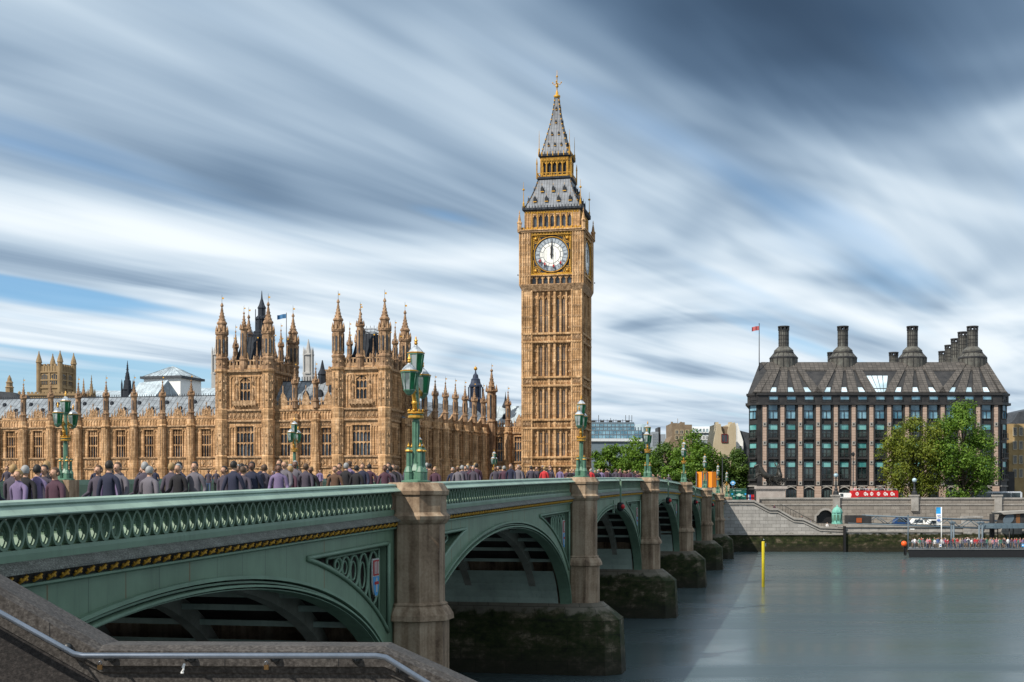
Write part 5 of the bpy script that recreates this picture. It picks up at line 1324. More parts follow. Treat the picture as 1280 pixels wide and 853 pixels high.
M['slab']=flat('grey_concrete',(0.24,0.27,0.30),.8)
bpart(t,'wall',M['slab'],ux(815,822,Y),ux(823,822,Y),0,14,0,uz(540,Y)); bpart(t,'stair_tower',M['frame_dark'],ux(823.1,822,Y),ux(826,822,Y),1,12,0,uz(534,Y)); bpart(t,'rear_wing',M['slab'],ux(826.1,822,Y),ux(832,822,Y),0,14,0,uz(543,Y))
winset(t,[ux(816.6+2.2*k,822,Y) for k in range(3)],[uz(y_,Y) for y_ in (545,549,553,557)],.45,.9,-.02,M['glass_dark'],M['slab'])
# brown stone gabled block
Y=360.0; t=bld('brown_stone_block','brown stone block with stepped chimney stacks rising above the trees',852,Y)
w=MB(); w.extr([(ux(a,852,Y),uz(b,Y)) for a,b in ((836,620),(836,553),(840,545),(840,529),(847,529),(847,532),(851,532),(851,528),(856,528),(856,531),(865,531),(865,620))],0,14); w.build('wall',M['brown_brick'],t)
winset(t,[ux(846,852,Y),ux(852,852,Y),ux(859,852,Y)],[uz(543,Y),uz(550,Y)],.9,1.1,-.02,M['glass_dark'],M['beige'])
w=MB(); 
for a in (842,853.5): w.lathe(ux(a,852,Y),4,[(.35,uz(529,Y)),(.3,uz(526.5,Y))],8)
w.tube([(ux(850,852,Y),5,uz(528,Y)),(ux(850,852,Y),5,uz(522,Y))],.06,4); w.build('chimney_pots',M['brown_brick'],t)
Y=400.0; t=bld('grey_mansard_block','long pale mansard roof with dormer windows behind the brown stone block',879,Y)
bpart(t,'wall',M['slab'],ux(864,879,Y),ux(896,879,Y),0,15,0,uz(541,Y))
w=MB(); w.loft([[(ux(864,879,Y),-.3,uz(541,Y)),(ux(896,879,Y),-.3,uz(541,Y)),(ux(896,879,Y),15,uz(541,Y)),(ux(864,879,Y),15,uz(541,Y))],[(ux(865,879,Y),2,uz(533,Y)),(ux(895,879,Y),2,uz(533,Y)),(ux(895,879,Y),13,uz(533,Y)),(ux(865,879,Y),13,uz(533,Y))]],0); w.build('roof',M['roof_white'],t)
winset(t,[ux(867+4.2*k,879,Y) for k in range(7)],[uz(541,Y)],.75,1.2,-.35,M['glass_blue'],M['white']); winset(t,[ux(867+4.2*k,879,Y) for k in range(7)],[uz(550,Y)],.7,1.2,-.02,M['glass_dark'],M['white'])
Y=330.0; t=bld('beige_gabled_block','sunlit beige stone block with tall gable chimneys and a red window',903,Y)
w=MB(); w.extr([(ux(a,903,Y),uz(b,Y)) for a,b in ((889,620),(891.5,560),(893.5,546),(896,535),(896,530),(901,530),(902,538),(905,545),(905,552),(909,552),(910,538),(913,530),(918.5,528),(920,533),(920,620))],0,12); w.build('wall',M['beige'],t)
bpart(t,'bay',M['brown_brick'],ux(901.5,903,Y),ux(911,903,Y),1.0,10,0,uz(533,Y))
winset(t,[ux(905.6,903,Y)],[uz(553,Y)],1.5,2.0,-.12,M['glass_dark'],flat('maroon_frame',(0.16,0.03,0.035),.5))
w=MB(); 
for a in (898.5,916): w.box(ux(a,903,Y)-.4,ux(a,903,Y)+.4,3,5,uz(531,Y),uz(527,Y))
w.build('chimney',M['beige'],t)
Y=345.0; t=bld('white_gable_house','white painted gable end beside the beige stone block',924,Y)
w=MB(); w.extr([(ux(a,924,Y),uz(b,Y)) for a,b in ((918,620),(918,531),(922,529),(924,536),(929,552),(929,620))],0,10); w.build('wall',M['white'],t)
w=MB(); w.extr([(ux(a,924,Y),uz(b,Y)) for a,b in ((929.1,620),(929.1,552),(925,538),(937,541),(939,552),(939,620))],1,11); w.build('rear_roof',M['slate'],t)
winset(t,[ux(925.5,924,Y)],[uz(563,Y)],.7,1.2,-.02,M['glass_dark'])
# right edge block
Y=300.0; t=bld('tan_stone_block','tan stone building with a dark roof at the right edge beyond the office block',1274,Y)
bpart(t,'wall',pm('tan_stone',[(0.25,0.17,0.075),(0.42,0.30,0.15)],.5,.9,.2),ux(1261,1274,Y),ux(1320,1274,Y),0,20,0,uz(530,Y))
w=MB(); w.extr([(ux(a,1274,Y),uz(b,Y)) for a,b in ((1261,530),(1266,527),(1274,515),(1320,505),(1320,530))],.1,19.9); w.build('roof',M['slate'],t)
winset(t,[ux(1268.5,1274,Y),ux(1276,1274,Y),ux(1284,1274,Y)],[uz(y_,Y) for y_ in (545,562,580,597)],.85,1.9,-.02,M['glass_dark'],M['beige'])
w=MB(); w.box(ux(1255,1274,Y)+0,ux(1262,1274,Y),-3,2,0,uz(590,Y)); w.build('porch',M['frame_dark'],t)
# things behind the palace, left
Y=390.0; pc=70.5; t=bld('church_tower','square tan church tower with four tall pinnacles behind the palace roof',pc,Y,-R(14))
hw=ux(52,pc,Y)*-.80
w=MB(); w.box(-hw,hw,-hw,hw,0,uz(459,Y)); 
for z in (486,476.5,466.5): w.box(-hw-.3,hw+.3,-hw-.3,hw+.3,uz(z,Y)-.2,uz(z,Y)+.2)
for q in range(4):
    w.M=Matrix.Rotation(q*math.pi/2,4,'Z')
    for k in range(6):
        x=-hw+2*hw*(k+.5)/6; w.box(x-.35,x+.35,-hw,-hw+.5,uz(459,Y),uz(456.5,Y))
    for k in range(9): x=-hw+2*hw*k/8; w.box(x-.1,x+.1,-hw-.15,-hw+.1,uz(466,Y),uz(459,Y))
    w.box(-.3,.3,-hw-.25,-hw+.2,uz(490,Y),uz(466,Y))
w.M=None; w.build('wall',M['church'],t)
pin=None
for sx in (-1,1):
    for sy in (-1,1):
        if pin is None:
            w=MB(); w.lathe(0,0,[(.75,uz(492,Y)),(.75,uz(455,Y)),(.95,uz(454.5,Y)),(.85,uz(453,Y)),(.7,uz(450,Y)),(.12,uz(442,Y)),(.2,uz(441.5,Y)),(.03,uz(440,Y))],8); crockets(w,0,0,.7,uz(453,Y),uz(443,Y),4,0,.13)
            pin=w.build('pinnacle',M['church'],t); o=pin
        else: o=dup(pin,t)
        o.location=(sx*hw,sy*hw,0)
for q in range(4):
    RM=Matrix.Rotation(q*math.pi/2,4,'Z')
    for x in (-hw*.48,hw*.48):
        w=MB(); w.box(-1.0,1.0,-.05,.05,uz(482,Y)-0,uz(471,Y),0); w.extr([(-1.0,uz(471,Y)),(1.0,uz(471,Y)),(0,uz(469,Y))],-.05,.05,0)
        for xx in (-1.0,-.33,.33,1.0): w.box(xx-.09,xx+.09,-.16,-.04,uz(482,Y),uz(470.6,Y),1)
        w.box(-1,1,-.15,-.04,uz(477,Y)-.1,uz(477,Y)+.1,1)
        o=w.build('louvred_window',[M['glass_dark'],M['church']],t); o.location=RM @ Vector((x,-hw,0)); o.rotation_euler=(0,0,q*math.pi/2)
t=bld('battlemented_range','tan battlemented wall at the foot of the church tower',64,375.0); Y=375.0
w=MB(); w.box(ux(34,64,Y),ux(95,64,Y),0,6,0,uz(492,Y))
for k in range(13): x=ux(35+4.7*k,64,Y); w.box(x-.32,x+.32,0,.5,uz(492,Y),uz(490,Y))
w.build('wall',M['church'],t)
w=MB(); w.box(ux(34,64,Y),ux(95,64,Y),-.3,6.2,uz(494,Y)-.15,uz(494,Y)+.1); w.build('string_course',M['church'],t)
Y=350.0; t=bld('pinnacled_gable','dark roofed gable with a tan stone turret at the far left',10,Y)
w=MB(); w.extr([(ux(a,10,Y),uz(b,Y)) for a,b in ((-14,620),(-14,491),(-6,489),(18,491),(25,500),(25,620))],0,10); w.build('wall',M['slate'],t)
w=MB(); w.lathe(ux(6.5,10,Y),3,[(1.0,uz(495,Y)),(1.0,uz(484,Y)),(1.2,uz(483.5,Y)),(.85,uz(482,Y)),(.8,uz(478,Y)),(1.0,uz(477.5,Y)),(.6,uz(475,Y)),(.5,uz(472,Y)),(.1,uz(468,Y))],8)
w.lathe(ux(19,10,Y),3,[(.4,uz(493,Y)),(.4,uz(489.5,Y)),(.1,uz(488,Y))],6); w.build('turret',M['church'],t)
Y=400.0
def fleche(px,yt,yb,r,m,name,label,tiers=3):
    t=bld(name,label,px,Y); pr=[(r,0),(r,uz(yb,Y))]
    for k in range(tiers):
        f=k/tiers; z0=uz(yb+(yt-yb)*f*.9,Y); z1=uz(yb+(yt-yb)*(f+.6/tiers)*.9,Y); rr=r*(1-f)**1.3
        pr+=[(rr*1.15,z0+.05),(rr*1.15,z0+.3),(rr*.85,z0+.45),(rr*.75,z1)]
    pr+=[(.08,uz(yt,Y)),(.02,uz(yt,Y)+.3)]
    w=MB(); w.lathe(0,0,pr,8); crockets(w,0,0,r*.8,uz(yb,Y),uz(yt,Y),7,0,.16); w.build('shaft',m,t)
    w=MB()
    for q in range(4): a=q*math.pi/2+.4; w.lathe(r*1.1*math.cos(a),r*1.1*math.sin(a),[(.28,uz(yb,Y)-3),(.28,uz(yb-(yb-yt)*.2,Y)),(.03,uz(yb-(yb-yt)*.38,Y))],5)
    w.build('corner_pinnacles',m,t)
fleche(159.3,452,488,1.5,M['dark_iron'],'dark_fleche','slender black gothic fleche behind the palace roof')
fleche(114.3,470,496,.9,M['church'],'stone_pinnacle','tiered tan stone pinnacle beside the pale ridge roof')
fleche(104.5,474,498,.7,M['stone_d'],'stone_pinnacle','plain dark tan pinnacle right of the church tower',2)
t=bld('pale_ridge_roof','long pale lead roof running between the tan pinnacle and the black fleche',128,Y)
w=MB(); w.box(ux(96,128,Y),ux(172,128,Y),0,14,0,uz(498,Y)); w.build('wall',M['pale_stone'],t)
w=roofmb(ux(96,128,Y),ux(172,128,Y),-.4,16,uz(498,Y),uz(486,Y)); w.build('roof',M['lead_pale'],t)
Y=345.0; t=bld('steep_lead_roof','steep pale lead gable roof in front of the white octagon',192,Y,-R(38))
w=MB(); w.box(-6,6,-3.5,3.5,0,uz(497,Y)); w.build('wall',M['pale_stone'],t); roofmb(-6,6,-4,4,uz(498,Y),uz(477,Y)).build('roof',M['lead_pale'],t)
Y=370.0; t=bld('abbey_lantern','low white tower with a pyramid lead roof behind the palace roof',216,Y,-R(16))
h=ux(252,216,Y)*.80
w=MB(); w.box(-h*.88,h*.88,-h*.88,h*.88,0,uz(474,Y)); w.build('wall',M['white'],t)
w=MB(); w.box(-h,h,-h,h,uz(475.5,Y),uz(472.5,Y)); w.build('eaves',M['slate'],t)
w=MB(); w.loft([[(-h*.9,-h*.9,uz(472.4,Y)),(h*.9,-h*.9,uz(472.4,Y)),(h*.9,h*.9,uz(472.4,Y)),(-h*.9,h*.9,uz(472.4,Y))],[(-.1,-.1,uz(458,Y)),(.1,-.1,uz(458,Y)),(.1,.1,uz(458,Y)),(-.1,.1,uz(458,Y))]],0)
for q in range(4):
    w.M=Matrix.Rotation(q*math.pi/2,4,'Z')
    for k in range(9): f=-1+2*k/8; w.tube([(f*h*.9,-h*.9,uz(472.4,Y)+.05),(f*h*.1,-h*.1,uz(459.5,Y)+.05)],.07,4,0,False)
w.M=None; w.build('roof',M['lead_pale'],t)
for q in range(4):
    RM=Matrix.Rotation(q*math.pi/2,4,'Z'); w=MB(); w.extr([(-.55,uz(494,Y)),(.55,uz(494,Y)),(.55,uz(484,Y)),(.3,uz(482.4,Y)),(0,uz(481.5,Y)),(-.3,uz(482.4,Y)),(-.55,uz(484,Y))],-.1,.1)
    o=w.build('window',M['glass_dark'],t); o.location=RM @ Vector((0,-h*.88,0)); o.rotation_euler=(0,0,q*math.pi/2)
Y=395.0; t=bld('long_lead_roof','pale lead roof between the white tower and the left pavilion',262,Y)
w=MB(); w.box(ux(240,262,Y),ux(284,262,Y),0,12,0,uz(498,Y)); w.build('wall',M['pale_stone'],t); roofmb(ux(240,262,Y),ux(284,262,Y),-.4,14,uz(498,Y),uz(483,Y)).build('roof',M['lead_pale'],t)
Y=430.0
for px_,yt,lab in ((271.5,418,'pale weathered church turret peeping out left of the left pavilion'),(385.5,424,'pale weathered church turret with a spire between the two pavilions')):
    t=bld('church_turret',lab,px_,Y,0,'tower'); w=MB(); r=1.55
    w.box(-r,r,-r,r,0,uz(468,Y)); w.lathe(0,0,[(r*1.3,uz(468,Y)),(r*1.3,uz(466,Y)),(r,uz(465.6,Y)),(r,uz(445,Y)),(r*1.25,uz(444.5,Y)),(r*1.25,uz(443,Y)),(r*.7,uz(442,Y)),(.1,uz(yt,Y))],8); w.build('shaft',M['pale_stone'],t)
    w=MB()
    for q in range(4): a=q*math.pi/2+math.pi/4; w.lathe(r*1.2*math.cos(a),r*1.2*math.sin(a),[(.3,uz(468,Y)),(.3,uz(440,Y)),(.03,uz(434,Y))],6)
    w.build('corner_pinnacles',M['pale_stone'],t)
# cupola
Y=385.0; t=bld('dark_cupola','dark blue tiered cupola topped by a gold orb behind the receding wing',594.5,Y)
w=MB(); w.lathe(0,0,[(1.9,0),(1.9,uz(502,Y)),(2.4,uz(501,Y)),(2.4,uz(499,Y)),(2.0,uz(498,Y)),(1.55,uz(497.5,Y)),(1.55,uz(485,Y)),(2.0,uz(484,Y)),(2.0,uz(482,Y)),(1.6,uz(480,Y)),(1.35,uz(476,Y)),(1.35,uz(474.5,Y)),(.9,uz(473,Y)),(.75,uz(469,Y)),(.3,uz(467,Y)),(.1,uz(462,Y))],12)
for q in range(8): a=q*math.pi/4; w.lathe(2.0*math.cos(a),2.0*math.sin(a),[(.22,uz(500,Y)),(.22,uz(484,Y))],6)
w.build('dome',pm('cupola_metal',[(0.015,0.022,0.045),(0.04,0.052,0.085)],1,.45),t)
w=MB(); w.ball((0,0,uz(461,Y)),.55,10,6); w.tube([(0,0,uz(460,Y)),(0,0,uz(457.5,Y))],.08,5); w.build('orb',M['gold'],t)
# flag on the left pavilion
pp=Wp(358,440,290); t=thing('flagpole','thin flagpole flying a blue flag above the left pavilion','flagpole',(pp.x,pp.y,30))
w=MB(); w.tube([(0,0,0),(0,0,zat(391,290)-30)],[.12,.07],6); w.build('pole',M['black'],t)
flag_mb(1.9,.95,1.5).build('flag',flat('blue_flag',(0.05,0.16,0.32),.8),t,(-.08,0,zat(398,290)-30))
# ================================================================ trees
def tree(label, px, Y, ytop, ybot, hw, mat, n, clumps=34, leaf=.42, seed=1, group=None, extra=()):
    r_ = random.Random(seed); z1, z0 = zat(ytop,Y), zat(ybot,Y); H_ = z1-z0; Rw = hw*Y/F
    t = thing('tree', label, 'tree', ((px-CX)*Y/F,Y,GZ), 0, group)
    base = z0-GZ; zc = base+H_*.5
    cl = []
    for k in range(clumps):
        for _ in range(60):
            p = Vector((r_.uniform(-1,1),r_.uniform(-1,1),r_.uniform(-1,1)))
            if .25 < p.length < .90: break
        wz = 1.0-.20*max(0,p.z)**2
        c = Vector((p.x*Rw*wz,p.y*Rw*.8*wz,zc+p.z*H_*.5)); s_ = Rw*r_.uniform(.26,.44)
        cl.append((c,s_))
    cl += [(Vector(((ex-px)*Y/F,ey,zat(ez,Y)-GZ)),es) for ex,ey,ez,es in extra]
    w = MB(); tot = sum(s_*s_ for _,s_ in cl)
    for c,s_ in cl:
        m = int(n*s_*s_/tot)
        for _ in range(m):
            d = Vector((r_.gauss(0,1),r_.gauss(0,1),r_.gauss(0,1))).normalized(); rad = s_*(r_.random()**.45)*r_.uniform(.8,1.12)
            p = c+Vector((d.x*rad,d.y*rad,d.z*rad*.82)); nn = (d+Vector((r_.gauss(0,.5),r_.gauss(0,.5),r_.gauss(.35,.5)))).normalized()
            u = nn.orthogonal().normalized(); a = r_.uniform(0,6.28); v = nn.cross(u); u,v = u*math.cos(a)+v*math.sin(a), v*math.cos(a)-u*math.sin(a)
            L = leaf*r_.uniform(.6,1.25); b = L*.62
            w.add([tuple(p-u*L*.5),tuple(p+v*b*.5+nn*.05*L),tuple(p+u*L*.5),tuple(p-v*b*.5+nn*.05*L)],[(0,1,2,3)])
    crown = w.build('crown', mat, t, recalc=False)
    w = MB(); tr = max(.28,Rw*.065); top_ = Vector((0,0,base+H_*.55))
    w.tube([(0,0,-.2),(0,0,.6),(tr*.5,0,base*.6),top_*.8+Vector((-.2,.1,0)),top_],[tr*1.5,tr*1.1,tr*.9,tr*.6,tr*.25],8)
    for c,s_ in cl[::2]:
        st_ = Vector((0,0,min(max(base*.7,c.z-Rw*.7),base+H_*.5))); mid = (st_+c)*.5+Vector((0,0,.25)); w.tube([st_,mid,c],[tr*.42,tr*.25,tr*.08],5)
    w.build('trunk', M['bark'], t)
    return t
tree('bushy green tree directly right of the clock tower foot',762,292,551,608,24,M['leaf_green'],5200,36,.6,1)
tree('rounded green tree left of the second tall bridge lamp',796,286,548,608,27,M['leaf_green'],5600,38,.6,2)
tree('darker green tree behind the second tall bridge lamp',830,300,553,608,25,M['leaf_deep'],5000,34,.6,3)
tree('large spreading tree in front of the brown stone block',867,284,540,610,32,M['leaf_green'],8000,46,.58,4)
tree('small bright green tree low beside the bridge lamps',846,264,571,608,20,M['leaf_green'],3600,26,.5,5)
tree('dense dark tree beside the left corner of the office block',915,288,560,620,26,M['leaf_deep'],7000,40,.55,6)
tree('tall olive green plane tree with yellowing leaves in front of the office block',1143,254,512,628,43,M['leaf_olive'],17000,60,.45,7,None,
     ((1104,0,562,1.6),(1098,.3,570,1.0),(1112,-.5,556,1.7),(1108,0,588,1.3),(1128,-2.0,625,1.7),(1133,-2.4,634,1.2),(1120,-1.5,610,1.6),(1110,.2,578,1.2),(1150,-1.8,612,2.0),(1160,-1.5,598,2.2),(1140,-1.8,600,2.0),(1172,-1,545,2.2),(1168,-.5,580,2.2),(1124,-1,535,1.7)))
tree('tall bright green plane tree right of the olive one',1204,253,503,630,43,M['leaf_green'],19000,60,.45,8,None,
     ((1236,0,560,1.8),(1240,.2,577,1.5),(1232,-.6,600,1.6),(1200,-1.5,620,1.8),(1206,-2.2,628,1.4),(1196,-1,512,1.8),(1212,0,507,1.5),(1180,-1.5,560,2.2),(1185,-1.5,590,2.2)))
# low planting and far greenery behind the bridge end
def bush(label,px,Y,ytop,hw,mat,n,seed):
    r_=random.Random(seed); t=thing('bush',label,'bush',((px-CX)*Y/F,Y,GZ)); h=zat(ytop,Y)-GZ; Rw=hw*Y/F; w=MB()
    for _ in range(n):
        d=Vector((r_.gauss(0,1),r_.gauss(0,1),abs(r_.gauss(0,1)))).normalized()*r_.uniform(.6,1.05); p=Vector((d.x*Rw,d.y*Rw*.6,d.z*h)); nn=(d+Vector((r_.gauss(0,.6),r_.gauss(0,.6),.4))).normalized(); u=nn.orthogonal().normalized(); v=nn.cross(u); L=.4*r_.uniform(.6,1.3)
        w.add([tuple(p-u*L*.5),tuple(p+v*L*.3),tuple(p+u*L*.5),tuple(p-v*L*.3)],[(0,1,2,3)])
    w.build('foliage',mat,t,recalc=False)
    w=MB()
    for _ in range(7): a=r_.uniform(0,6.28); w.tube([(0,0,-.1),(Rw*.6*math.cos(a),Rw*.4*math.sin(a),h*.7)],[.08,.03],4)
    w.build('stems',M['bark'],t)
bush('low bush in front of the office arches right of the white van',1060,262,618,5,M['leaf_olive'],350,11)
# ================================================================ bridge lamps
def lamp_proto():
    t = thing('bridge_lamp','x','lamp')
    LG, GD = M['lamp_green'], M['gold']
    w = MB(); w.lathe(0,0,[(.47,0),(.47,.06),(.28,.10)],8); w.lathe(0,0,[(.20,.1),(.20,.35),(.23,.38),(.17,.5),(.14,.56),(.115,.6),(.10,2.02),(.20,2.08),(.24,2.16),(.24,2.22),(.0,2.22)],8)
    for q in range(8): a=q*math.pi/4; w.box(.103*math.cos(a)-.016,.103*math.cos(a)+.016,.103*math.sin(a)-.016,.103*math.sin(a)+.016,.65,1.98)
    w.build('column',LG,t)
    w = MB(); w.lathe(0,0,[(.22,2.05),(.26,2.08),(.26,2.14),(.22,2.16)],12); w.lathe(0,0,[(.25,2.2),(.29,2.23),(.25,2.27)],12); 
    for q in range(8): a=q*math.pi/4; w.ball((.24*math.cos(a),.24*math.sin(a),2.31),.05,6,4)
    w.build('gilded_collar',GD,t)
    for q in range(4):
        a=q*math.pi/2+math.pi/4; x,y=.27*math.cos(a),.27*math.sin(a)
        w=MB(); w.lathe(x,y,[(.135,.06),(.135,.32),(.15,.34),(.095,.48),(.07,.52),(.065,.98),(.10,1.0),(.10,1.04),(.04,1.12)],8); c=w.build('colonnette',LG,t)
        w=MB(); w.lathe(x,y,[(.102,.985),(.115,1.01),(.102,1.05)],8); w.ball((x,y,1.17),.045,8,5); w.lathe(x,y,[(.03,1.19),(.005,1.28)],6); w.build('gilded_cap',GD,c)
    w=MB(); w.lathe(0,0,[(.10,2.22),(.085,3.4),(.15,3.5)],8); w.build('stem',LG,t)
    for sg in (-1,1):
        w=MB(); w.tube([(0,sg*.12,2.27),(0,sg*.16,2.6),(0,sg*.30,2.9),(0,sg*.52,2.95),(0,sg*.72,2.82)],[.085,.075,.06,.055,.06],7); w.tube([(0,sg*.10,2.9),(0,sg*.2,3.08),(0,sg*.36,3.0)],.05,6); w.ball((0,sg*.3,2.93),.09,6,5); w.ball((0,sg*.16,2.55),.10,6,5)
        w.build('scroll_arm',GD,t)
    for (y,zb,k) in ((-.75,2.9,1.0),(.75,2.9,1.0),(0,3.55,1.02)):
        L=MB(); L.lathe(0,0,[(.03,-.16),(.10,-.12),(.16,-.04),(.19,.0),(.19,.035),(.0,.035)],8)
        for q in range(8):
            a=math.pi/8+q*math.pi/4; L.tube([(.18*k*math.cos(a),.18*k*math.sin(a),0),(.255*k*math.cos(a),.255*k*math.sin(a),.55)],.014,4)
        L.lathe(0,0,[(.24,.54),(.275,.56),(.275,.6),(.2,.6)],8)
        lan=L.build('lantern',LG,t,(0,y,zb))
        g=MB()
        for q in range(8):
            a0,a1=math.pi/8+q*math.pi/4,math.pi/8+(q+1)*math.pi/4; am=(a0+a1)/2
            mi = 0 if math.cos(am-0.4) > -.1 else 1
            g.quad((.176*k*math.cos(a0),.176*k*math.sin(a0),.03),(.176*k*math.cos(a1),.176*k*math.sin(a1),.03),(.25*k*math.cos(a1),.25*k*math.sin(a1),.55),(.25*k*math.cos(a0),.25*k*math.sin(a0),.55),mi)
        g.build('glass_panes',[M['lamp_glass_g'],M['lamp_glass_w']],lan)
        r=MB(); r.lathe(0,0,[(.265,.6),(.22,.68),(.12,.79),(.07,.83),(.06,.86),(.0,.86)],8); r.build('lantern_roof',M['lamp_roof'],lan)
        f=MB(); f.lathe(0,0,[(.262,.585),(.29,.6),(.29,.625),(.262,.64)],8); f.ball((0,0,.92),.06,8,5); f.lathe(0,0,[(.045,.95),(.05,1.0),(.02,1.08),(.03,1.10),(.0,1.16)],8); f.box(-.06,.06,-.012,.012,1.0,1.03); f.build('gilded_finial',GD,lan)
    return t
M['lamp_glass_g']=glassmat('green_lamp_glass',(0.004,0.085,0.028),(0.010,0.17,0.06),2.0,.45,.25)
M['lamp_glass_w']=glassmat('clear_lamp_glass',(0.10,0.13,0.13),(0.30,0.34,0.35),2.5,.3,.4)
M['lamp_roof']=glassmat('lamp_roof_glass',(0.16,0.19,0.22),(0.42,0.46,0.50),4.0,.25)
lp=lamp_proto(); first=True
nth=['first','second','third','fourth','fifth','sixth','seventh']
for i in range(1,8):
    o = lp if first else dup(lp); first=False
    o.location=B(-11.9,SP[i],top(SP[i])+.03); o.rotation_euler=(0,0,-TH)
    d={1:'largest ornate green and gold triple lantern lamp on the nearest bridge pier',2:'green and gold triple lantern lamp in front of the clock tower foot'}.get(i,'green and gold triple lantern lamp on the %s pier from the foreground'%nth[i-1])
    tag(o,d,'lamp','triple lantern lamps along the near parapet')
for s,lab in ((63.2,'far side triple lantern lamp at the far left before the palace wing'),(95.8,'far side triple lantern lamp in front of the block between the pavilions'),(130.5,'far side lamp hidden behind the largest near lamp'),(164.9,'far side lamp whose tip shows below the receding wing by the tower')):
    o=dup(lp); o.location=B(-37.62,s,top(s)); o.rotation_euler=(0,0,-TH); tag(o,lab,'lamp','triple lantern lamps along the far parapet')
    w=MB(); w.box(-.5,.5,-.5,.5,-1.2,.0); w.build('pedestal',M['granite'],o)

# ================================================================ street things on the embankment
def globe_lamp(label,px,Y,ytop,zb):
    p=Wp(px,620,Y); t=thing('street_lamp',label,'lamp',(p.x,Y,zb),0,'black globe lamps on the embankment wall'); h=zat(ytop,Y)-zb
    w=MB(); w.lathe(0,0,[(.55,0),(.5,.5),(.28,.8),(.34,1.0),(.20,1.3),(.14,2.0),(.11,h-1.1),(.2,h-1.0),(.1,h-.9)],10); w.tube([(-.5,0,h-1.1),(0,0,h-1.0),(.5,0,h-1.1)],.05,5); w.build('column',M['iron'],t)
    w=MB(); w.ball((0,0,h-.5),.42,12,8); w.build('globe',M['skylight'],t)
    w=MB(); w.lathe(0,0,[(.25,h-.12),(.12,h-.02),(.03,h+.25)],8); w.build('crown_cap',M['iron'],t)
globe_lamp('black globe lamp on the wall pedestal above the turquoise kiosk',1045,242.8,591,10.2)
globe_lamp('black globe lamp on the wall pedestal under the olive tree',1143,242.8,597,10.2)
def mast(label,px,Y,ytop,r=.12,arm=False):
    p=Wp(px,620,Y); t=thing('lamp_post',label,'lamp post',(p.x,Y,GZ)); h=zat(ytop,Y)-GZ
    w=MB(); w.tube([(0,0,0),(0,0,1.2),(0,0,1.25),(0,0,h)],[r*1.8,r*1.7,r,r*.7],8); w.tube([(0,0,h-.2),(.5,0,h+.1),(1.0,0,h)],.05,5) if arm else w.tube([(-.35,0,h-.6),(.35,0,h-.6)],.05,5); w.build('post',M['iron'],t)
    w=MB(); w.lathe(0,0,[(.1,h-.1),(.3,h+.05),(.32,h+.5),(.1,h+.75)],8) if not arm else w.box(.7,1.4,-.15,.15,h-.08,h+.06); w.build('lamp_head',M['iron'],t)
mast('tall thin black lamp post before the pale office columns',1066.5,258,570)
mast('tall black lamp post beside the white gable near the bridge end',903,238,572,.11,True)
# roundel sign
p=Wp(916,604,245); t=thing('roundel_sign','blue ring sign with a bar across on a dark post by the green kiosk','sign',(p.x,245,GZ))
zc=zat(604,245)-GZ; w=MB(); w.tube([(0,.05,0),(0,.05,zc)],.09,6); w.box(-.28,.28,.0,.12,zc-2.2,zc-.5); w.build('post',M['black'],t)
w=MB(); n=24
w.ringxz([(.42*math.cos(2*math.pi*k/n),zc+.42*math.sin(2*math.pi*k/n)) for k in range(n)],.15,-.06,.0); w.box(-.50,.50,-.10,-.062,zc-.085,zc+.085); w.build('ring',M['sky_blue'],t)
w=MB(); w.extr([(.265*math.cos(2*math.pi*k/n),zc+.265*math.sin(2*math.pi*k/n)) for k in range(n)],-.045,-.02); w.box(-.46,.46,-.108,-.102,zc-.03,zc+.03); w.build('white_field',M['white'],t)
# orange boards
pb=Wp(883,606,216); t=thing('orange_screen','bright orange folding roadworks screen near the far end of the bridge','screen',(pb.x,216,zat(611,216)))
k_=216/F; zt_=zat(590,216)-zat(611,216)
for (a,b,ya,yb) in ((-12.5,-5.5,.5,0),(-5.2,0.6,0,.3),(0.9,6.8,.3,-.1),(7.1,13,-.1,.4)):
    w=MB(); x0,x1=a*k_,b*k_; w.loft([[(x0,ya,0.2),(x1,yb,.2),(x1,yb,zt_),(x0,ya,zt_)],[(x0,ya+.05,.2),(x1,yb+.05,.2),(x1,yb+.05,zt_),(x0,ya+.05,zt_)]],0); w.build('panel',M['orange'],t)
w=MB()
for a in (-12.6,-5.35,.75,6.95,13.1): w.box(a*k_-.06,a*k_+.06,-.05,.35,-2.4,zt_+.06)
w.build('frame',M['steel'],t)
# green kiosk by the bridge steps
p=Wp(924,620,240.5); t=thing('ticket_kiosk','dark green ticket booth with pale emblems beside the bridge steps','kiosk',(p.x,240.6,8.9)); k_=240.5/F
zb,zt=0,zat(612,240.5)-8.9
w=MB(); w.box(-10.5*k_,9*k_,0,1.6,zb-.6,zt); w.build('booth',flat('bottle_green',(0.006,0.085,0.060),.45),t)
w=MB(); w.box(-10.9*k_,9.4*k_,-.12,1.7,zt+.002,zt+.14); w.build('roof',M['lamp_green'],t)
w=MB(); z=zt*.55; w.extr([(.38*math.cos(2*math.pi*q/16),z+.3*math.sin(2*math.pi*q/16)) for q in range(16)],-.03,-.005); w.box(-.75,.75,-.025,-.004,z-.07,z+.07); 
for q in range(9): w.box(-1.1+q*.17,-1.0+q*.17,-.02,-.004,zt-.30,zt-.16)
for sx in (-.95,.75): w.box(sx-.15,sx+.35,-.02,-.004,z-.28,z-.18)
w.build('emblem',flat('pale_emblem',(0.45,0.60,0.50),.5),t)
w=MB()
for sx in (-1.25,1.15): w.extr([(sx+.17*math.cos(2*math.pi*q/10),z+.18+.15*math.sin(2*math.pi*q/10)) for q in range(10)],-.03,-.005)
w.build('blue_disc',M['sky_blue'],t)
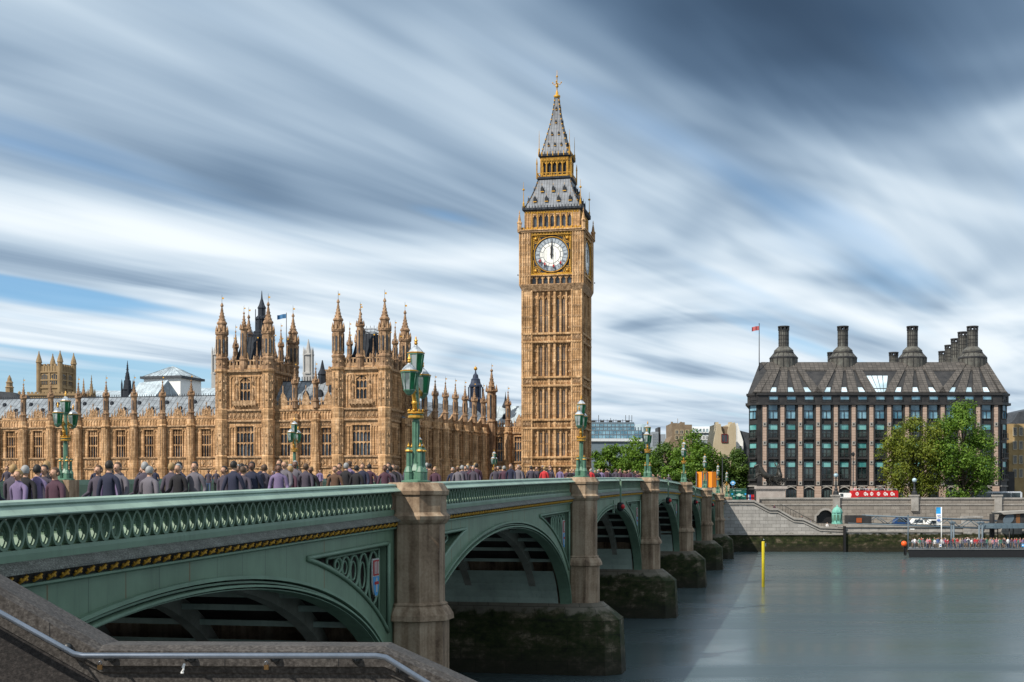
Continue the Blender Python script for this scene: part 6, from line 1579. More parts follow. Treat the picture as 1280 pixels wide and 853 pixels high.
p=Wp(938,620,241); t=thing('souvenir_rack','small rack of red and blue souvenirs right of the green booth','stall',(p.x,241,8.8)); k_=241/F; zt=zat(613,241)-8.8
w=MB(); w.box(-5*k_,5*k_,.3,.4,-.5,zt); w.box(-5*k_,5*k_,-.2,.4,zt+.002,zt+.1); w.build('frame',M['black'],t)
for q in range(10):
    w=MB(); x=-4.4*k_+(q%5)*2.1*k_; z=(.15 if q<5 else .85)+rnd.uniform(0,.1); w.box(x-.12,x+.12,.05,.28,z,z+.5); w.build('souvenir',[M['red'],M['blue'],M['red'],M['white'],M['red']][(q*3)%5],t)
# copper kiosk
Yk=235.9; p=Wp(1047,640,Yk); t=thing('copper_kiosk','turquoise copper lantern shaped kiosk on the corner of the river wall','kiosk',(p.x,Yk+.3,4.95)); H_=zat(632.5,Yk)-4.95
w=MB(); w.lathe(0,0,[(.98,0),(.98,.25),(.85,.3),(.85,H_*.60),(1.0,H_*.62),(1.0,H_*.67)],8); 
for q in range(8): a=math.pi/8+q*math.pi/4; w.tube([(.86*math.cos(a),.86*math.sin(a),.3),(.86*math.cos(a),.86*math.sin(a),H_*.6)],.07,5)
w.build('drum',M['copper'],t)
w=MB(); w.lathe(0,0,[(.92,H_*.67),(.88,H_*.74),(.70,H_*.84),(.45,H_*.91),(.2,H_*.95),(.16,H_*.99),(.02,H_+.2)],8); w.build('dome',M['copper'],t)
for q in range(8):
    w=MB(); w.box(-.2,.2,-.03,.03,H_*.2,H_*.52); o=w.build('panel',M['lamp_green'],t); a=q*math.pi/4; o.location=(.80*math.cos(a),.80*math.sin(a),0); o.rotation_euler=(0,0,a+math.pi/2)

# ================================================================ statue: chariot with two rearing horses
def skin(verts, edges, rad, root=0, lev=1):
    """one continuous body grown along a skeleton"""
    me=bpy.data.meshes.new('body'); me.from_pydata(verts,edges,[]); o=bpy.data.objects.new('body',me); COL.objects.link(o)
    sk=o.modifiers.new('s','SKIN'); sub=o.modifiers.new('u','SUBSURF'); sub.levels=lev; sub.render_levels=lev
    for i,v in enumerate(me.skin_vertices[0].data):
        r=rad[i]; v.radius=(r,r) if not isinstance(r,tuple) else r; v.use_root=(i==root)
    dg=bpy.context.evaluated_depsgraph_get(); ev=o.evaluated_get(dg); m2=bpy.data.meshes.new_from_object(ev)
    bpy.data.objects.remove(o); m2.polygons.foreach_set('use_smooth',[True]*len(m2.polygons)); return m2
YB=248.0; p=Wp(963,620,YB); zpl=zat(608,YB); kb=YB/F
t=thing('statue_plinth','broad pale granite plinth carrying a bronze chariot group','plinth',(p.x,YB,GZ)); hp=zpl-GZ
w=MB(); w.box(-15.5*kb,16*kb,-1.8,1.8,0,hp-.5); w.build('block',M['plinth'],t)
w=MB(); w.box(-17.5*kb,18.5*kb,-2.1,2.1,hp-.5,hp); w.box(-16.5*kb,17*kb,-1.95,1.95,hp-.75,hp-.502); w.build('cornice',M['plinth'],t)
stt=thing('bronze_statue','dark bronze statue of a standing figure driving a chariot with rearing horses','statue',(p.x,YB,zpl))
def horse(dy,lift):
    # faces -x, forelegs raised
    V=[(0,0,1.75),(-.75,0,2.15),(-1.25,0,2.65),(-1.50,0,3.35),(-1.72,0,3.95),(-2.0,0,4.0),(-2.45,0,3.55),
       (.30,.22,1.50),(-.05,.25,1.0),(.45,.25,.55),(.25,.25,.06),(.30,-.22,1.50),(.2,-.25,1.0),(.7,-.25,.55),(.55,-.25,.06),
       (-1.30,.25,2.25),(-1.95,.27,2.30+lift),(-2.05,.27,1.75+lift),(-2.35,.27,1.75+lift),(-1.30,-.25,2.25),(-2.05,-.27,2.05+lift),(-2.0,-.27,1.5+lift),(-2.3,-.27,1.4+lift),(.42,0,1.85),(.85,0,1.65),(1.05,0,.95)]
    E=[(0,1),(1,2),(2,3),(3,4),(4,5),(5,6),(0,7),(7,8),(8,9),(9,10),(0,11),(11,12),(12,13),(13,14),(2,15),(15,16),(16,17),(17,18),(2,19),(19,20),(20,21),(21,22),(0,23),(23,24),(24,25)]
    Rr=[.58,.58,.58,.42,.28,.26,.16,.38,.20,.10,.11,.30,.15,.10,.11,.22,.13,.09,.10,.22,.13,.09,.10,.28,.10,.12]
    return skin([(x,y+dy,z) for x,y,z in V],E,Rr)
k=1.0
for dy,l in ((-.75,.15),(.55,.0)):
    o=link('horse_figure',horse(dy,l),stt,(-.55,0,0)); o.data.materials.append(M['bronze']); o.scale=(k,1,k)
w=MB()
for dy in (-.75,.55):
    for q in range(6): w.lathe(-1.35+q*.09,dy,[(.10,3.75-q*.19),(.14,3.95-q*.19),(.02,4.2-q*.19)],5)
w.build('mane',M['bronze'],stt,(-.55,0,0))
w=MB(); w.loft([[(.6,-.9,.9),(2.5,-.9,.75),(2.5,.9,.75),(.6,.9,.9)],[(.35,-.95,1.9),(2.9,-.95,1.25),(2.9,.95,1.25),(.35,.95,1.9)]],0); w.tube([(.4,-.9,1.9),(1.2,-.95,1.65),(2.9,-.95,1.3)],.09,6); w.tube([(2.6,0,1.0),(3.2,0,1.3),(3.35,0,1.7)],.12,6); w.tube([(.6,0,.9),(-1.2,0,1.5)],.08,6); w.box(-2.4,2.9,-1.0,1.0,0,.14); w.build('chariot',M['bronze'],stt)
for sg in (-1,1):
    w=MB(); n=20; w.ringxz([(1.6+.72*math.cos(2*math.pi*q/n),.85+.72*math.sin(2*math.pi*q/n)) for q in range(n)],.13,sg*1.1-.07,sg*1.1+.07)
    for q in range(8): a=q*math.pi/4; w.tube([(1.6,sg*1.1,.85),(1.6+.62*math.cos(a),sg*1.1,.85+.62*math.sin(a))],.05,4)
    w.build('wheel',M['bronze'],stt)
fv=[(1.35,0,2.4),(1.35,0,2.9),(1.35,0,3.35),(1.33,0,3.65),(1.30,0,3.88),(1.3,.22,2.0),(1.3,.25,1.3),(1.45,-.22,2.0),(1.5,-.25,1.3),(1.3,.42,3.3),(.95,.6,3.55),(.75,.7,4.0),(1.35,-.42,3.3),(1.3,-.75,3.0),(.9,-.85,3.2)]
fe=[(0,1),(1,2),(2,3),(3,4),(0,5),(5,6),(0,7),(7,8),(2,9),(9,10),(10,11),(2,12),(12,13),(13,14)]
o=link('charioteer_figure',skin(fv,fe,[.40,.33,.36,.15,.25,.42,.50,.42,.50,.18,.12,.10,.18,.12,.10]),stt,(.1,0,-.1)); o.scale=(1.12,1.12,1.12); o.data.materials.append(M['bronze'])
w=MB(); w.tube([(1.0,.7,1.9),(1.0,.7,4.9)],.045,5); w.build('spear',M['bronze'],stt)

# ================================================================ vehicles
def wheels(t,xs_,yw,r,nm='wheel'):
    for x in xs_:
        for y in (-yw,yw):
            w=MB(); w.M=Matrix.Translation((x,y,r)) @ Matrix.Rotation(R(90),4,'X'); w.lathe(0,0,[(0.001,-.14),(r*.9,-.14),(r,-.09),(r,.09),(r*.9,.14),(0.001,.14)],16); a=w.build('wheel',M['black'],t)
            w=MB(); w.M=Matrix.Translation((x,y,r)) @ Matrix.Rotation(R(90),4,'X'); w.lathe(0,0,[(0.001,-.15),(r*.5,-.15),(r*.5,.15),(0.001,.15)],12); w.build('hub',M['steel'],a)
def vehicle(name,label,cat,px,Y,L,prof,width,matb,z=8.31,flip=False):
    p=Wp(px,620,Y); t=thing(name,label,cat,(p.x,Y,z)); w=MB(); w.extr(prof,-width/2,width/2); w.build('body',matb,t); return t
Yv=252.0; kv=Yv/F
hb=zat(613.5,Yv)-8.31; L=9.0
t=vehicle('open_top_bus','red open topped sightseeing bus with white emblems and passengers on top','bus',1091,Yv,L,[(-L/2,.35),(L/2,.35),(L/2,hb-.2),(L/2-.15,hb),(-L/2+.5,hb),(-L/2+.1,hb*.6),(-L/2,hb*.4)],2.4,M['red'])
wheels(t,(-2.9,2.6),1.1,.48)
for q in range(6):
    w=MB(); x=-3.2+q*1.25; w.box(x,x+1.12,-1.23,-1.19,.85,hb-1.3+.1); w.build('window',M['glass_black'],t)
for x in (-3.3,-1.75,-.55,.75,2.0,3.3):
    w=MB(); z=hb-.62; q_=rnd.random()
    w.ringxz([(x+.3*math.cos(2*math.pi*k/10),z+.34*math.sin(2*math.pi*k/10)) for k in range(10)],.10,-1.235,-1.203); w.box(x-.05,x+.05,-1.24,-1.204,z-.36,z+.36)
    if q_>.4: w.box(x+.32,x+.5,-1.24,-1.204,z-.3,z+.1)
    w.build('emblem',M['white'],t)
w=MB(); w.tube([(-L/2+.5,-1.15,hb+.32),(L/2-.2,-1.15,hb+.32)],.03,5); w.tube([(-L/2+.5,1.15,hb+.32),(L/2-.2,1.15,hb+.32)],.03,5)
for q in range(8): x=-L/2+.5+q*1.18; w.tube([(x,-1.15,hb-.02),(x,-1.15,hb+.32)],.025,4)
w.build('guard_rail',M['white'],t); bus_t=t; bus_h=hb
t=vehicle('van','white panel van standing left of the red bus','van',1053,Yv,3,[(-1.5,.35),(1.5,.35),(1.5,1.9),(1.35,2.25),(-.6,2.25),(-1.1,1.5),(-1.5,1.3)],1.9,M['white']); wheels(t,(-.95,.95),.9,.36)
w=MB(); w.extr([(-1.02,1.5),(-.62,2.1),(-.05,2.1),(-.05,1.5)],-.97,.97); w.build('cab_window',M['glass_black'],t)
t=vehicle('car','black car half hidden behind the wall between the two plane trees','car',1172,Yv,4,[(-2.1,.3),(2.1,.3),(2.1,.85),(1.4,.98),(.75,1.5),(-.7,1.5),(-1.45,1.0),(-2.1,.85)],1.75,M['black']); wheels(t,(-1.3,1.3),.8,.33)
w=MB(); w.extr([(-1.3,1.0),(-.66,1.42),(.70,1.42),(1.25,1.0)],-.885,.885); w.build('side_window',M['glass_dark'],t)
hc=zat(614.5,255)-8.31
t=vehicle('coach','long pale coach with dark windows and a blue and green stripe at the right','coach',1232,255,13,[(-6.6,.35),(6.6,.35),(6.6,hc-.25),(6.3,hc),(-6.2,hc),(-6.6,hc*.6)],2.5,flat('silver_paint',(0.46,0.49,0.53),.35)); wheels(t,(-4.3,3.9),1.15,.5)
for q in range(7): w=MB(); x=-6.2+q*1.78; w.box(x,x+1.7,-1.28,-1.24,hc-1.15,hc-.28); w.build('window',M['glass_black'],t)
w=MB(); w.box(-5.5,-3.6,-1.275,-1.252,hc-1.75,hc-1.4,0); w.box(-3.58,-1.8,-1.275,-1.252,hc-1.72,hc-1.35,1); w.box(-1.78,2.2,-1.275,-1.252,hc-1.75,hc-1.45,0); w.build('stripe',[M['blue'],flat('green_stripe',(0.12,0.42,0.03),.5)],t)
# ================================================================ pier with waiting passengers
Yq=214.0; kq=Yq/F; x0=(1135-CX)*kq; zd=zat(686.5,Yq)
pt=thing('floating_pier','long black floating landing stage with grey railings at the right','pier',(x0,Yq,0))
w=MB(); w.prism([(.25,0),(60,0),(60,9),(3.2,9)],-.6,zd-.12,0,[(0,0),(60,0),(60,9),(3.0,9)]); w.build('hull',M['black'],pt)
w=MB(); w.prism([(-.1,-.12),(60,-.12),(60,9.1),(3.0,9.1)],zd-.118,zd); w.build('deck',pm('pier_deck',[(0.11,0.115,0.12),(0.19,0.195,0.20)],1,.8),pt)
M['rail']=flat('grey_railing',(0.10,0.135,0.165),.5)
w=MB(); w.tube([(0,.02,zd+1.12),(60,.02,zd+1.12)],.035,5); w.tube([(0,.02,zd+.12),(60,.02,zd+.12)],.03,5)
for k in range(60): w.box(k*.16*6.2,k*.16*6.2+.07,-.01,.05,zd,zd+1.15)
for k in range(300): w.box(k*.2,k*.2+.02,.01,.03,zd+.12,zd+1.12)
w.tube([(0,0,zd+1.12),(3.0,9,zd+1.12)],.035,5)
w.build('railing',M['rail'],pt)
w=MB(); w.box(-.35,-.1,.4,1.1,.3,2.0); w.tube([(-.15,.5,2.0),(-.5,.5,1.5),(-.4,.5,.6)],.09,6); w.build('fender',M['black'],pt)
for (px_,col) in ((1175.5,'white'),(1278.5,'sky_blue')):
    w=MB(); x=(px_-CX)*kq-x0; w.box(x-.18,x+.18,-.06,-.02,zd+.35,zd+.85,0)
    if col=='sky_blue': w.box(x-.12,x+.12,-.07,-.061,zd+.52,zd+.68,1)
    else: w.box(x-.1,x+.1,-.07,-.061,zd+.5,zd+.7,1)
    w.build('notice',[M[col],M['white'] if col=='sky_blue' else M['blue']],pt)
p=Wp(1131,680,Yq); t=thing('buoy','round bright orange mooring ball at the end of the landing stage','buoy',(p.x,Yq+.4,p.z)); w=MB(); w.ball((0,0,0),.46,14,10); w.build('ball',flat('buoy_orange',(0.80,0.10,0.012),.45,var=.08),t); w=MB(); w.tube([(0,0,-.45),(.05,.1,-1.1)],.05,5); w.build('mount',M['black'],t)
p=Wp(1136.5,686,Yq); t=thing('light_mast','slim grey light mast at the left end of the landing stage','mast',(p.x,Yq+.6,zd)); h=zat(645,Yq)-zd; w=MB(); w.tube([(0,0,0),(0,0,h)],[.12,.07],8); w.box(-.12,.12,-.1,.1,h-.1,h+.12); w.tube([(0,0,h*.62),(.95,0,h*.60)],.04,5); w.build('post',M['rail'],t); w=MB(); w.box(.35,1.0,-.15,.15,h*.60-.1,h*.60+.05); w.build('lamp_head',M['white'],t)
Yb=217.0; p=Wp(1176.8,672,Yb); t=thing('banner','upright blue and white banner flag standing on the landing stage','banner',(p.x,Yb,zd)); h=zat(634,Yb)-zd; kb_=Yb/F
w=MB(); w.tube([(0,0,0),(0,0,h)],.09,6); w.build('pole',M['white'],t)
w=MB()
for k in range(8):
    z1,z2=h-.05-k*.36,h-.05-(k+1)*.36; y1,y2=.1*math.sin(k*.8),.1*math.sin((k+1)*.8); w.loft([[(-6.6*kb_,y1-.1,z1+.05*k*0),(-.1,0,z1),(-.1,0,z2),(-6.6*kb_,y2-.1,z2)],[(-6.6*kb_,y1-.08,z1),(-.1,.02,z1),(-.1,.02,z2),(-6.6*kb_,y2-.08,z2)]],1 if k<3 else 0)
f=w.build('cloth',[M['white'],M['sky_blue']],t)
w=MB(); zc=h-2.15; w.ringxz([(-.5+.24*math.cos(2*math.pi*q/14),zc+.24*math.sin(2*math.pi*q/14)) for q in range(14)],.09,-.23,-.20); w.box(-.82,-.18,-.24,-.205,zc-.05,zc+.05)
for q in range(5): w.box(-.75+q*.12,-.68+q*.12,-.23,-.2,h-1.5,h-1.34)
w.build('emblem',M['blue'],f)
# gangway truss
Yg=226.0; kg=Yg/F; xg0=(1060-CX)*kg; t=thing('gangway','long grey steel truss gangway sloping from the quay down to the pier','gangway',(xg0,Yg,0)); xg1=(1246-CX)*kg-xg0; za,zb_=zat(646,Yg),zat(653.5,Yg)
ln=lambda x,d: za+(zb_-za)*x/xg1+d
w=MB()
for y in (0,2.2):
    w.tube([(3,y,ln(3,.32)),(xg1,y,ln(xg1,.32))],.15,6); w.tube([(0,y,ln(0,-1.1)),(xg1,y,ln(xg1,-1.1))],.13,6)
    for k in range(11): xa_=3+k*(xg1-3)/11; xb_=3+(k+1)*(xg1-3)/11; w.tube([(xa_,y,ln(xa_,.3 if k%2 else -1.1)),(xb_,y,ln(xb_,-1.1 if k%2 else .3))],.07,5)
w.build('truss',M['rail'],t)
w=MB(); w.box(0,4.0,-.1,2.4,ln(1,-1.2),ln(1,.25)); w.build('ramp_housing',M['frame_dark'],t)
w=MB(); w.loft([[(2.5,.1,ln(2.5,-1.0)),(xg1,.1,ln(xg1,-1.0)),(xg1,2.1,ln(xg1,-1.0)),(2.5,2.1,ln(2.5,-1.0))],[(2.5,.1,ln(2.5,-.9)),(xg1,.1,ln(xg1,-.9)),(xg1,2.1,ln(xg1,-.9)),(2.5,2.1,ln(2.5,-.9))]],0); w.build('walkway',M['frame_dark'],t)
w=MB(); x=(1073.5-CX)*kg-xg0; w.box(x-.45,x+.45,-.2,-.12,ln(x,-.95),ln(x,-.15)); w.build('ticket_panel',flat('rust_panel',(0.32,0.07,0.015),.6),t)
def parked(label,px,col,L=2.6,h=1.4,name='small_van'):
    Y=238.5; p=Wp(px,650,Y); t=thing(name,label,'van',(p.x,Y,4.4)); w=MB(); w.extr([(-L/2,.25),(L/2,.25),(L/2,h*.7),(L/2-.3,h+.6),(-L/4,h+.6),(-L/2,h*.75)],-.8,.8); w.build('body',col,t); w=MB(); w.extr([(-L/3,h*.8),(-L/5,h+.45),(L/3,h+.45),(L/3,h*.8)],-.82,.82); w.build('side_window',M['glass_dark'],t); wheels(t,(-L*.3,L*.3),.72,.3)
parked('small dark blue van parked on the quay behind the gangway',1126,flat('van_blue',(0.012,0.05,0.16),.4),2.8,1.1)
parked('small white van parked on the quay right of the blue van',1146,M['white'],2.6,.9)
parked('low white van parked on the quay behind the banner',1166,M['white'],2.4,.7)
# mooring piles and shelter
for a,b,yt,lab in ((1189,1192,655,'thin left pair of grey mooring piles behind the crowd'),(1224,1228,655,'right pair of grey mooring piles behind the crowd')):
    Y=219.0; p=Wp((a+b)/2,660,Y); t=thing('mooring_piles',lab,'post',(p.x,Y,-1)); h=zat(yt,Y)+1
    for q,x in enumerate((a,b)): dx=(x-(a+b)/2)*Y/F; w=MB(); w.tube([(dx,0,0),(dx,0,h)],.16,8); w.lathe(dx,0,[(.18,h),(.32,h+.05),(.32,h+.35),(.1,h+.4)],8); w.build('pile',M['rail'],t)
Y=222.0; p=Wp(1240,660,Y); t=thing('mooring_column','thick dark steel column left of the pier shelter','column',(p.x,Y,-1)); w=MB(); w.lathe(0,0,[(.42,0),(.42,zat(643,Y)+1),(.36,zat(642.5,Y)+1)],14); w.build('shaft',M['frame_dark'],t); w=MB(); w.box(-.7,.7,-.6,.6,2.0,2.6); w.build('collar',M['rail'],t)
Y=216.0; k_=Y/F; p=Wp(1243,660,Y); t=thing('pier_shelter','grey curved canopy shelter on the landing stage at the right edge','shelter',(p.x,Y,zd)); zc=zat(660,Y)-zd
w=MB(); pr=[(-.3,zc-.1),(-.2,zc+.35),(.1,zc+.5),(9,zc+.62),(9,zc-.05),(.6,zc-.12)]; w.extr(pr,0,6); 
for k in range(10): w.box(.2+k*.9,.26+k*.9,-.04,6.04,zc-.1,zc+.66)
w.build('canopy',flat('canopy_grey',(0.09,0.13,0.16),.4),t)
for x in (2.6,5.2,7.8):
    for y in (.4,5.6): w=MB(); w.tube([(x,y,0),(x,y,zc)],.09,6); w.build('post',M['frame_dark'],t)
Y=228.0; p=Wp(1262,640,Y); t=thing('pier_office','dark glazed pier building with a tilted oval window at the right edge','building',(p.x,Y,4.9)); k_=Y/F; w=MB(); zt=zat(642,Y)-4.9
w.extr([(-7*k_,0),(60*k_,0),(60*k_,zt+.4),(0,zt),(-2*k_,zt-.1)],0,4); w.build('wall',M['frame_dark'],t)
w=MB(); w.extr([(-12*k_,zt+.15),(-9*k_,zt-.2),(60*k_,zt+.40),(60*k_,zt+.75),(0,zt+.35)],-.5,4.5); w.build('roof',M['coping_grey'],t)
w=MB(); w.extr([(1.0*math.cos(2*math.pi*q/16)*.9-.2+.35*math.sin(2*math.pi*q/16),1.1+.95*math.sin(2*math.pi*q/16)) for q in range(16)],-.1,-.01); w.build('oval_window',M['rail'],t)
w=MB(); w.box(8*k_,13*k_,-.06,-.02,.3,2.0); w.build('doorway',flat('wood_door',(0.18,0.08,0.03),.6),t)
# yellow pile
Y=144.7; p=Wp(954,700,Y); t=thing('yellow_pile','weathered bright yellow marker pile standing in the river','pile',(p.x,Y,-1.5)); h=zat(677,Y)+1.5
w=MB(); w.lathe(0,0,[(.17,0),(.17,h-.1),(.15,h),(.0,h)],14,0,True); w.build('post',M['yellow'],t)
w=MB(); w.box(.16,.30,-.1,.1,h-.55,h-.2); w.tube([(.05,0,h),(.05,0,h+.3)],.03,5); w.build('bracket',M['steel'],t)
# railings on the steps
t=thing('stair_railing','thin dark handrail along the embankment steps','railing',(X_(1010,240),240,0)); ox4=X_(1010,240)
pts=[(X_(a,240)-ox4,0,zat(b,240)) for a,b in ((975,630),(995,640),(1020,653),(1040,654))]
w=MB(); w.tube(pts,.05,5); 
for a,b in zip(pts,pts[1:]):
    for q in range(6): f=q/6; x=a[0]+(b[0]-a[0])*f; z=a[2]+(b[2]-a[2])*f; w.tube([(x,0,z-1.1),(x,0,z)],.03,4)
w.build('rail',M['iron'],t)
# ================================================================ people
def person_mesh(pose):
    """one continuous body; pose: stride, arm swing, elbow bend, head turn, build"""
    st, sw, el, tw, k = pose
    V=[(0,0,.95),(0,.0,1.12),(0,.01,1.32),(0,.0,1.47),(0,-.01,1.53),(0,-.015,1.58),(0,-.015,1.62),
       (.10,0,.90),(.11,-st*.5,.50),(.11,-st+.06,.08),(.12,-st-.10,.035),
       (-.10,0,.90),(-.11,st*.35,.50),(-.11,st+.10,.10),(-.12,st-.05,.035),
       (.175,.0,1.40),(.235,sw*.5,1.14),(.23,sw-el*.22,.95+el*.12),(.22,sw-el*.30,.87+el*.18),
       (-.175,.0,1.40),(-.235,-sw*.5,1.14),(-.23,-sw-el*.22,.95+el*.12),(-.22,-sw-el*.30,.87+el*.18)]
    E=[(0,1),(1,2),(2,3),(3,4),(4,5),(5,6),(0,7),(7,8),(8,9),(9,10),(0,11),(11,12),(12,13),(13,14),(3,15),(15,16),(16,17),(17,18),(3,19),(19,20),(20,21),(21,22)]
    Rr=[(.15*k,.11*k),(.135*k,.10*k),(.150*k,.105*k),(.080,.072),(.052,.055),(.05,.055),(.04,.045),.085*k,.06*k,.045,.04,.085*k,.06*k,.045,.04,.062*k,.048*k,.036,.035,.062*k,.048*k,.036,.035]
    m=skin(V,E,Rr)
    # head with face and hair grown onto the same mesh
    bm=bmesh.new(); bm.from_mesh(m); ca,sa=math.cos(tw),math.sin(tw)
    def ell(c,r,nu,nv,tag_,cut=None):
        ring=[]
        for j in range(nv+1):
            ph=math.pi*j/nv; row=[]
            for i in range(nu):
                th=2*math.pi*i/nu; x=r[0]*math.sin(ph)*math.cos(th); y=r[1]*math.sin(ph)*math.sin(th); z=-r[2]*math.cos(ph)
                if z<0 and tag_==0: x*=1+.25*z/r[2]; y=y*(1+.12*z/r[2])-.012
                x,y=x+c[0],y+c[1]; row.append(bm.verts.new((x*ca-y*sa,x*sa+y*ca,c[2]+z)))
            ring.append(row)
        for j in range(nv):
            for i in range(nu):
                q=[ring[j][i],ring[j][(i+1)%nu],ring[j+1][(i+1)%nu],ring[j+1][i]]
                cc=sum((v.co for v in q),Vector())/4
                if cut and cut(cc): continue
                f=bm.faces.new(q); f.smooth=True; f.material_index=10+tag_
    ell((0,-.02,1.655),(.072,.092,.108),14,10,0)
    ell((0,-.128,1.642),(.014,.018,.026),6,4,0)
    for sx in (-1,1):
        ell((sx*.076,-.01,1.650),(.012,.022,.032),6,4,0); ell((sx*.030,-.104,1.672),(.012,.008,.007),6,4,1)
    ell((0,-.106,1.598),(.024,.008,.006),6,4,2)
    ell((0,-.006,1.672),(.081,.098,.106),14,10,1,lambda c: (c.y<-.045 and c.z<1.725) or c.z<1.60)
    bm.to_mesh(m); bm.free()
    # cloth, skin, hair by region
    idx=[]
    for p in m.polygons:
        c=p.center; z=c.z; a=abs(c.x)
        if p.material_index>=10: i = {10:0,11:1,12:2}[p.material_index]
        elif z>1.535: i=0
        elif z<.08: i=4
        elif a>.155 and z<.95+.1*el: i=0
        elif z<.93 and a<.2: i=3
        else: i=2
        idx.append(i)
    for q in range(5): m.materials.append(M['skin'])
    m.polygons.foreach_set('material_index',idx)
    return m
M['skin']=flat('skin',(0.42,0.24,0.16),.6); M['skin_d']=flat('dark_skin',(0.14,0.07,0.045),.6)
HAIR={'black':flat('black_hair',(0.012,0.010,0.009),.6),'brown':flat('brown_hair',(0.07,0.04,0.022),.6),'fair':flat('fair_hair',(0.30,0.19,0.08),.6),'grey':flat('grey_hair',(0.26,0.26,0.26),.6)}
TOPS={'navy':(0.018,0.021,0.045),'black':(0.014,0.013,0.016),'plum':(0.060,0.026,0.042),'grey':(0.12,0.11,0.13),'white':(0.68,0.67,0.68),'red':(0.40,0.025,0.03),'lilac':(0.15,0.115,0.21),'blue':(0.05,0.09,0.24),'pink':(0.50,0.20,0.23),'beige':(0.36,0.29,0.21),'green':(0.04,0.16,0.11),'brown':(0.10,0.055,0.035),'dusk':(0.056,0.047,0.066)}
CL={n:flat(n+'_cloth',c,.85) for n,c in TOPS.items()}
LEG={'dark':flat('dark_trousers',(0.02,0.021,0.026),.85),'jeans':flat('blue_jeans',(0.05,0.08,0.15),.85),'khaki':flat('khaki_trousers',(0.24,0.19,0.13),.85)}
POSES=[(.22,.16,.2,0,1.0),(.12,-.10,.5,0,1.08),(.0,.02,.15,0,.95),(.26,-.18,.3,0,.93),(.03,.0,1.0,0,1.05),(.18,.12,.7,0,1.12)]
PM=[person_mesh(p) for p in POSES]
def person(loc, rz, top_, hair, leg, label, group, sc_=1.0, dark=False):
    o=link('person',rnd.choice(PM),None,loc,rz); o.scale=(sc_,sc_,sc_*rnd.uniform(.95,1.04))
    for i,m in enumerate((M['skin_d'] if dark else M['skin'],HAIR[hair],CL[top_],LEG[leg],M['black'])):
        o.material_slots[i].link='OBJECT'; o.material_slots[i].material=m
    return tag(o,label,'person',group)
GW='pedestrians crossing the bridge'
TW=['navy','black','plum','dusk','navy','plum','black','lilac','grey','navy','dusk','plum','dusk','black','lilac','grey','dusk','black','dusk','plum','dusk','brown','navy','grey','dusk','dusk','dusk','dusk','plum','navy','red','dusk','black','dusk']
HW=['black','brown','black','brown','fair','grey']
def seg_name(s):
    if s<SP[1]: return 'left of the largest lamp'
    for i in range(1,6):
        if s<SP[i+1]: return 'between %s and %s lamps'%(nth[i-1],nth[i])
    return 'at the far bridge end'
pr=random.Random(21)
def walk(n,sa,sb,ta,tb,where=''):
    for k in range(n):
        s=sa+(sb-sa)*(k+pr.random())/n; t_=pr.uniform(ta,tb); tp=pr.choice(TW); hr_=pr.choice(HW)
        fwd=pr.random()<.55
        person(B(t_,s,top(s)-1.14),-TH+(0 if fwd else math.pi)+pr.uniform(-.3,.3),tp,hr_,pr.choice(['dark','dark','jeans']),
               '%s haired walker in %s clothes, %s%s'%(hr_,{'dusk':'dark violet'}.get(tp,tp),where,seg_name(s)),GW,pr.uniform(.95,1.05),pr.random()<.2)
walk(60,14.5,40,-13.1,-15.4)
walk(48,40,75,-13.1,-14.8)
walk(36,75,110,-13.1,-14.8)
walk(20,110,146,-13.1,-14.6)
walk(14,146,232,-13.1,-14.6)
walk(48,30,120,-35.4,-37.2,'far pavement, ')
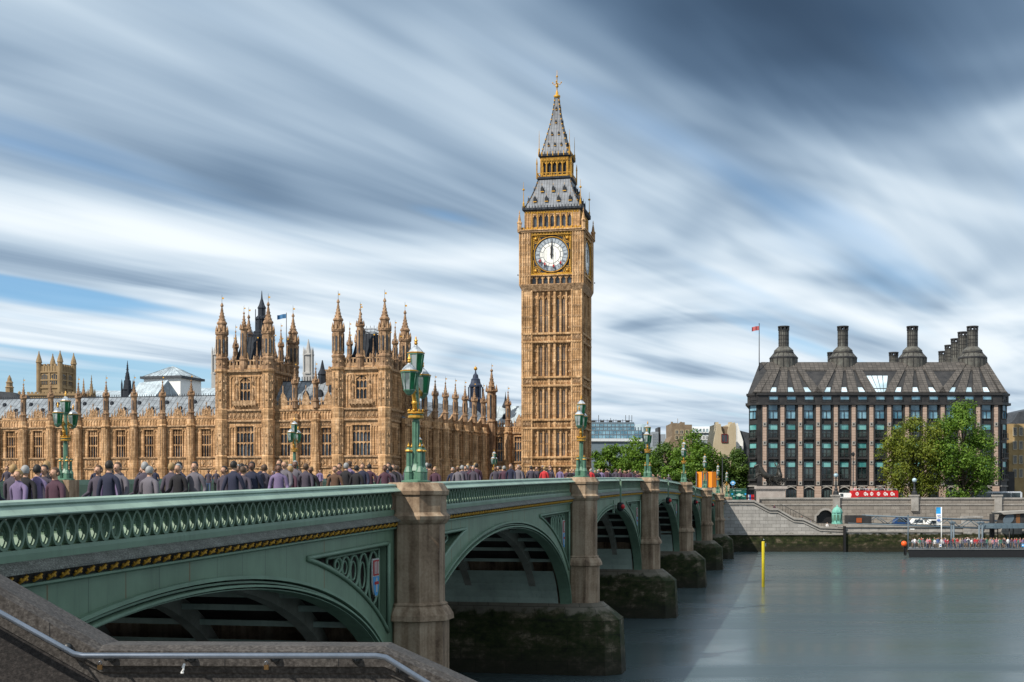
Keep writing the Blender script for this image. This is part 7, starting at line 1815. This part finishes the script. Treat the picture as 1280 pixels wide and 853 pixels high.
# crowd on the pier
n=0
TWL=TW
for r_,(yy,cnt) in enumerate(((.45,46),(1.5,44),(2.9,40))):
    for k in range(cnt):
        x=1.2+(27.5*(k+pr.random()*.9)/cnt); tp=pr.choice(['white','grey','navy','red','pink','blue','beige','white','black','lilac','green','plum']); hr_=pr.choice(['brown','black','fair','grey','brown'])
        lg=pr.choice(['dark','jeans','khaki'])
        person((pt.location.x+x,Yq+yy+pr.uniform(-.2,.3),zd),pr.uniform(-.7,.7)+(math.pi if pr.random()<.3 else 0),tp,hr_,lg,
               '%s haired passenger, %s top, %s trousers, %s, %s of the pier'%(hr_,tp,lg,('front row','middle row','back row')[r_],('left end','left middle','right middle','right end')[min(3,int(x/7.2))]),'passengers waiting on the landing stage',pr.uniform(.92,1.04))
# passengers on the bus roof
for k in range(9):
    tp=pr.choice(list(TOPS)); person((bus_t.location.x-3.6+k*.86+pr.uniform(-.2,.2),Yv+pr.choice([-.6,-.2,.5]),8.31+bus_h-.95),pr.uniform(-.5,.5),tp,pr.choice(HW),'dark','%s topped passenger, number %s from the left on the open bus'%(tp,['one','two','three','four','five','six','seven','eight','nine'][k]),'passengers on the open topped bus',.95)
# people by the embankment steps
for px_,Y,z,tp in ((968,239.5,None,'plum'),(1002,240,None,'grey'),(1013,239.6,None,'blue'),(1034,239.6,None,'white')):
    x=X_(px_,Y); zz=topz(X_(px_,Y)-ox)-1.05
    person((x,Y,zz),pr.uniform(-1.5,1.5),tp,'brown','dark','person in a %s top on the embankment steps'%tp,'people on the embankment steps')
# workers in red roped beside the dial
for px_,py_,w_ in ((673,328,'far left'),(679,332,'second from left'),(689.5,335,'third from left'),(698,331,'far right')):
    q=Matrix.Rotation(-TH,4,'Z'); dx=(px_-686.6)*.187/.978; dz=(319-py_)*.1827
    pos=CT+(q @ Vector((dx,-7.55,ZC+dz-.9)))
    person(pos,-TH+math.pi,'red','black','dark','worker in red hanging before the clock dial, %s of four'%w_,'workers cleaning the clock',.95)
    w=MB(); w.tube([(0,.05,1.4),(0,.0,5+ .0)],.035,4); w.tube([(-.25,0,.75),(.25,0,.75)],.05,4); w.tube([(-.2,0,.78),(0,.05,1.45),(.2,0,.78)],.03,4)
    o=w.build('work_rope',M['black'],None,(pos.x,pos.y,pos.z)); tag(o,'thin rope and sling holding the %s worker before the dial'%w_,'rope','ropes before the clock dial')
